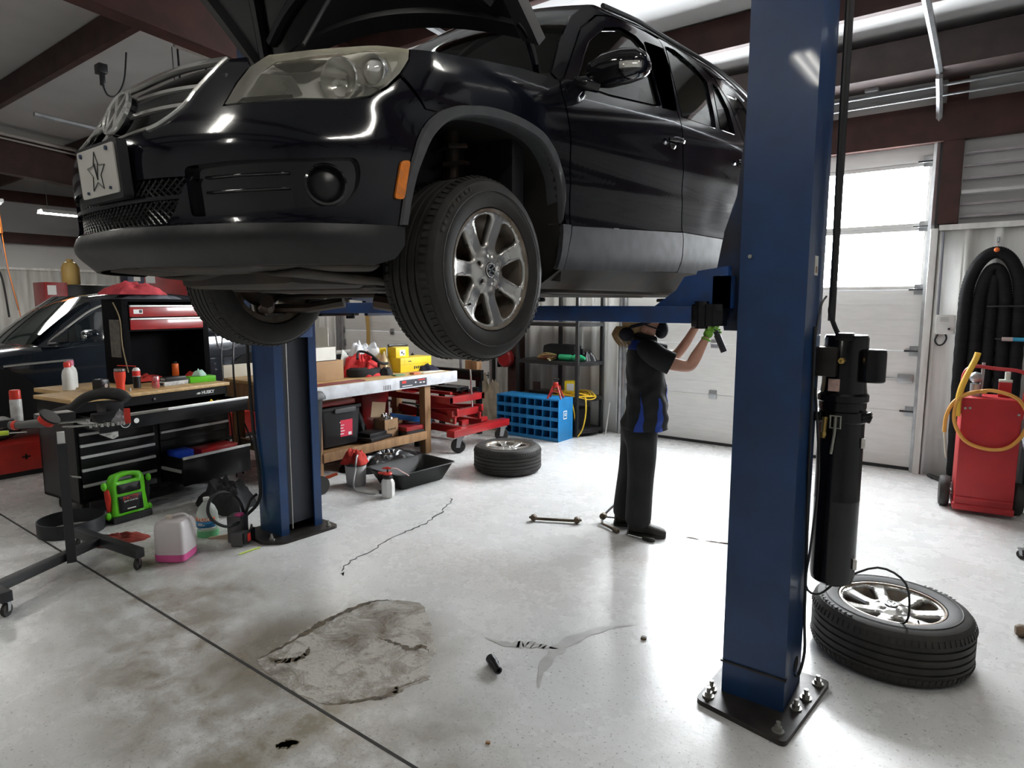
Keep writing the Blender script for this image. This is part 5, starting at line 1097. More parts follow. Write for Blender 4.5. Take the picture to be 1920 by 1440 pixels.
# things on the tray (tray floor .909)
TF = .9095
def tp(x, y, z=0): return mw(ts) @ V((x, y, TF + z))
can('spray_can', 'white spray can with a red cap standing on the tray', 'spray can', tp(-.22, .50), .033, .165, mat('can_white_print', (.62, .62, .60), .35, var=.35, scale=25), REDPL, None, .06, .95)
t = thing('angle_grinder', 'grey and red cordless tool lying on the tray', 'power tool', tp(-.13, .16, .035), R(40)); b = MB(); b.tube([(-.14, 0, 0), (-.06, 0, .003), (.02, 0, .01), (.07, 0, .02)], [.026, .024, .027, .034], 12); b.build('body', mat('tool_grey', (.10, .10, .10), .5), t); b = MB(); b.cyl((.07, 0, .02), (.10, 0, .05), .048, n=18); b.build('head', REDPL, t); b = MB(); b.cyl((.098, 0, .048), (.106, 0, .056), .062, .060, n=24); b.build('guard', DARKM, t); b = MB(); b.cyl((-.10, 0, 0), (-.12, 0, 0), .029, n=12); b.build('collar', REDPL, t)
t = thing('driver', 'yellow green handled driver lying at the tray front', 'screwdriver', tp(-.30, .07, .016), R(60)); b = MB(); b.tube([(-.06, 0, 0), (.05, 0, .002)], [.016, .014], 10); b.build('handle', mat('handle_lime', (.45, .60, .03), .35), t); b = MB(); b.cyl((.05, 0, 0), (.14, 0, 0), .004, n=8); b.build('shaft', TOOLST, t)
t = thing('screwdriver', 'orange handled screwdriver at the tray front edge', 'screwdriver', tp(-.42, .05, .012), R(85)); b = MB(); b.tube([(-.05, 0, 0), (.04, 0, .0)], [.011, .013], 10); b.build('handle', mat('handle_orange', (.70, .25, .03), .4), t); b = MB(); b.cyl((.04, 0, 0), (.14, 0, 0), .003, n=8); b.build('shaft', TOOLST, t)
def ratchet(lab, p, rz, L=.2, grip=None, dz=.012):
    t = thing('ratchet', lab, 'ratchet', p, rz); b = MB(); b.tube([(-L / 2, 0, dz), (0, 0, dz), (L * .38, 0, dz)], [.009, .006, .008], 8); b.build('handle', grip or TOOLST, t); b = MB(); b.cyl((L * .45, 0, dz - .010), (L * .45, 0, dz + .012), .019, n=16); b.cyl((L * .45, 0, dz - .02), (L * .45, 0, dz - .01), .007, n=8); b.build('head', TOOLST, t)
ratchet('chrome ratchet with a bright round head on the tray front', tp(.14, .10), R(66), .26); ratchet('chrome ratchet lying deeper in the tray', tp(.05, .30), R(74), .24); ratchet('dark ratchet lying across the tray middle', tp(.16, .36), R(60), .20, DARKM)
t = thing('light_bar', 'grey bar tool with a red end standing out past the tray', 'inspection light', tp(.36, .10, .0), R(85)); b = MB(); b.b2((-.012, -.012, .0), (.022, .012, .10), .005); b.build('red_grip', REDPL, t); b = MB(); b.tube([(0.02, 0, .055), (.26, .01, .062)], .009, 8); b.build('bar', mat('bar_grey', (.34, .34, .31), .45), t)
for i in range(7): 
    b = MB(); p = tp(.16 + .03 * i, .06 + .012 * (i % 2)); b.cyl(p, p + V((0, 0, .022)), .0095 + .001 * (i % 3), n=12); tag(b.build('socket', TOOLST), 'chrome socket in the row along the tray front', 'socket', 'chrome sockets on the tray')
t = thing('air_hose', 'thick black hose arched over the tray stand', 'hose', tp(.05, .55)); b = MB(); b.tube(bez([tp(-.05, .66, .02), tp(.0, .68, .04), tp(.08, .66, .06), tp(.16, .64, .12), tp(.26, .60, .15), tp(.36, .55, .14), tp(.40, .52, .10)], 40), [.018 + .024 * min(1, i / 26) for i in range(43)][:len(bez([V((0, 0, 0))] * 7, 40))], 12); b.build('hose', mat('dull_rubber', (.02, .02, .021), .75), t, world=True)
for p, s, lab in (((.26, .34), (.16, .10, .05), 'black battery lying on the right of the tray'), ((-.02, .40), (.20, .14, .07), 'black tool pouch lying on the tray middle'), ((.30, .52), (.12, .16, .10), 'black tool case at the back right of the tray'), ((-.42, .44), (.34, .20, .05), 'flat black tool case at the left of the tray')):
    carton('tool_case', lab, 'tool case', tp(*p), s, BLK, R(73) + .3, bev=.012)
t = thing('plastic_bag', 'clear plastic bag of parts near the tray end', 'bag', tp(.33, .17)); heap('bag_film', None, None, (0, 0, 0), (.12, .10), mat('clear_film', (.30, .30, .32), .2, trans=.3), 9, .07, n=14).parent = t
t = thing('trouble_light', 'black hook lamp hanging from the tray stand on a cord', 'work light', tp(-.42, -.02, -.1)); b = MB(); p = tp(-.36, -.035); b.tube([p + V((0, 0, .05)), p + V((0, 0, -.17)), p + V((.004, 0, -.24))], .004, 6); b.tube([p + V((0, 0, -.24)), p + V((.0, .01, -.27)), p + V((0, -.005, -.29)), p + V((0, -.02, -.275))], .004, 6); b.build('cord', HOSE, t, world=True); b = MB(); q = tp(-.47, -.03, -.095); b.at(q, rz=.3).lathe([(.001, -.03), (.05, -.03), (.062, -.015), (.062, .015), (.05, .03), (.001, .03)], 24, 'X'); b.build('reel', BLK, t, world=True); b = MB(); b.ball(p + V((.012, .01, -.205)), .016, 10, 6); b.build('bulb', WHITEP, t, world=True)
# ---- floor clutter
t = thing('jump_starter', 'lime green jump starter pack standing before the tool chest', 'jump starter', (-5.40, 2.085, 0), ang); LG = GREENP
b = MB(); b.prism(rpoly([(-.135, .05), (.135, .05), (.125, .20), (.128, .325), (.10, .372), (0, .388), (-.10, .372), (-.128, .325), (-.125, .20)], .02), -.075, .0, 'XZ'); 
b = MB(); b.patch(rpoly([(-.135, .05), (.135, .05), (.122, .20), (.128, .325), (.10, .372), (0, .388), (-.10, .372), (-.128, .325), (-.122, .20)], .02), lambda x, z: (x, -.075 + .10 * (z - .05), z), [rpoly([(-.075, .318), (.075, .318), (.065, .345), (0, .358), (-.065, .345)], .012)], .04); b.build('shell', LG, t, solid=.07, soff=-1.)
b = MB(); b.b2((-.15, -.10, .004), (.15, .07, .055), .012); b.b2((-.12, -.02, .05), (.12, .06, .30), .02); b.build('rubber_base', BLK, t)
for z0, z1, w in ((.075, .205, .092), (.225, .295, .088)): b = MB(); b.patch(rpoly([(-w, z0), (w, z0), (w, z1), (-w, z1)], .008), lambda x, z: (x, -.082 + .10 * (z - .05), z), step=.05); b.build('panel', BLK, t, solid=.004)
text('panel_lettering', 'JNC770', .036, PRINTR, t, (0, -.076, .185), (R(85), 0, 0)); text('panel_lettering', 'JUMP STARTER', .016, PRINTW, t, (0, -.079, .16), (R(85), 0, 0)); mat('print_dim', (.2, .2, .2), .5); b = MB(); b.b2((-.035, -.0835, .096), (.03, -.0815, .104)); b.build('panel_mark', PRINTW, t)
for s in (-1, 1):
    b = MB(); b.tube([(s * .155, -.03, .27), (s * .15, -.035, .20), (s * .145, -.03, .10)], [.018, .022, .016], 8); b.build('clamp', REDPL if s < 0 else BLK, t)
    b = MB(); b.ball((s * .170, -.03, .30), .026, 10, 8, (.8, .8, 1.3)); b.build('clamp_grip', LG, t); b = MB(); b.ball((s * .155, -.04, .062), .026, 10, 8, (1, .8, 1.2)); b.build('clamp_grip', LG, t)
t = thing('drain_ring', 'black sheet metal ring lying on the floor behind the stand pole', 'ring', (-5.42, 1.71, 0)); b = MB(); b.lathe([(.208, .0), (.215, 0), (.215, .105), (.208, .105), (.208, 0)], 40, caps=False); b.build('band', mat('band_dark', (.035, .037, .042), .45, .4, .3), t, recalc=True)
heap('rag', 'dark red rag crumpled on the floor beside the pink jug', 'rag', (-4.90, 1.83, 0), (.18, .36), mat('rag_dark_red', (.22, .03, .018), .9, var=.5, scale=14), 11, .055, rz=-.5)
CLR = bpy.data.materials.new('translucent_jug'); CLR.use_nodes = True; bb = CLR.node_tree.nodes['Principled BSDF']; bb.inputs['Base Color'].default_value = (.74, .70, .70, 1); bb.inputs['Roughness'].default_value = .35; bb.inputs['Alpha'].default_value = .78; MATS['translucent_jug'] = CLR
def rr4(w, d, r=.03): return rpoly([(-w / 2, -d / 2), (w / 2, -d / 2), (w / 2, d / 2), (-w / 2, d / 2)], r, 4)
t = thing('pink_jug', 'square translucent jug with pink fluid in the bottom', 'jug', (-4.265, 1.93, 0), R(37))
b = MB(); b.rings([[(x, y, z) for x, y in rr4(.20 * k, .20 * k, .04)] for z, k in ((.002, .88), (.015, .97), (.05, 1), (.22, 1), (.25, .97), (.272, .84), (.282, .5), (.278, .2))]); b.build('shell', CLR, t, recalc=True)
b = MB(); b.rings([[(x, y, z) for x, y in rr4(.190 * k, .190 * k, .04)] for z, k in ((.006, .88), (.016, .97), (.05, 1.02), (.062, 1.02))]); b.build('fluid', mat('pink_fluid', (.62, .07, .26), .2), t, recalc=True)
b = MB(); b.rings([[(x, y, z) for x, y in rr4(.2035 * k, .2035 * k, .04)] for z, k in ((.004, .885), (.015, .975), (.05, 1), (.060, 1))], cap0=False, cap1=False); b.build('tinted_band', mat('pink_stain', (.66, .10, .30), .35), t, recalc=True)
b = MB(); b.cyl((-.02, -.02, .278), (-.02, -.02, .302), .022, n=16); b.build('cap', mat('cap_cream', (.60, .52, .44), .4), t)
b = MB(); b.tube(bez([(.07, .05, .262), (.045, .035, .293), (.0, .0, .296), (-.06, -.05, .270)], 20), .010, 8); b.build('handle', CLR, t)
t = thing('washer_fluid_jug', 'clear gallon jug of green fluid with a blue and orange label', 'jug', (-4.52, 2.28, 0), R(35))
JP = [(.001, .002), (.068, .002), (.074, .012), (.074, .13), (.072, .17), (.055, .215), (.030, .245), (.021, .255), (.021, .272), (.001, .272)]
b = MB(); b.lathe(JP, 28); b.build('shell', mat('jug_frost', (.70, .74, .70), .3, alpha=.6), t)
b = MB(); b.lathe([(.001, .004), (.066, .004), (.0725, .014), (.0725, .052), (.001, .052)], 28); b.build('fluid', mat('green_fluid', (.10, .62, .22), .15), t)
b = MB(); b.lathe([(.0745, .0), (.0748, .050)], 28, caps=False); b.build('green_tint', mat('green_tint', (.18, .66, .30), .25, alpha=.7), t)
b = MB(); b.cyl((0, 0, .268), (0, 0, .285), .022, n=16); b.build('cap', WHITEP, t)
def arcband(z0, z1, r, a0, a1, m, nm): b = MB(); b.rings([[(r * math.cos(a), r * math.sin(a), z0), (r * math.cos(a), r * math.sin(a), z1)] for a in [lerp(a0, a1, i / 14) for i in range(15)]], close=False); return b.build(nm, m, t, solid=.001)
arcband(.124, .150, .0750, R(-150), R(-20), mat('label_orange', (.75, .16, .04), .4), 'label'); arcband(.076, .124, .0750, R(-150), R(-20), mat('label_blue', (.02, .20, .42), .4), 'label'); arcband(.066, .076, .0750, R(-150), R(-20), PRINTW, 'label')
for i, c_ in enumerate('FRAM'): a = R(-112 + 17 * i); text('label_lettering', c_, .030, PRINTW, t, (.0765 * math.cos(a), .0765 * math.sin(a), .137), (PI / 2, 0, a + PI / 2), bold=.0012)
for i, (w, z) in enumerate(((.5, .108), (.75, .097), (.35, .071))): arcband(z - .003, z + .003, .0762, R(-118), R(-118) + w, PRINTW if i < 2 else mat('label_blue', (.02, .20, .42), .4), 'label_lines')
GC = mat('charger_grey', (.085, .085, .088), .5, var=.3, scale=12)
t = thing('battery_charger', 'grey two part tool battery charger with a magenta cap beside the far post', 'charger', (-4.20, 2.33, 0), R(30))
b = MB(); b.b2((-.07, -.02, 0), (.035, .09, .195), .012); b.build('tall_block', GC, t); b = MB(); b.b2((-.005, -.09, 0), (.085, .0, .10), .012); b.build('front_block', GC, t); b = MB(); b.b2((.085, -.08, .02), (.10, .06, .10), .006); b.build('dark_side', BLK, t); b = MB(); b.b2((.1005, -.05, .03), (.103, -.01, .085)); b.build('red_mark', PRINTR, t); b = MB(); b.b2((-.012, -.012, .195), (.035, .035, .213), .006); b.build('cap', mat('cap_magenta', (.50, .05, .20), .4), t)
cl_ = [(-4.25, 2.52, .30), (-4.24, 2.46, .27), (-4.21, 2.40, .19), (-4.17, 2.32, .155), (-4.15, 2.22, .16), (-4.15, 2.13, .23), (-4.15, 2.10, .31), (-4.16, 2.14, .39), (-4.17, 2.23, .40), (-4.19, 2.33, .33), (-4.22, 2.39, .22), (-4.24, 2.42, .12), (-4.27, 2.44, .05), (-4.30, 2.46, .03)]
cord('hydraulic_hose', cl_, .011, 'stiff black hose looped upright in front of the far post', HOSE, n=70)
b = MB(); b.cyl((-3.982, 2.21, .006), (-3.980, 2.365, .006), .005, n=6); tag(b.build('marker_pen', mat('pen_lime', (.55, .70, .10), .4)), 'lime marker pen lying on the floor by the far post', 'pen')
t = thing('wedge', 'pale wooden wedge lying beside the green jug', 'wedge', (-4.36, 2.30, 0), .6); b = MB(); b.prism([(-.10, 0), (.10, 0), (.10, .05), (-.10, .008)], -.012, .012, 'XZ'); b.build('wedge', mat('wedge_wood', (.42, .33, .24), .8), t)

for pts, r, lab in (([(-5.95, 3.26, 1.42), (-5.91, 3.21, 1.15), (-5.86, 3.20, .88), (-5.82, 3.22, .60), (-5.80, 3.225, .30), (-5.78, 3.23, .02)], .007, 'thin black pole leaning at the right end of the tool chest'), ([(-6.02, 3.42, 1.46), (-5.97, 3.36, 1.1), (-5.90, 3.33, .7), (-5.84, 3.33, .02)], .010, 'dark leaning rod between the tool chest and the far post')):
    cord('pole', pts, r, lab, DARKM, 'pole', 20)
cord('charger_lead', [(-6.05, 3.24, 1.40), (-6.08, 3.28, 1.27), (-6.10, 3.36, 1.24), (-6.10, 3.46, 1.27), (-6.12, 3.52, 1.34)], .008, 'grey cable looping out from the right side of the hutch', MATS['hose_grey'], 'cable')
t = thing('jumper_clamp', 'orange clamp on a green cable hanging before the rear of the sedan', 'clamp', (-6.9, 4.05, 1.30)); b = MB(); b.tube(bez([(-6.9, 3.99, 1.335), (-6.9, 4.07, 1.31), (-6.9, 4.14, 1.295)], 8), [.030, .028, .026, .024, .022, .020, .018, .016, .014][:len(bez([(0, 0, 0)] * 3, 8))], 8); b.build('grip', mat('clamp_orange', (.75, .14, .05), .4), t, world=True); b = MB(); b.tube(bez([(-6.9, 4.14, 1.295), (-6.9, 4.26, 1.265), (-6.9, 4.45, 1.26), (-6.9, 4.7, 1.27)], 14), .014, 8); b.build('cable', mat('cable_green', (.03, .28, .08), .5), t, world=True)
cord('floor_cable', [(-5.72, 3.30, .55), (-5.66, 3.36, .30), (-5.62, 3.40, .10), (-5.58, 3.44, .012), (-5.50, 3.42, .012)], .008, 'black cable drooping to the floor at the right of the tool chest', HOSE, 'cable')
# ================================================================== workbench, lift table, shelf corner
BW = mat('bench_white_edge', (.62, .63, .66), .45, var=.25, scale=9)
wb = thing('workbench', 'wooden workbench with a white front edge behind the far post', 'workbench', (-5.7, 4.5, 0))
b = MB(); b.b2((-6.55, 3.55, .87), (-5.04, 5.56, .905), .004); b.build('bench_top', WOOD, wb, world=True)
b = MB(); b.b2((-5.04, 3.52, .785), (-5.00, 5.57, .912), .006); fe = b.build('front_edge', BW, wb, world=True)
b = MB(); b.b2((-5.001, 4.66, .80), (-4.997, 5.06, .88)); q = b.build('edge_sticker', mat('sticker_dark', (.045, .045, .06), .5), fe, world=True); q = fe
b = MB(); b.b2((-4.9975, 4.69, .845), (-4.996, 4.75, .872)); b.b2((-4.9975, 4.93, .86), (-4.996, 5.03, .872)); b.build('red_print', PRINTR, q, world=True)
b = MB(); b.b2((-4.9975, 4.69, .812), (-4.996, 4.84, .820)); b.b2((-4.9975, 4.88, .835), (-4.996, 4.90, .85)); b.b2((-4.9975, 4.95, .828), (-4.996, 4.98, .84)); b.b2((-4.9975, 5.0, .828), (-4.996, 5.03, .84)); b.build('white_print', PRINTW, q, world=True)
b = MB(); 
for i in range(6): b.b2((-5.001, 4.43 + .018 * i, .80), (-4.998, 4.437 + .018 * i + .004 * (i % 2), .85))
b.build('bar_marks', mat('print_dim', (.2, .2, .2), .5), fe, world=True)
for x, y in ((-5.10, 5.13), (-5.10, 3.66), (-6.45, 5.40), (-6.45, 3.66), (-5.80, 5.35)): b = MB(); b.b2((x - .045, y - .045, 0), (x + .045, y + .045, .87), .003); b.build('leg', PINE, wb, world=True)
b = MB(); b.b2((-6.45, 3.66, .215), (-5.06, 5.10, .235)); b.b2((-5.085, 3.70, .17), (-5.045, 5.10, .262), .004); b.build('lower_shelf', PINE, wb, world=True)
b = MB(); b.b2((-6.5, 3.56, .60), (-5.05, 3.60, .868), .003); b.b2((-6.5, 3.60, .17), (-5.1, 3.64, .27)); b.build('end_rail', PINE, wb, world=True)
b = MB(); b.b2((-6.56, 3.56, .905), (-6.52, 4.6, 1.04), .003); b.build('back_board', mat('board_pale', (.62, .58, .48), .6, var=.15), wb, world=True)
BT = .906
def carton2(nm, lab, cat, loc, size, m, rz=0., **k): return carton(nm, lab, cat, loc, size, m, rz, **k)
cb = carton2('cardboard_box', 'brown cardboard box on the bench right of the far post', 'box', (-5.62, 3.98, BT), (.36, .60, .20), CARD)
t = thing('white_box', 'open white carton on top of the brown cardboard box', 'box', (-5.62, 3.98, BT + .2015)); b = MB(); WC = mat('white_card', (.68, .66, .60), .6, var=.08)
for lo, hi in (((-.17, -.26, 0), (.17, .22, .006)), ((-.17, -.26, 0), (-.164, .22, .14)), ((.164, -.26, 0), (.17, .22, .14)), ((-.17, .214, 0), (.17, .22, .14)), ((-.17, -.26, 0), (.17, -.254, .14))): b.b2(lo, hi)
b.build('body', WC, t); b = MB(); b.b2((-.17, .214, .14), (.05, .220, .34), .002); b.build('flap', WC, t)
t = thing('white_card', 'white folded card leaning beside the brown box', 'card', (-5.60, 4.35, BT)); b = MB(); b.prism([(0, .07), (.19, .16), (.05, .30)], -.006, .0, 'YZ'); b.prism([(0, 0), (.17, 0), (.19, .16), (0, .07)], -.004, .004, 'YZ'); b.build('sheet', mat('card_pale', (.60, .63, .60), .6), t)
t = heap('tool_bag', None, None, (0, 0, 0), (.34, .44), mat('bag_red', (.58, .02, .022), .75, var=.35, scale=9), 21, .25); r_ = thing('tool_bag', 'red and black cloth tool bag slumped on the bench', 'bag', (-5.53, 4.60, BT)); t.name = 'body'; t.parent = r_
b = MB(); b.lathe([(.235, 0), (.245, .03), (.235, .08), (.19, .10)], 24, caps=False); o = b.build('base', mat('bag_black', (.012, .012, .014), .8), r_); o.scale = (.74, .95, 1)
b = MB(); b.tube(bez([(.16, .10, .10), (.19, .06, .17), (.14, -.02, .25), (.05, -.08, .27), (.12, -.16, .2)], 24), .014, 8); b.tube(bez([(.19, .20, .13), (.20, .10, .14), (.14, .02, .2)], 12), .016, 8); b.build('strap', MATS['bag_black'], r_)
heap('plastic_bag', 'crumpled white plastic bag heaped behind the red tool bag', 'bag', (-5.95, 5.00, BT), (.5, .62), mat('bag_white', (.74, .76, .80), .35, var=.1), 31, .30, n=32); heap('paper_bag', 'pale yellow bag behind the stacked yellow boxes', 'bag', (-5.62, 4.98, BT), (.28, .34), mat('bag_cream', (.68, .56, .32), .6, var=.2), 33, .20, n=22)
YB_ = carton2('yellow_box', 'long yellow parts box at the front of the bench', 'box', (-5.50, 5.29, BT), (.22, .50, .165), YELP); b = MB(); b.b2((.1105, -.25, .085), (.1115, .25, .089)); b.build('lid_seam', mat('seam_ochre', (.45, .30, .01), .5), YB_); b = MB(); b.b2((.1105, -.19, .085), (.1115, -.187, .165)); b.build('corner_seam', MATS['seam_ochre'], YB_)
b = MB()
for i in range(6): b.box((.1118, -.03 + .030 * i, .045), (.0015, .018, .036 - .008 * (i % 2)), rx=-.15)
b.build('box_print', BLK, YB_); b = MB(); b.b2((.111, -.13, .118), (.1122, -.08, .128)); b.build('box_print', BLK, YB_)
t = carton2('yellow_box', 'small yellow box with a white label on the long yellow box', 'box', (-5.53, 5.14, BT + .166), (.14, .20, .12), YELP); b = MB(); b.b2((.0705, -.045, .02), (.072, .045, .09)); b.build('label', PRINTW, t); b = MB(); b.b2((.0722, -.02, .045), (.0728, .0, .07)); b.b2((.0722, .01, .03), (.0728, .025, .05)); b.build('label_print', BLK, t)
t = thing('shop_brush', 'black brush lying across the small yellow box', 'brush', (-5.53, 5.14, BT + .288), R(85)); b = MB(); b.tube([(-.14, 0, .018), (-.05, 0, .020), (.12, 0, .020), (.14, 0, .014)], [.018, .012, .016, .01], 8); b.build('handle', BLK, t)
t = thing('plastic_strip', 'yellow box flap standing beside the brush', 'card', (-5.60, 5.00, BT + .12), 0); b = MB(); b.b2((-.05, -.04, 0.05), (-.044, .06, .16), .002); b.build('flap', YELP, t)
t = carton2('white_carton', 'flat white carton printed black behind the bags on the bench', 'box', (-6.25, 5.05, BT), (.3, .85, .22), mat('carton_white', (.66, .65, .64), .5)); b = MB(); b.b2((.1505, -.40, .02), (.152, -.18, .20)); b.build('label', BLK, t)
heap('cap', 'black cloth cap beside the yellow box near the bench corner', 'cap', (-5.68, 5.46, BT), (.26, .20), MATS['bag_black'], 41, .17, n=18); heap('shop_cloth', 'dark navy cloth lying at the right end of the bench', 'cloth', (-5.36, 5.44, BT), (.30, .18), mat('cloth_navy', (.02, .02, .05), .85, var=.4), 43, .07, n=18)
heap('glove', 'black glove with white trim before the pale yellow bag', 'glove', (-5.36, 4.80, BT), (.12, .18), MATS['bag_black'], 45, .08, n=16); carton2('parts_packet', 'small green packet at the front of the bench', 'packet', (-5.20, 4.83, BT), (.07, .14, .015), mat('packet_green', (.10, .22, .12), .5)); carton2('parts_packet', 'small orange packet at the bench front below the yellow box', 'packet', (-5.17, 5.05, BT), (.07, .10, .02), mat('packet_orange', (.50, .13, .05), .5)); carton2('flat_card', 'white card sheet under the long yellow box', 'card', (-5.20, 5.33, BT), (.12, .34, .006), PRINTW); carton2('parts_packet', 'dark red strip lying along the bench edge by the cardboard box', 'packet', (-5.16, 3.98, BT), (.10, .62, .012), mat('strip_maroon', (.16, .02, .02), .6))
# under the bench
tt = thing('storage_tote', 'large black storage tote with a red label under the bench', 'tote', (-5.42, 4.06, .2635)); b = MB(); b.rings([[(x, y, z) for x, y in rr4(.42 * k, .50 * k, .04)] for z, k in ((0, .88), (.02, .90), (.36, .98), (.37, 1.04), (.40, 1.04), (.40, .98), (.38, .95))]); b.build('body', BLK, tt)
b = MB(); b.b2((.195, -.10, .335), (.235, .16, .385), .008); b.build('handle', mat('handle_grey', (.07, .07, .075), .5), tt); b = MB(); b.box((.1985, .06, .17), (.003, .15, .17), ry=.04); lb = b.build('label', mat('label_red_pink', (.62, .03, .07), .5), tt); b = MB()
for i in range(5): b.box((.2005, .0 + .008 * (i % 2), .235 - .03 * i), (.002, .05 - .006 * (i % 3), .010))
b.box((.2005, .10, .11), (.002, .04, .03)); b.build('label_print', PRINTW, lb)
t = carton2('flat_case', 'red case with white stripes lying on the black tote', 'case', (-5.45, 4.06, .668), (.38, .42, .05), REDP); b = MB(); b.b2((-.12, -.18, .0505), (.17, .18, .0515)); b.build('stripes', mat('stripe_pink', (.70, .45, .45), .4), t)
for (x, y, s, lab, rz, m) in ((-5.20, 4.46, (.22, .34, .035), 'flat black tool case at the front of the lower bench shelf', .15, BLK), (-5.26, 4.48, (.20, .26, .035), 'smaller black case stacked on the flat black tool case', .1, BLK)):
    carton2('tool_case', lab, 'tool case', (x, y, .2635 if x > -5.25 else .2995), s, m, rz, bev=.008)
heap('black_pouch', 'black cloth pouch piled beside the tote on the lower shelf', 'pouch', (-5.50, 4.48, .236), (.26, .26), MATS['bag_black'], 51, .26, n=18)
t = thing('cardboard_box', 'open kraft cardboard box with its flap up under the bench', 'box', (-5.30, 4.72, .2365)); b = MB()
for lo, hi in (((-.09, -.10, 0), (.09, .10, .004)), ((-.09, -.10, 0), (-.085, .10, .20)), ((.085, -.10, 0), (.09, .10, .20)), ((-.09, -.10, 0), (.09, -.096, .20)), ((-.09, .096, 0), (.09, .10, .20))): b.b2(lo, hi)
b.build('body', CARD, t); b = MB(); b.at((-.088, 0, .20), rx=-.15).b2((-.003, -.14, 0), (.0, .06, .17)); b.build('flap', mat('card_light', (.42, .30, .19), .8), t); b = MB()
for i in range(5): b.box((.0908, -.045 + .024 * i, .09), (.0014, .014, .018 - .006 * (i % 2)))
b.build('box_print', BLK, t)
heap('foil_ball', 'ball of silver foil in the open kraft box', 'foil', (-5.30, 4.72, .40), (.15, .15), mat('foil', (.7, .7, .72), .25, 1., .2, 20, bump=.6), 55, .09, n=18)
t = carton2('tool_case', 'flat black case under the red case on the lower shelf', 'tool case', (-5.22, 5.0, .2365), (.30, .34, .05), BLK, -.05, bev=.008); t = carton2('tool_case', 'flat red plastic case on the black case under the bench', 'tool case', (-5.22, 5.0, .2875), (.28, .33, .05), REDP, -.05, bev=.012)
t = thing('level', 'long blue spirit level slanting across the lower bench shelf', 'level', (-5.3, 5.15, .34)); b = MB(); b.at((-5.28, 5.12, .375), rz=R(63), ry=R(12)).box((-.03, 0, 0), (.50, .05, .06), .006); b.build('bar', mat('level_blue', (.015, .16, .52), .35), t, world=True); b = MB(); b.at((-5.28, 5.12, .375), rz=R(63), ry=R(12)).box((-.12, 0, .03), (.22, .035, .006), .002); b.build('vial', mat('vial_pale', (.35, .45, .6), .2), t, world=True)
t = carton2('red_cabinet', 'red tool cabinet standing behind the bench', 'cabinet', (-6.85, 5.55, 0), (.40, .60, .84), REDP, 0); t = carton2('pale_carton', 'pale carton on the shelf end behind the tote', 'box', (-6.15, 4.30, .2365), (.3, .7, .50), mat('carton_buff', (.40, .36, .28), .7))
t = carton2('red_box', 'tall red box between the tote and the rear leg under the bench', 'box', (-5.85, 4.98, .2365), (.18, .40, .50), REDP)
t = thing('oil_can', 'black pump oiler standing by the bench leg', 'oil can', (-5.42, 5.33, .0)); b = MB(); b.lathe([(.001, .0), (.05, 0), (.05, .28), (.02, .36), (.02, .40), (.001, .40)], 16); b.build('body', BLK, t); b = MB(); b.cyl((0, 0, .40), (0, 0, .48), .01, n=8); b.cyl((0, 0, .48), (0, 0, .50), .03, n=12); b.build('pump', DARKM, t)
tr = thing('trash_can', 'tall black trash can on wheels behind the far post', 'trash can', (-4.86, 3.30, 0)); b = MB(); b.rings([[(x, y, z) for x, y in rr4(.36 * k, .34 * k, .06)] for z, k in ((.02, .80), (.10, .82), (.80, .98), (.85, 1.0), (.85, .94))]); b.build('bin', mat('bin_black', (.012, .012, .013), .5, var=.3), tr); b = MB(); b.rings([[(x, y, z) for x, y in rr4(.40 * k, .38 * k, .06)] for z, k in ((.855, 1.0), (.88, 1.0), (.92, .90), (.925, .3))]); b.build('lid', MATS['bin_black'], tr); b = MB(); b.tube([(.19, -.05, .87), (.22, -.05, .86), (.22, .05, .86), (.19, .05, .87)], .012, 6); b.build('handle', DARKM, tr); b = MB(); b.lathe([(.001, -.02), (.08, -.02), (.085, 0), (.08, .02), (.001, .02)], 16, 'X', (.17, .10, .085)); b.build('wheel', RUB, tr)
heap('cloth_pile', 'black bag lying on the floor left of the far post', 'bag', (-5.05, 2.72, 0), (.55, .42), MATS['bag_black'], 61, .24, n=24)
# floor under the bench
heap('garbage_bag', 'shiny black bag and hoses lying under the workbench', 'bag', (-5.05, 4.45, 0), (.42, 1.05), mat('bag_shiny_black', (.008, .008, .010), .22, var=.3), 63, .15, n=34)
t = thing('metal_bracket', 'small chrome part lying on the black bag under the bench', 'part', (-4.93, 4.42, .12), .4); b = MB(); b.tube([(-.03, 0, .02), (0, 0, .03), (.03, 0, .02)], [.012, .008, .014], 8); b.build('part', TOOLST, t)
bk = thing('bucket', 'pale grey bucket with red rags on top beside the drain pan', 'bucket', (-4.70, 3.80, 0)); b = MB(); b.lathe([(.001, 0), (.085, 0), (.088, .01), (.100, .21), (.104, .215), (.104, .225), (.098, .225), (.086, .02), (.001, .015)], 28); b.build('pail', mat('pail_grey', (.46, .45, .44), .45), bk, recalc=True); b = MB(); b.lathe([(.1045, .195), (.107, .2), (.107, .225), (.1, .228)], 28, caps=False); b.build('rim_band', BLK, bk)
heap('rag', 'red rags bunched on the grey bucket', 'rag', (-4.70, 3.80, .215), (.26, .26), MATS['rag_red'], 71, .12, n=20)
cord('siphon_tube', [(-4.62, 3.76, .30), (-4.60, 3.73, .28), (-4.595, 3.71, .18), (-4.59, 3.68, .06), (-4.53, 3.66, .010), (-4.40, 3.66, .008), (-4.31, 3.70, .008)], .0085, 'white plastic tube hanging from the grey bucket to the floor', WHITEP, 'tube', 40)
t = thing('hand_tool', 'orange handled tool lying against the bucket', 'tool', (-4.78, 3.50, .10), R(60)); b = MB(); b.tube([(-.20, 0, -.06), (0, 0, .01)], [.012, .014], 8); b.build('handle', BLK, t); b = MB(); b.tube([(0, 0, .01), (.12, 0, .045)], [.017, .014], 8); b.build('grip', mat('grip_orange', (.62, .10, .03), .4), t)
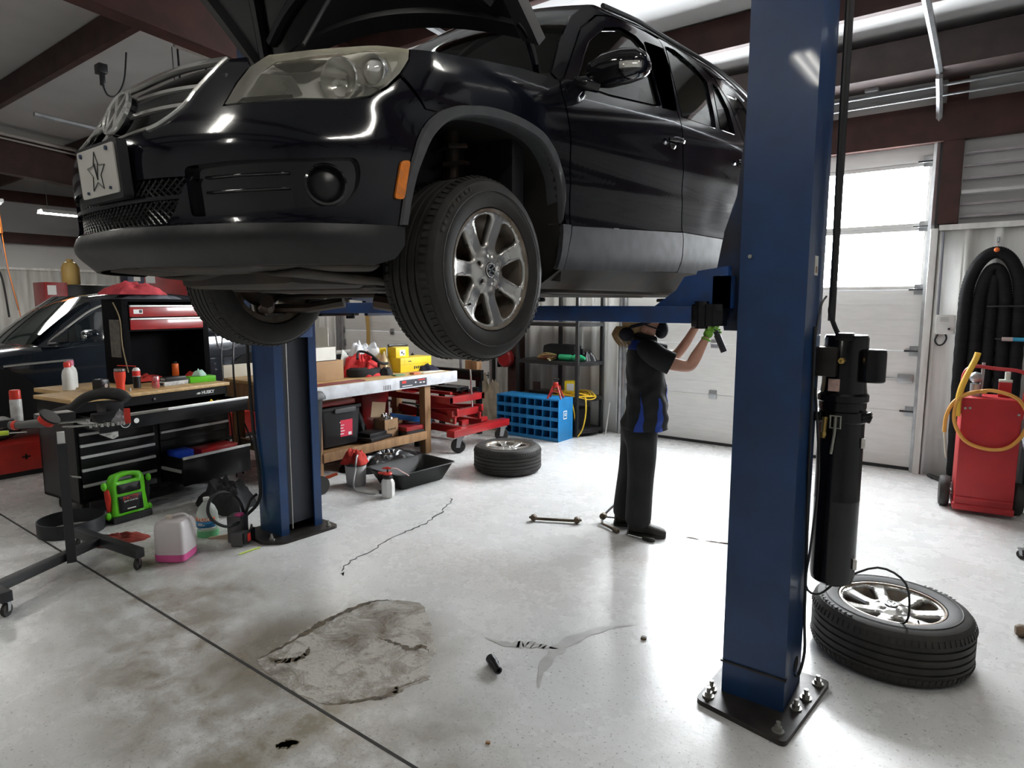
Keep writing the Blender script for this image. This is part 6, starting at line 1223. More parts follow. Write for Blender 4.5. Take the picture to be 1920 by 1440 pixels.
sb = thing('pump_sprayer', 'white pump sprayer bottle with a red and black top before the drain pan', 'spray bottle', (-4.165, 3.715, 0), R(37)); b = MB(); b.lathe([(.001, .002), (.050, .002), (.056, .012), (.060, .03), (.060, .125), (.054, .15), (.042, .165), (.042, .17), (.001, .17)], 8); b.build('bottle', mat('bottle_milky', (.64, .63, .60), .35, var=.08), sb, sharp=30); b = MB(); b.lathe([(.001, .17), (.044, .17), (.044, .19), (.036, .195), (.036, .205), (.001, .205)], 20); b.build('collar', BLK, sb); b = MB(); b.lathe([(.001, .205), (.038, .205), (.04, .215), (.036, .222), (.001, .222)], 20); b.tube([(-.02, 0, .213), (-.07, 0, .216), (-.085, 0, .22)], [.014, .011, .008], 8); b.build('spray_head', REDPL, sb); b = MB(); b.cyl((0, 0, .222), (0, 0, .252), .008, n=10); b.build('plunger', BLK, sb); b = MB(); b.tube([(-.045, 0, .258), (0, 0, .262), (.03, 0, .256)], [.007, .012, .006], 8); b.build('plunger_handle', REDPL, sb); b = MB(); b.tube(bez([(.03, .01, .256), (.07, .03, .25), (.12, .06, .21), (.17, .10, .165)], 12), [.005] * 13, 6); b.build('wand', mat('wand_pink', (.66, .42, .40), .4), sb); b = MB(); b.cyl((-.059, -.02, .05), (-.072, -.025, .05), .016, n=12); b.build('side_plug', DARKM, sb)
PANM = mat('pan_black', (.010, .010, .010), .45, var=.3, scale=6, spec=.25)
pn = thing('drain_pan', 'black plastic drain pan on the floor before the workbench', 'drain pan', (-4.36, 4.19, 0), R(-4)); b = MB(); b.rings([[(x, y, z) for x, y in rr4(.50 * kx, .72 * ky, .05)] for z, kx, ky in ((.004, .66, .70), (.012, .70, .73), (.155, .93, .94), (.165, 1.0, 1.0), (.172, .985, .99), (.160, .92, .93), (.020, .68, .71))]); b.build('pan', PANM, pn, recalc=True)
# ---- red scissor lift table
RT = mat('table_red', (.33, .011, .013), .3, var=.25, scale=6, coat=.4)
lt = thing('scissor_lift_table', 'red scissor lift table on black casters beside the workbench', 'lift table', (-5.2, 5.75, 0))
b = MB(); b.b2((-4.86, 5.22, .195), (-4.74, 6.24, .275), .006); b.build('front_beam', RT, lt, world=True); b = MB(); b.b2((-6.05, 5.25, .195), (-5.95, 6.2, .275), .006); b.build('rear_beam', RT, lt, world=True)
for y in (5.45, 5.98): b = MB(); b.b2((-6.0, y - .035, .20), (-4.82, y + .035, .28), .004); b.build('side_rail', RT, lt, world=True)
for y0, a in ((5.36, .085), (5.40, -.085), (5.80, .085), (5.84, -.085)):
    b = MB(); b.at((-5.38, y0, .41), ry=a); b.box((0, 0, 0), (1.08, .030, .085), .004); b.build('scissor_arm', RT, lt, world=True)
    for x in (-.5, .5): b = MB(); b.at((-5.38, y0, .41), ry=a); b.cyl((x, -.03, 0), (x, .03, 0), .020, n=12); b.build('pivot_bolt', TOOLST, lt, world=True)
b = MB(); b.b2((-4.96, 5.34, .39), (-4.88, 5.84, .47), .006); b.build('cross_beam', RT, lt, world=True)
b = MB(); b.b2((-4.93, 5.28, .56), (-4.86, 5.90, .635), .005); b.b2((-5.95, 5.28, .56), (-5.88, 5.90, .635), .005); b.b2((-5.95, 5.28, .56), (-4.86, 5.34, .635), .005); b.b2((-5.95, 5.84, .56), (-4.86, 5.90, .635), .005); b.build('top_frame', RT, lt, world=True)
for y in (5.44, 5.62, 5.76): b = MB(); b.b2((-5.9, y - .02, .64), (-4.98, y + .02, .675), .003); b.build('top_rail', BLKM if y != 5.44 else RT, lt, world=True)
b = MB(); b.b2((-5.30, 5.50, .676), (-4.95, 5.72, .72), .01); b.build('top_saddle', BLKM, lt, world=True)
b = MB(); b.tube([(-4.90, 5.72, .46), (-4.86, 5.66, .70), (-4.84, 5.62, .93)], .011, 8); b.build('pump_handle', TOOLST, lt, world=True); b = MB(); b.cyl((-4.86, 5.69, .69), (-4.80, 5.71, .69), .03, n=12); b.build('handle_knob', BLKM, lt, world=True)
b = MB(); b.b2((-4.93, 5.50, .275), (-4.87, 5.62, .34), .01); b.b2((-4.93, 5.85, .275), (-4.87, 5.97, .33), .01); b.build('end_stop', RT, lt, world=True)
for x, y in ((-4.79, 5.34), (-4.79, 6.14), (-5.98, 5.36), (-5.98, 6.1)): caster(lt, mw(lt).inverted() @ V((x, y, 0)), .085, yaw=R(37))
t = thing('bar_rack', 'dark rails and wooden blocks standing behind the lift table', 'bar stock', (-5.6, 6.45, 0)); b = MB(); b.b2((-6.3, 6.30, .70), (-5.25, 6.36, .84), .006); b.b2((-6.0, 6.3, 0), (-5.94, 6.36, .70)); b.b2((-5.34, 6.3, 0), (-5.28, 6.36, .70)); b.build('rack', BLKM, t, world=True); b = MB(); b.b2((-5.50, 6.28, .842), (-5.30, 6.38, .96), .004); b.build('wood_block', PINE, t, world=True); b = MB(); b.cyl((-5.62, 6.33, .842), (-5.62, 6.33, 1.15), .018, n=12); b.build('grey_post', mat('post_grey', (.22, .22, .24), .4, .5), t, world=True); 
heap('tarp', 'crumpled beige tarp piled by the brown wall column', 'tarp', (-5.50, 6.78, 0), (.55, .50), mat('tarp_beige', (.40, .34, .25), .85, var=.35, scale=7), 81, .66, n=30)
t = thing('wall_reel', 'red reel hung on the brown column behind the raised wheel', 'reel', (-5.46, 7.12, .93)); b = MB(); b.at((-5.46, 7.10, .93)).lathe([(.001, -.05), (.10, -.05), (.125, -.03), (.125, .03), (.10, .05), (.001, .05)], 22, 'Y'); b.build('drum', REDP, t, world=True); b = MB(); b.b2((-5.60, 7.08, .80), (-5.56, 7.16, 1.02), .01); b.b2((-5.56, 7.10, .92), (-5.36, 7.20, .95)); b.build('bracket', BLKM, t, world=True)
cord('air_hose', [(-8.72, 7.38, 1.9), (-8.70, 7.38, 1.5), (-8.68, 7.38, 1.2), (-8.69, 7.37, .8)], .035, 'tan hose hanging in front of the far overhead door', mat('hose_tan', (.42, .27, .09), .6))
# ---- blue bolt bin with its jack stand
BB = mat('bin_blue', (.012, .19, .46), .42, var=.2, scale=6)
bb_ = thing('parts_bin', 'blue steel pigeonhole bin on the floor under the jack stand', 'parts bin', (-4.66, 6.65, 0)); x0, x1, y0, y1, zt = -5.14, -4.18, 6.49, 6.82, .525
b = MB(); nx, nz = 8, 4
for i in range(1, nx): x = lerp(x0 + .006, x1 - .006, i / nx); w = .005; b.b2((x - w, y0 + .004, .01), (x + w, y1 - .01, zt - .012))
for j in range(nz + 1): z = lerp(.012, zt - .008, j / nz); b.b2((x0 + .004, y0, max(.002, z - .009)), (x1 - .004, y1 - .01, min(zt - .002, z + .009)))
b.b2((x0 + .003, y1 - .012, .001), (x1 - .003, y1 - .002, zt - .003)); b.b2((x0 + .002, y0 + .001, zt - .012), (x1 - .002, y1, zt + .001)); b.b2((x1 - .008, y0, 0), (x1, y1, zt)); b.b2((x0, y0, 0), (x0 + .008, y1, zt)); b.build('cells', BB, bb_, world=True)
b = MB()
for j in range(nz): z = lerp(.012, zt - .008, j / nz); b.b2((x0 + .01, y0 - .003, z + .005), (x1 - .008, y0 + .006, z + .035))
b.build('cell_lips', BB, bb_, world=True)
b = MB(); b.b2((x1 + .0005, 6.60, .27), (x1 + .002, 6.68, .375)); lg = b.build('side_logo', PRINTW, bb_, world=True); b = MB(); b.b2((x1 + .002, 6.61, .283), (x1 + .003, 6.67, .363)); b.build('logo_field', BB, lg, world=True); text('logo_lettering', 'G', .052, PRINTW, bb_, mw(bb_).inverted() @ V((x1 + .0036, 6.64, .325)), (PI / 2, 0, PI / 2), bold=.002)
js = thing('jack_stand', 'red jack stand standing on the blue parts bin', 'jack stand', (-4.27, 6.56, .5345), R(20)); b = MB()
for sx in (-1, 1):
    for sy in (-1, 1): b.tube([(sx * .085, sy * .075, 0), (sx * .03, sy * .025, .15)], [.012, .010], 6)
b.tube([(-.05, -.05, .085), (.05, -.05, .085), (.05, .05, .085), (-.05, .05, .085)], .006, 6, closed=True); b.lathe([(.034, .13), (.034, .19), (.026, .20)], 14); b.build('frame', REDD, js); b = MB(); b.cyl((0, 0, .18), (0, 0, .225), .016, n=12); b.box((0, 0, .235), (.075, .04, .022), .006); b.build('saddle', DARKM, js); b = MB(); b.tube([(.03, 0, .17), (.06, 0, .15), (.065, 0, .10)], .005, 6); b.build('ratchet_lever', REDD, js)
# ---- corner shelf
SHK = mat('shelf_black', (.016, .016, .017), .5, var=.3)
sh_ = thing('shelving_unit', 'black corner shelving unit between the brown column and the door', 'shelf', (-4.6, 7.12, 0))
X0, X1, Y0, Y1 = -5.10, -4.05, 6.88, 7.36
for x, y in ((X1 - .12, Y0 + .02), (X1, Y1 - .05), (X0 + .4, Y1 - .03), (X0, Y0 + .02)): b = MB(); b.b2((x - .022, y - .022, 0), (x + .022, y + .022, 1.85), .004); b.build('post', SHK, sh_, world=True)
for z in (.09, .50, .955, 1.45): b = MB(); b.prism(rpoly([(X0, Y0), (X1 - .11, Y0), (X1 + .02, Y0 + .20), (X1 + .02, Y1), (X0, Y1)], .05), z - .03, z, 'XY'); b.prism(rpoly([(X0, Y0 - .006), (X1 - .105, Y0 - .006), (X1 + .026, Y0 + .195), (X1 + .026, Y1), (X0, Y1)], .05), z - .045, z - .028, 'XY'); b.build('shelf_board', SHK, sh_, world=True)
t = thing('cable_bundle', 'bundle of coiled brown and yellow cables at the shelf front', 'cable', (-4.78, 6.98, .956)); b = MB()
for k in range(4):
    c_ = (-4.72 + .02 * k, 7.02 - .01 * k); b.tube([V((c_[0] + (.13 - .012 * k) * math.cos(a), c_[1] + .085 * math.sin(a), .975 + .018 * k + .012 * math.sin(2 * a + k))) for a in [2 * PI * i / 26 for i in range(26)]], .013, 6, closed=True)
b.build('coil', mat('cable_olive', (.20, .17, .05), .55, var=.5, scale=12, col2=(.16, .04, .02)), t, world=True); b = MB(); b.tube(bez([(-4.66, 6.95, .98), (-4.60, 6.90, .975), (-4.56, 6.87, .965)], 8), .012, 6); b.build('plug_end', mat('plug_cream', (.45, .40, .25), .5), t, world=True)
t = thing('bottle', 'green bottle with a pointed nozzle lying on the shelf', 'bottle', (-4.38, 7.0, .956)); b = MB(); b.lathe([(.001, -.18), (.040, -.18), (.042, -.02), (.032, 0), (.032, .03), (.048, .05), (.045, .14), (.018, .20), (.001, .205)], 18, 'X', (-4.33, 7.02, .998)); b.build('body', mat('bottle_green', (.02, .30, .13), .35), t, world=True)
t = carton('duffel_bag', 'black tool bag lying at the back of the shelf', 'bag', (-4.60, 7.22, .956), (.52, .22, .20), MATS['bag_black'], 0, bev=.07); heap('parts_pile', 'black odds and ends at the right end of the shelf', 'parts', (-4.20, 7.2, .956), (.22, .22), BLK, 91, .12, n=16)
t = thing('tube_light', 'white tube standing upright on the shelf', 'tube', (-4.36, 7.26, .956)); b = MB(); b.cyl((-4.33, 7.28, 1.10), (-4.335, 7.28, 1.44), .015, n=12); b.build('tube', PRINTW, t, world=True); b = MB(); b.cyl((-4.33, 7.28, .957), (-4.33, 7.28, 1.10), .013, n=10); b.build('base', mat('stem_navy', (.01, .015, .05), .4), t, world=True)
t = carton('yellow_box', 'yellow box with a white label on the lower shelf', 'box', (-4.31, 6.99, .555), (.15, .12, .15), YELP, 0.3); b = MB(); b.b2((-.045, -.0615, .03), (.05, -.0605, .12)); b.build('label', PRINTW, t)
t = thing('extension_cord', 'yellow extension cord coiled on the lower shelf and hanging over its edge', 'cord', (-4.35, 7.08, .50)); b = MB(); rnd.seed(5)
for k in range(11):
    o = (rnd.random() - .5) * .03; rx = .30 - .014 * k + .01 * rnd.random(); ry = .21 - .011 * k
    b.tube([V((-4.33 + o + rx * math.cos(a), 7.08 + ry * math.sin(a), 512e-3 + .016 * (k % 3) + .012 * math.sin(3 * a + k * 2) + .006 - .07 * max(0, math.cos(a) - .6))) for a in [2 * PI * i / 30 for i in range(30)]], .0065, 5, closed=True)
b.tube(bez([(-4.10, 6.98, .52), (-4.05, 6.92, .46), (-4.04, 6.90, .30), (-4.07, 6.88, .12), (-4.12, 6.85, .02)], 24), .009, 6); b.tube(bez([(-4.24, 6.86, .53), (-4.20, 6.84, .44), (-4.18, 6.86, .30), (-4.20, 6.9, .2)], 16), .007, 6); b.build('cord', mat('cord_yellow', (.74, .48, .03), .5), t, world=True)
carton('shelf_bracket', 'dark steel plate leaning on the lower shelf behind the bin', 'plate', (-4.93, 7.1, .50), (.10, .02, .14), mat('plate_brown', (.05, .025, .018), .6), .3); carton('flat_parts', 'flat dark parts lying on the lower shelf behind the jack stand', 'parts', (-4.78, 7.1, .50), (.42, .22, .035), BLK, 0)
carton('black_crate', 'black crate on the bottom shelf', 'crate', (-4.45, 7.12, .09), (.5, .35, .25), BLK, 0)
t = thing('rod', 'thin white and red rod leaning on the wall panel beside the shelf', 'rod', (-3.98, 7.38, 0)); b = MB(); b.cyl((-3.97, 7.30, .0), (-3.98, 7.42, .40), .008, n=8); b.build('rod', PRINTW, t, world=True)
# ================================================================== right side
oc = thing('fuel_caddy', 'red steel fluid caddy on two wheels with a yellow hose by the door', 'fluid caddy', (.0, 6.38, 0), R(6)); CRED = mat('caddy_red', (.38, .014, .018), .42, var=.2, scale=4)
b = MB(); b.box((.005, .0, .50), (.385, .34, .90), .012); b.build('tank', CRED, oc); b = MB(); b.box((.005, -.172, .135), (.38, .012, .02), .003); b.box((.005, -.0, .06), (.40, .36, .05), .006); b.build('base_rim', CRED, oc)
b = MB(); b.tube(bez([(-.195, -.16, .82), (-.195, -.165, 1.0), (-.19, -.165, 1.14), (-.13, -.165, 1.20), (0, -.165, 1.19), (.16, -.165, 1.175), (.205, -.165, 1.12), (.20, -.165, .95), (.19, -.16, .80)], 44), .014, 8); b.build('handle', CRED, oc)
for x, z in ((-.165, .865), (.175, .84), (-.135, .868)): b = MB(); b.cyl((x, -.17, z), (x, -.180, z), .010, n=8); b.build('bolt', BOLT, oc)
for s in (-1, 1):
    b = MB(); b.lathe([(.001, -.035), (.075, -.038), (.118, -.035), (.128, -.012), (.128, .012), (.118, .035), (.075, .038), (.001, .035)], 26, 'X', (s * .245 + .0, .05, .128)); b.build('wheel', RUB, oc)
b = MB(); b.cyl((-.24, .05, .128), (.24, .05, .128), .012, n=8); b.build('axle', GALV, oc)
b = MB(); b.cyl((-.10, -.02, .95), (-.10, -.02, 1.05), .035, n=14); b.cyl((-.06, 0, .95), (-.055, 0, 1.22), .012, n=8); b.ball((-.10, -.02, 1.10), .045, 12, 8); b.build('hand_pump', GALV, oc)
b = MB(); b.tube(bez([(-.04, -.15, 1.00), (-.10, -.19, 1.005), (-.20, -.20, .96), (-.235, -.20, .85), (-.22, -.20, .72), (-.14, -.20, .60), (.0, -.20, .555), (.12, -.20, .58), (.20, -.20, .68), (.23, -.20, .82), (.16, -.19, .96), (.02, -.18, 1.015), (-.10, -.18, 1.0), (-.23, -.19, .93), (-.285, -.18, .80), (-.29, -.18, .66)], 90), .014, 8); b.build('hose', mat('hose_amber', (.58, .27, .05), .5), oc)
b = MB(); b.tube([(-.29, -.18, .66), (-.275, -.175, .53), (-.265, -.17, .45)], [.010, .008, .007], 8); b.build('nozzle', mat('nozzle_pale', (.48, .42, .34), .4, .4), oc)
b = MB(); b.tube(bez([(-.215, -.19, .80), (-.215, -.19, .95), (-.19, -.19, 1.08), (-.13, -.18, 1.25), (-.115, -.18, 1.31)], 24), .022, 10); b.build('hose_end', mat('hose_yellow', (.72, .42, .05), .45), oc)
t = thing('fluid_bottle', 'small red bottle with a pale cap standing on the red caddy', 'bottle', (.095, 6.42, .951)); b = MB(); b.box((0, 0, .06), (.085, .06, .12), .008); b.build('body', CRED, t); b = MB(); b.box((0, 0, .128), (.09, .065, .018), .004); b.cyl((.01, 0, .137), (.01, 0, .20), .020, n=10); b.build('cap', mat('cap_pale_green', (.52, .58, .52), .4), t)
# exhaust hose hung over a hook
eh = thing('exhaust_hose', 'fat black exhaust hose folded in long loops on the wall hook', 'hose', (-.02, 7.36, 2.2)); EHM = mat('exhaust_hose_black', (.007, .007, .008), .7, spec=.25, var=.4, scale=3, bump=.3, stretch=(1, 1, 25))
for k, (xa, xb, zt_) in enumerate(((-.245, .155, 2.20), (-.145, .055, 2.10))):
    b = MB(); cx_ = (xa + xb) / 2; w_ = (xb - xa) / 2; pts = [(xa + .02, 7.33, .055), (xa, 7.33, 1.0), (xa, 7.33, zt_ - .55)] + [(cx_ - w_ * math.cos(a), 7.33, zt_ - .50 + .45 * math.sin(a) * (1 if k == 0 else .9)) for a in [PI * i / 10 for i in range(1, 10)]] + [(xb, 7.33, zt_ - .55), (xb + .01, 7.33, 1.0), (xb, 7.33, .055)]
    c_ = bez(pts, 150); b.tube(c_, [.052 + .004 * (i % 2) for i in range(len(c_))], 14); b.build('hose', EHM, eh, world=True, sharp=80)
b = MB(); b.tube(bez([(-.045, 7.33, .055), (-.045, 7.34, 1.2), (-.045, 7.34, 1.95)], 40), [.052 + .004 * (i % 2) for i in range(41)][:len(bez([(0, 0, 0)] * 3, 40))], 14); b.build('hose', EHM, eh, world=True, sharp=80)
b = MB(); b.tube([(-.04, 7.41, 2.28), (-.04, 7.33, 2.28), (-.04, 7.31, 2.24)], .010, 6); b.build('hook', GALV, eh, world=True); b = MB(); b.ball((-.045, 7.275, 2.17), .022, 10, 6); b.build('orange_tag', mat('tag_orange', (.75, .16, .03), .5), eh, world=True)
cb_ = thing('opener_control_box', 'white door opener control box on the wall panel', 'control box', (-.385, 7.40, 1.49)); b = MB(); b.b2((-.465, 7.37, 1.40), (-.31, 7.425, 1.585), .008); b.build('case', mat('case_white', (.66, .66, .64), .4), cb_, world=True); b = MB(); b.cyl((-.355, 7.37, 1.452), (-.355, 7.355, 1.452), .011, n=12); b.build('button', BLK, cb_, world=True)
mat('print_dim', (.2, .2, .2), .5); b = MB()
for z in (1.555, 1.54, 1.525): b.b2((-.43, 7.3685, z), (-.36, 7.370, z + .004))
b.build('case_print', MATS['print_dim'], cb_, world=True); b = MB(); b.tube(bez([(-.44, 7.39, 1.40), (-.46, 7.385, 1.34), (-.43, 7.38, 1.295), (-.39, 7.38, 1.31), (-.37, 7.385, 1.36), (-.38, 7.39, 1.40)], 30), .008, 6); b.build('cable_loop', HOSE, cb_, world=True); b = MB(); b.cyl((-.455, 7.395, 1.585), (-.46, 7.395, 2.36), .010, n=8); b.build('feed_conduit', mat('conduit_dim', (.22, .22, .26), .5, .4), cb_, world=True)
cord('floor_hose', [(-.42, 7.36, .02), (-.30, 7.20, .02), (-.20, 7.02, .02), (-.10, 6.75, .02), (.05, 6.70, .02)], .020, 'black hose lying along the foot of the wall behind the caddy', HOSE); cord('floor_hose', [(-.40, 7.30, .018), (-.15, 7.28, .018), (.12, 7.24, .018)], .016, 'thin black hose lying against the wall panel foot', HOSE)
t = thing('equipment_cart', 'dark equipment cart cut off by the right edge behind the caddy', 'cart', (.62, 6.8, 0)); b = MB(); b.b2((.26, 6.5, .08), (1.0, 7.1, .52), .02); b.b2((.28, 6.52, .56), (1.0, 7.1, .90), .02); b.build('body', BLK, t); t.children[0].location = (-.62, -6.8, 0); b = MB(); b.b2((.25, 6.49, .525), (1.02, 7.12, .555), .008); o = b.build('grey_shelf', mat('shelf_grey', (.36, .38, .42), .4), t); o.location = (-.62, -6.8, 0)
for x in (.34, .92): b = MB(); b.lathe([(.001, -.02), (.04, -.02), (.04, .02), (.001, .02)], 14, 'X', (x - .62, -.2, .04)); b.build('wheel', RUB, t)
t = thing('rod_rack', 'thin dark rods standing out from the wall at the right edge', 'rack', (.2, 7.2, 1.7)); b = MB(); b.cyl((-.08, 7.26, 1.665), (.42, 7.24, 1.675), .007, n=8); b.cyl((-.06, 7.26, 1.665), (-.06, 7.44, 1.665), .007, n=8); b.cyl((.0, 7.26, 1.375), (.42, 7.24, 1.375), .007, n=8); b.build('rods', DARKM, t, world=True); b = MB(); b.cyl((.05, 7.25, 1.375), (.13, 7.248, 1.375), .018, n=8); b.build('tip', mat('tip_pinkblue', (.45, .36, .34), .4), t, world=True); b = MB(); b.cyl((.12, 7.248, 1.375), (.3, 7.245, 1.375), .017, n=8); b.build('blue_sleeve', mat('sleeve_blue', (.02, .30, .50), .4), t, world=True)
t = thing('floor_jack', 'steel jack nose with a caster at the right edge of the floor', 'floor jack', (.33, 5.36, 0), R(20)); b = MB(); b.b2((-.06, -.05, .055), (.45, .05, .085), .006); b.b2((-.05, -.04, .085), (.0, .04, .16), .006); b.build('frame', TOOLST, t); caster(t, V((-.09, -.02, 0)), .032, yaw=2.4); b = MB(); b.cyl((.10, 0, .085), (.10, 0, .40), .014, n=10); b.build('upright', mat('upright_yellow', (.62, .40, .05), .4), t)
t = thing('ball_joint', 'rusty ball joint lying on the floor at the right edge', 'car part', (.225, 4.03, 0), R(10)); b = MB(); b.lathe([(.001, -.03), (.022, -.03), (.032, -.015), (.032, .012), (.02, .025), (.001, .03)], 16, 'X', (0, 0, .033)); b.build('boot', mat('rusty_steel', (.16, .11, .07), .6, .5, .6, 15), t); b = MB(); b.cyl((.02, 0, .03), (.16, .02, .022), .013, n=10); b.build('stud', DARKM, t)
# loose parts on the floor
RST = mat('rusty_part', (.07, .055, .04), .55, .5, .6, 20, col2=(.14, .10, .06))
t = thing('sway_bar_link', 'dark suspension link lying on the floor left of the person', 'car part', (-2.63, 4.05, 0), math.atan2(.156, .309)); b = MB(); b.tube([(-.16, 0, .02), (.16, 0, .02)], .011, 10); b.build('rod', RST, t)
for s in (-1, 1): b = MB(); b.lathe([(.001, -.024), (.020, -.022), (.026, -.006), (.026, .010), (.018, .022), (.001, .026)], 14, 'Y', (s * .170, 0, .027)); b.tube([(s * .17, 0, .027), (s * .205, 0, .028)], [.018, .008], 8); b.build('joint', RST, t)
t = thing('impact_socket', 'black deep impact socket lying in the middle of the floor', 'socket', (-1.745, 2.18, 0), math.atan2(-.67, .53) + .35); b = MB(); b.lathe([(.014, -.055), (.024, -.055), (.024, .0), (.019, .008), (.019, .05), (.017, .055), (.010, .055), (.010, .03)], 22, 'X', (0, 0, .0245), caps=False); b.build('shell', mat('impact_black', (.02, .02, .022), .35, .6), t, recalc=True)
t = thing('hex_nut', 'small dark hex nut on the floor right of the wet patch', 'nut', (-1.31, 2.85, 0), .3); b = MB(); b.cyl((0, 0, 0), (0, 0, .012), .016, n=6); b.build('nut', RST, t); b = MB(); b.cyl((0, 0, .012), (0, 0, .014), .008, n=10); b.build('bore', BLK, t)
t = thing('debris_chip', 'tiny brown chip on the floor at the bottom of the picture', 'chip', (-1.45, 1.77, 0), .5); b = MB(); b.box((0, 0, .004), (.018, .012, .008), .002); b.build('chip', PINE, t)
t = thing('hand_tool', 'red handled ratchet strap lying behind the person', 'tool', (-2.27, 4.22, 0), R(10)); b = MB(); b.box((0.10, .14, .028), (.13, .05, .05), .008); b.build('grip', mat('grip_red', (.40, .045, .02), .45), t); b = MB(); b.tube(bez([(.06, .25, .16), (-.01, .16, .10), (-.05, .06, .045), (-.03, -.02, .022)], 16), .010, 8); b.tube([(-.05, .06, .045), (.07, .13, .03)], .007, 6); b.build('steel_shaft', TOOLST, t); b = MB(); b.tube([(-.03, -.02, .018), (.06, -.08, .02), (.13, -.13, .018)], [.009, .011, .016], 8); b.build('lever', RST, t); b = MB(); b.lathe([(.001, -.016), (.026, -.016), (.026, .016), (.001, .016)], 14, 'Y', (-.05, .06, .05)); b.build('knuckle', RST, t)
t = thing('screwdriver', 'dark handled screwdriver lying by the person\'s boot', 'screwdriver', (-1.90, 4.11, 0), R(5)); b = MB(); b.tube([(-.02, 0, .016), (.0, 0, .016), (.06, 0, .016), (.075, 0, .016)], [.009, .015, .016, .010], 8); b.build('handle', mat('handle_dark', (.03, .03, .025), .4), t); b = MB(); b.cyl((-.14, .02, .012), (-.02, 0, .016), .004, n=6); b.build('shaft', TOOLST, t)

# cords and a plug box under the ceiling on the left
for k, (y, lab) in enumerate(((3.62, 'thin black cord hanging from the ceiling left of the raised hood'), (3.92, 'straight black cord hanging from the ceiling beside the raised hood'), (3.56, 'thinnest cord with a small bead hanging from the ceiling above the grille'))):
    r = (.010, .013, .004)[k]; b = MB(); b.tube(bez([(-7.2, y, ZC(y) - .002), (-7.2, y + .01, 4.0), (-7.2, y + .03 * (k != 1), 3.5), (-7.2, y + .04 * (k != 1), 2.4)], 14), r, 6); h = b.build('ceiling_wire', HOSE); tag(h, lab, 'cord')
    if k == 2: b = MB(); b.ball((-7.2, 3.575, 3.75), .016, 8, 6); b.build('bead', HOSE, h)
t = thing('plug_box', 'dark plug box with a looped cord under the ceiling beam at upper left', 'plug box', (-7.2, 2.88, 4.02)); b = MB(); b.b2((-7.27, 2.82, 3.93), (-7.15, 2.90, 4.02), .01); b.b2((-7.22, 2.84, 3.82), (-7.17, 2.88, 3.93), .01); b.build('box', BLK, t, world=True); b = MB(); b.tube(bez([(-7.2, 2.86, 3.83), (-7.2, 2.90, 3.74), (-7.2, 2.98, 3.76), (-7.2, 3.06, 3.92), (-7.2, 3.10, 4.2)], 20), .008, 6); b.build('cord', HOSE, t, world=True)
for dz, r in ((.10, .030), (.17, .014)): b = MB(); b.cyl((-12.25, YB - .4, ZC(YB) - .15 - dz + .12), (-12.25, YF, ZC(YF) - .15 - dz + .12), r, n=8); struct(b.build('trim_conduit_run', mat('pipe_pale', (.45, .42, .38), .5)))
# ================================================================== the mechanic; local x forward, y to the left, z up
pe = thing('person', 'person in a black and blue work shirt looking up and reaching under the raised car', 'person', (-2.035, 4.285, 0), R(32))
SKIN = mat('skin', (.50, .26, .185), .5, var=.15, scale=12)
CLO = mat('work_shirt_black', (.012, .012, .014), .85, var=.3, scale=7, bump=.25)
CLB = mat('work_shirt_blue', (.014, .05, .30), .8, var=.2, scale=9, bump=.15)
PANT = mat('work_trousers', (.016, .016, .018), .85, var=.35, scale=6, bump=.3)
HAIRD = mat('dark_scrunchie', (.008, .008, .014), .9, bump=.5, scale=30)
HAIR = mat('blonde_hair', (.42, .27, .12), .55, var=.4, scale=40, stretch=(6, 6, 1))
MASKM = mat('mask_navy', (.006, .007, .016), .8)
GLV = mat('green_glove', (.16, .40, .03), .5, var=.3, scale=20, bump=.1)
def skin(nm, m, verts, edges, par, root=0, sub=2):
    me = bpy.data.meshes.new(nm); me.from_pydata([v[:3] for v in verts], edges, []); me.materials.append(m)
    o = bpy.data.objects.new(nm, me); COL.objects.link(o); o.parent = par
    o.modifiers.new('skin', 'SKIN').use_smooth_shade = True
    lay = me.skin_vertices[0].data if me.skin_vertices else None
    if lay is None:
        bm = bmesh.new(); bm.from_mesh(me); bm.verts.layers.skin.verify(); bm.to_mesh(me); bm.free(); lay = me.skin_vertices[0].data
    for i, v in enumerate(verts):
        r = v[3]; lay[i].radius = r if isinstance(r, (tuple, list)) else (r, r); lay[i].use_root = (i == root)
    s = o.modifiers.new('smooth', 'SUBSURF'); s.levels = sub; s.render_levels = sub
    return o
# body: pelvis, spine, neck, tilted head, arms, legs as one skinned surface
VB = [(.03, 0, .92, .075), (.03, 0, 1.08, .08), (.012, 0, 1.25, .09), (.005, 0, 1.38, .065), (.015, 0, 1.435, .054), (.022, 0, 1.48, .056), (.015, 0, 1.535, .080), (-.025, 0, 1.575, .086), (-.065, 0, 1.60, .06),
      (.095, 0, 1.535, .042), (.130, 0, 1.565, .026), (.065, 0, 1.62, .035), (.105, 0, 1.645, .014),
      (.015, -.14, 1.365, .056), (.13, -.185, 1.285, .052), (.295, -.215, 1.252, .047), (.34, -.205, 1.335, .043), (.395, -.19, 1.435, .029), (.415, -.185, 1.475, .027),
      (.015, .14, 1.365, .056), (.14, .18, 1.31, .05), (.27, .19, 1.30, .044), (.34, .14, 1.42, .036), (.39, .09, 1.53, .028), (.41, .07, 1.58, .028),
      (.0, -.08, .80, .07), (-.01, -.10, .48, .062), (-.03, -.105, .12, .042), (-.01, .08, .80, .07), (-.06, .09, .48, .062), (-.10, .09, .12, .042)]
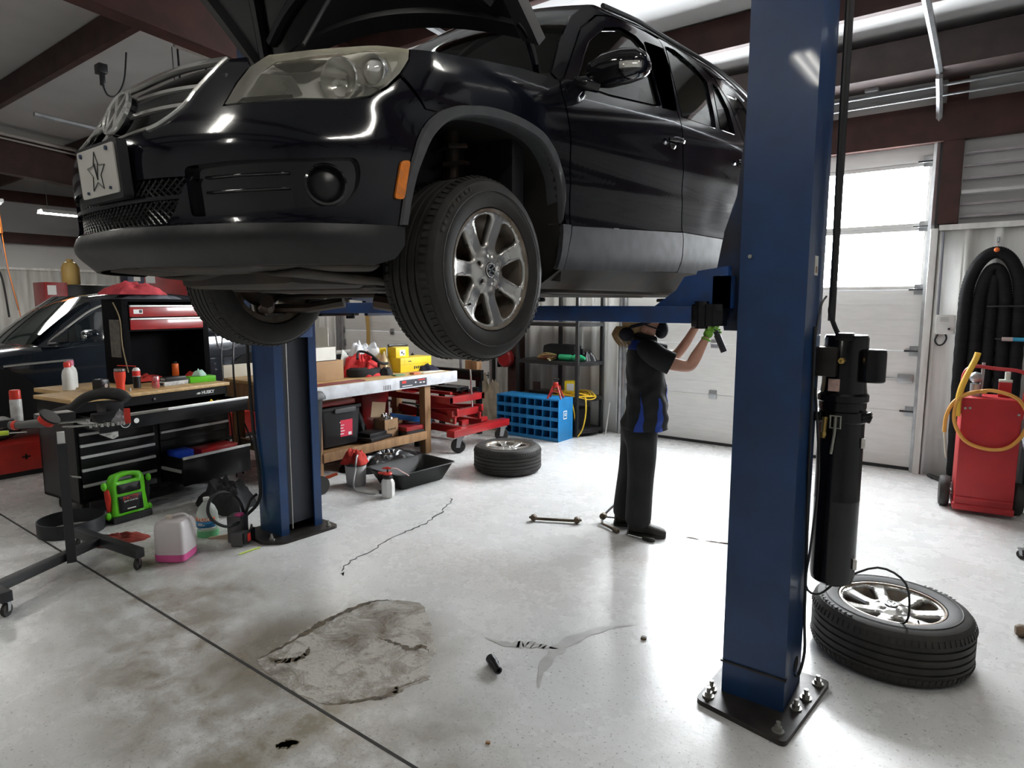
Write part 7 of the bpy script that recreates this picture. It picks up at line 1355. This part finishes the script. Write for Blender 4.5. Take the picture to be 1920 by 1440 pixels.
EB = [(0, 1), (1, 2), (2, 3), (3, 4), (4, 5), (5, 6), (6, 7), (7, 8), (6, 9), (9, 10), (6, 11), (11, 12), (2, 13), (13, 14), (14, 15), (15, 16), (16, 17), (17, 18), (2, 19), (19, 20), (20, 21), (21, 22), (22, 23), (23, 24), (0, 25), (25, 26), (26, 27), (0, 28), (28, 29), (29, 30)]
skin('body', SKIN, VB, EB, pe)
b = MB(); b.ball((-.005, -.084, 1.515), .028, 12, 8, (.75, .35, 1.15)); b.build('ear', SKIN, pe)
for s in (-1, 1): b = MB(); b.ball((.045, s * .033, 1.650), .012, 10, 8); b.build('eye', PRINTW, pe)
# trousers
VT = [(.01, 0, .90, (.155, .125)), (.005, 0, .80, (.15, .12)), (-.005, -.085, .70, 0.122), (.0, -.095, .58, 0.114), (-.005, -.10, .46, 0.104), (-.012, -.102, .30, 0.102), (-.018, -.105, .14, 0.104), (-.018, -.105, .055, 0.100),
      (-.03, .085, .70, 0.118), (-.04, .09, .58, 0.111), (-.055, .09, .46, 0.102), (-.075, .09, .30, 0.100), (-.095, .09, .14, 0.100), (-.10, .09, .045, 0.095)]
ET = [(0, 1), (1, 2), (2, 3), (3, 4), (4, 5), (5, 6), (6, 7), (1, 8), (8, 9), (9, 10), (10, 11), (11, 12), (12, 13)]
skin('trousers', PANT, VT, ET, pe)
# boots
def boot(x, y, yaw, nm='boot'):
    b = MB(); b.at((x, y, 0), rz=yaw)
    def ring(px, w, z0, z1): return [(px, w * math.cos(t) * (1 if math.sin(t) > -.3 else 1.05), lerp(z0, z1, (math.sin(t) + 1) / 2)) for t in [2 * PI * i / 16 for i in range(16)]]
    b.rings([ring(-.085, .022, .01, .07), ring(-.075, .04, .004, .11), ring(-.03, .046, .003, .13), ring(.03, .045, .003, .115), ring(.09, .050, .003, .085), ring(.14, .050, .003, .075), ring(.175, .038, .006, .062), ring(.19, .018, .015, .045)]); b.cyl((-.03, 0, .08), (-.03, 0, .18), .052, .050, n=16); o = b.build(nm, mat('boot_leather', (.020, .017, .014), .55, var=.4, scale=14, bump=.2), pe)
    b = MB(); b.at((x, y, 0), rz=yaw); b.prism(rpoly([(-.09, -.04), (.05, -.046), (.14, -.054), (.19, -.03), (.19, .03), (.14, .054), (.05, .046), (-.09, .04)], .02), 0, .022); b.build('sole', RUB, o)
boot(-.005, -.105, -.25); boot(-.09, .10, -.10)
# shirt: lofted torso with blue side panels, yoke and sleeves
TS = [(.79, .018, .163, .215), (.83, .018, .162, .21), (.88, .035, .150, .20), (.96, .038, .145, .195), (1.04, .032, .138, .19), (1.14, .020, .133, .195), (1.24, .012, .128, .20), (1.32, .004, .120, .195), (1.38, .0, .105, .165), (1.425, .0, .085, .11), (1.455, .003, .072, .075)]
def torso(u, v, o=0.):
    z = lerp(.79, 1.455, v); cx = itp(z, [t[0] for t in TS], [t[1] for t in TS]); rx = itp(z, [t[0] for t in TS], [t[2] for t in TS]) + o; ry = itp(z, [t[0] for t in TS], [t[3] for t in TS]) + o
    a = 2 * PI * u; w = .007 * math.sin(7 * a + z * 21) * (1 - v) + .006 * math.sin(z * 55 + 3 * math.sin(a * 2)) * (.35 if v > .5 else .8)
    ca, sa = math.cos(a), math.sin(a); k = 1 / (abs(ca) ** 2.6 + abs(sa) ** 2.6) ** (1 / 2.6)
    return (cx + (rx + w) * ca * k, (ry + w) * sa * k, z)
b = MB(); b.grid(torso, 64, 36, cu=True); sh = b.build('shirt', CLO, pe, sharp=60, solid=.006)
def panel(nm, u0, u1, v0, v1, o=.004, f=None):
    b = MB(); b.grid(lambda u, v: torso((lerp(u0, u1, u) if f is None else lerp(*f(v), u)), lerp(v0, v1, v), o), 10, 20); return b.build(nm, CLB, sh, sharp=60)
panel('side_panel', 0, 0, .0, .42, f=lambda v: (.665 + .02 * v, .725 - .045 * v)); panel('side_panel', 0, 0, .0, .36, f=lambda v: (.800 + .015 * v, .865 - .035 * v)); panel('side_panel', 0, 0, .0, .42, f=lambda v: (.275 + .045 * v, .335 - .02 * v))
panel('front_panel', 0, 0, .30, .80, f=lambda v: (.925, .965)); panel('yoke', .52, .79, .87, .965, .0045); panel('yoke', .21, .48, .87, .965, .0045)
b = MB(); b.rings([[(.006 + (r + .01 * (math.cos(a) > 0)) * math.cos(a), r * 1.0 * math.sin(a), z + .02 * math.cos(a) * -1) for a in [2 * PI * i / 28 for i in range(28)]] for r, z in ((.070, 1.44), (.074, 1.475), (.082, 1.462), (.085, 1.43))], cap0=False, cap1=False); b.build('collar', CLO, sh, recalc=True)
for s, pts in ((-1, [(.0, -.10, 1.375), (.03, -.165, 1.355), (.09, -.19, 1.315), (.175, -.205, 1.275)]), (1, [(.0, .10, 1.375), (.03, .165, 1.355), (.09, .185, 1.33), (.18, .19, 1.31)])):
    b = MB(); b.tube(bez(pts, 15), [.068, .075, .080, .082, .083, .083, .083, .083, .082, .081, .080, .080, .080, .080, .080, .080][:len(bez(pts, 15))], 20); b.build('sleeve', CLO, sh)
b = MB(); b.box((.128, -.085, 1.36), (.006, .05, .02), .002, rz=-.5); b.build('name_patch', PRINTW, sh)
# hair, mask
b = MB(); b.ball((-.128, -.055, 1.472), .054, 16, 12, (1, 1, .95)); b.build('scrunchie', HAIRD, pe)
b = MB(); b.ball((-.065, 0, 1.560), .098, 20, 14, (.95, .90, .95)); hr = b.build('hair', HAIR, pe)
b = MB(); rnd.seed(9)
for i in range(46):
    a = rnd.random() * 2 * PI; r = .045 + .012 * rnd.random(); y = -.01 + .05 * math.cos(a); x = -.140 + r * math.sin(a) - .020
    b.tube(bez([(x + .02, y, 1.525), (x - .014, y, 1.47), (x + .004 + .02 * rnd.random(), y + .02 * (rnd.random() - .5), 1.42), (x + .03 + .02 * rnd.random(), y + .02 * (rnd.random() - .5), 1.37 + .03 * rnd.random())], 9), [.006, .006, .005, .005, .004, .004, .003, .003, .002, .002][:len(bez([(0, 0, 0)] * 4, 9))], 5)
b.build('ponytail', HAIR, hr)
b = MB(); b.ball((.125, 0, 1.505), .060, 20, 14, (.85, .95, 1.1)); b.tube(bez([(.12, -.04, 1.50), (.05, -.082, 1.525), (-.01, -.09, 1.545)], 10), .005, 6); b.build('face_mask', MASKM, pe)
b = MB(); b.rings([[(-.03 + .112 * math.cos(a), .100 * math.sin(a), 1.545 + h + .03 * math.cos(a)) for a in [2 * PI * i / 30 for i in range(30)]] for h in (-.012, .012)], cap0=False, cap1=False); b.build('head_band', MASKM, pe, solid=.004)
# right glove with separate fingers closed round the torch
H0 = V((.415, -.185, 1.475)); pz = V((.39, 0, .92)).normalized()
TA = V((.447, -.192, 1.545)); TB = V((.525, -.205, 1.362)); td_ = (TB - TA).normalized()
def gl(par, sgn=1):
    b0 = V((.405, -.187, 1.455)); VG = [(b0[0], b0[1], b0[2], .036), (.418, -.186, 1.482, .034), (.430, -.186, 1.515, (.030, .036)), (.440, -.187, 1.545, (.026, .038))]
    EG = [(0, 1), (1, 2), (2, 3)]
    for k, (t, ln) in enumerate(((.00, 1.0), (.022, 1.08), (.044, 1.0), (.064, .82))):
        c = TA + td_ * t; i = len(VG)
        n = V((.85, 0, .36)).normalized(); side = V((0, -1, 0))
        VG += [tuple(c - n * .012 + V((0, .026, .012)) * 1.0) + (.0105,), tuple(c + V((.006, .034, .004)) * ln) + (.0098,), tuple(c + n * .030 + V((0, .014, 0))) + (.0092,), tuple(c + n * .028 + V((0, -.014, -.004))) + (.0085,)]
        EG += [(3 if k < 2 else 2, i), (i, i + 1), (i + 1, i + 2), (i + 2, i + 3)]
    i = len(VG); c = TA + td_ * .02
    VG += [(.428, -.212, 1.505, .013), tuple(c + V((-.004, -.036, .004))) + (.0115,), tuple(c + V((.022, -.030, -.012))) + (.010,)]
    EG += [(1, i), (i, i + 1), (i + 1, i + 2)]
    return skin('work_glove', GLV, VG, EG, par)
gl(pe)
b = MB(); b.lathe([(.031, 0), (.034, .004), (.034, .012), (.031, .014)], 18, caps=False); o = b.build('glove_cuff', GLV, pe); o.location = (.402, -.188, 1.440); o.rotation_euler = pz.to_track_quat('Z', 'Y').to_euler()
# left glove, hidden behind the arm
VG = [(.40, .08, 1.555, .034), (.42, .065, 1.60, (.026, .038)), (.44, .05, 1.66, .010), (.455, .035, 1.70, .009), (.44, .065, 1.665, .010), (.45, .06, 1.71, .009), (.44, .08, 1.66, .010), (.45, .085, 1.70, .009), (.43, .095, 1.65, .009), (.44, .105, 1.68, .0085), (.435, .04, 1.59, .012), (.46, .025, 1.62, .010)]
skin('work_glove', GLV, VG, [(0, 1), (1, 2), (2, 3), (1, 4), (4, 5), (1, 6), (6, 7), (1, 8), (8, 9), (0, 10), (10, 11)], pe)
tw = mw(pe); A_, B2 = tw @ (TA - td_ * .02), tw @ TB
t = thing('flashlight', 'black torch held in the green glove under the lift arm', 'torch', A_); b = MB(); d = (B2 - A_); b.cyl(A_, A_ + d * .3, .024, .020, n=18); b.cyl(A_ + d * .3, A_ + d * .42, .0175, n=18); b.cyl(A_ + d * .42, B2, .023, .022, n=18); b.build('body', mat('torch_black', (.018, .019, .024), .4, var=.2), t, world=True); b = MB(); b.cyl(A_ - d * .01, A_ + d * .02, .026, n=18); b.build('head_ring', TOOLST, t, world=True)
# ================================================================== light and camera
def lamp_fixture(x, y, lab, ln=1.22, z=None, rz=PI / 2, st=26.):
    z = (ZC(y) - .42) if z is None else z
    t = thing('ceiling_light', lab, 'ceiling light', (x, y, z), rz, 'shop ceiling lights')
    b = MB(); b.rings([[(sx, yy, zz) for yy, zz in ((-.16, -.02), (-.10, .05), (.10, .05), (.16, -.02), (.15, -.02), (.09, .04), (-.09, .04), (-.15, -.02))] for sx in (-ln / 2, ln / 2)]); b.build('reflector_hood', mat('fixture_white', (.75, .75, .73), .4), t, recalc=True)
    for yy in (-.06, .06): b = MB(); b.cyl((-ln / 2 + .03, yy, .0), (ln / 2 - .03, yy, .0), .019, n=10); b.build('tube', emis('fluorescent_tube', (1., .97, .90), st), t)
    for sx in (-.4, .4): b = MB(); b.cyl((sx * ln, 0, .05), (sx * ln, 0, ZC(y) - z - .005), .004, n=6); b.build('hanger', GALV, t)
    return t
cam = bpy.data.cameras.new('camera'); co = bpy.data.objects.new('camera', cam); COL.objects.link(co)
co.location = (0, 0, 1.69); co.rotation_euler = (R(90 - 7.15), 0, R(37)); cam.sensor_width = 36; cam.lens = 22.5; cam.clip_start = .02; cam.clip_end = 100
SC.camera = co
w = bpy.data.worlds.new('world'); SC.world = w; w.use_nodes = True; w.node_tree.nodes['Background'].inputs[0].default_value = (.8, .9, 1, 1); w.node_tree.nodes['Background'].inputs[1].default_value = 1.
SC.view_settings.view_transform = 'Standard'; SC.view_settings.look = 'None'; SC.view_settings.gamma = 1; SC.view_settings.use_curve_mapping = False; SC.view_settings.exposure = .45
SC.cycles.use_denoising = True
SC.cycles.max_bounces = 8; SC.cycles.transparent_max_bounces = 16; SC.cycles.sample_clamp_indirect = 6
for i, (x, y, lab) in enumerate([(-2.6, -.6, 'added unseen fluorescent fixture above the front of the raised car'), (-5.9, -.6, 'added unseen fluorescent fixture over the tool stand'), (.8, .6, 'added unseen fluorescent fixture above the near right corner'), (-.2, 3.3, 'added unseen fluorescent fixture above the floor wheel'), (-8.0, 6.2, 'added unseen fluorescent fixture near the far overhead door'), (-4.2, 5.2, 'added unseen fluorescent fixture behind the raised car'), (-13.8, 4.9, 'fluorescent fixture against the far left wall'), (-13.0, -.6, 'added unseen fluorescent fixture at the left end of the shop'), (-8.6, -.8, 'added unseen fluorescent fixture left of the tool stand'), (-2.0, -3.5, 'added unseen fluorescent fixture behind the viewer')]): lamp_fixture(x, y, lab, z=3.32 if x == -13.8 else None, st=130. if x == -13.8 else 8. if y == 3.3 else 55. if y < 0 else 34.)  # unseen fixtures added to reach the brightness; only the left wall one shows

# lettering meshes: turn every text curve into a real mesh
dg = bpy.context.evaluated_depsgraph_get()
for o in [o for o in SC.objects if o.type == 'FONT']:
    me = bpy.data.meshes.new_from_object(o.evaluated_get(dg)); n = bpy.data.objects.new('tmp', me); COL.objects.link(n); nm = o.name.split('.')[0]
    n.parent = o.parent; n.location = o.location; n.rotation_euler = o.rotation_euler; bpy.data.objects.remove(o); n.name = nm
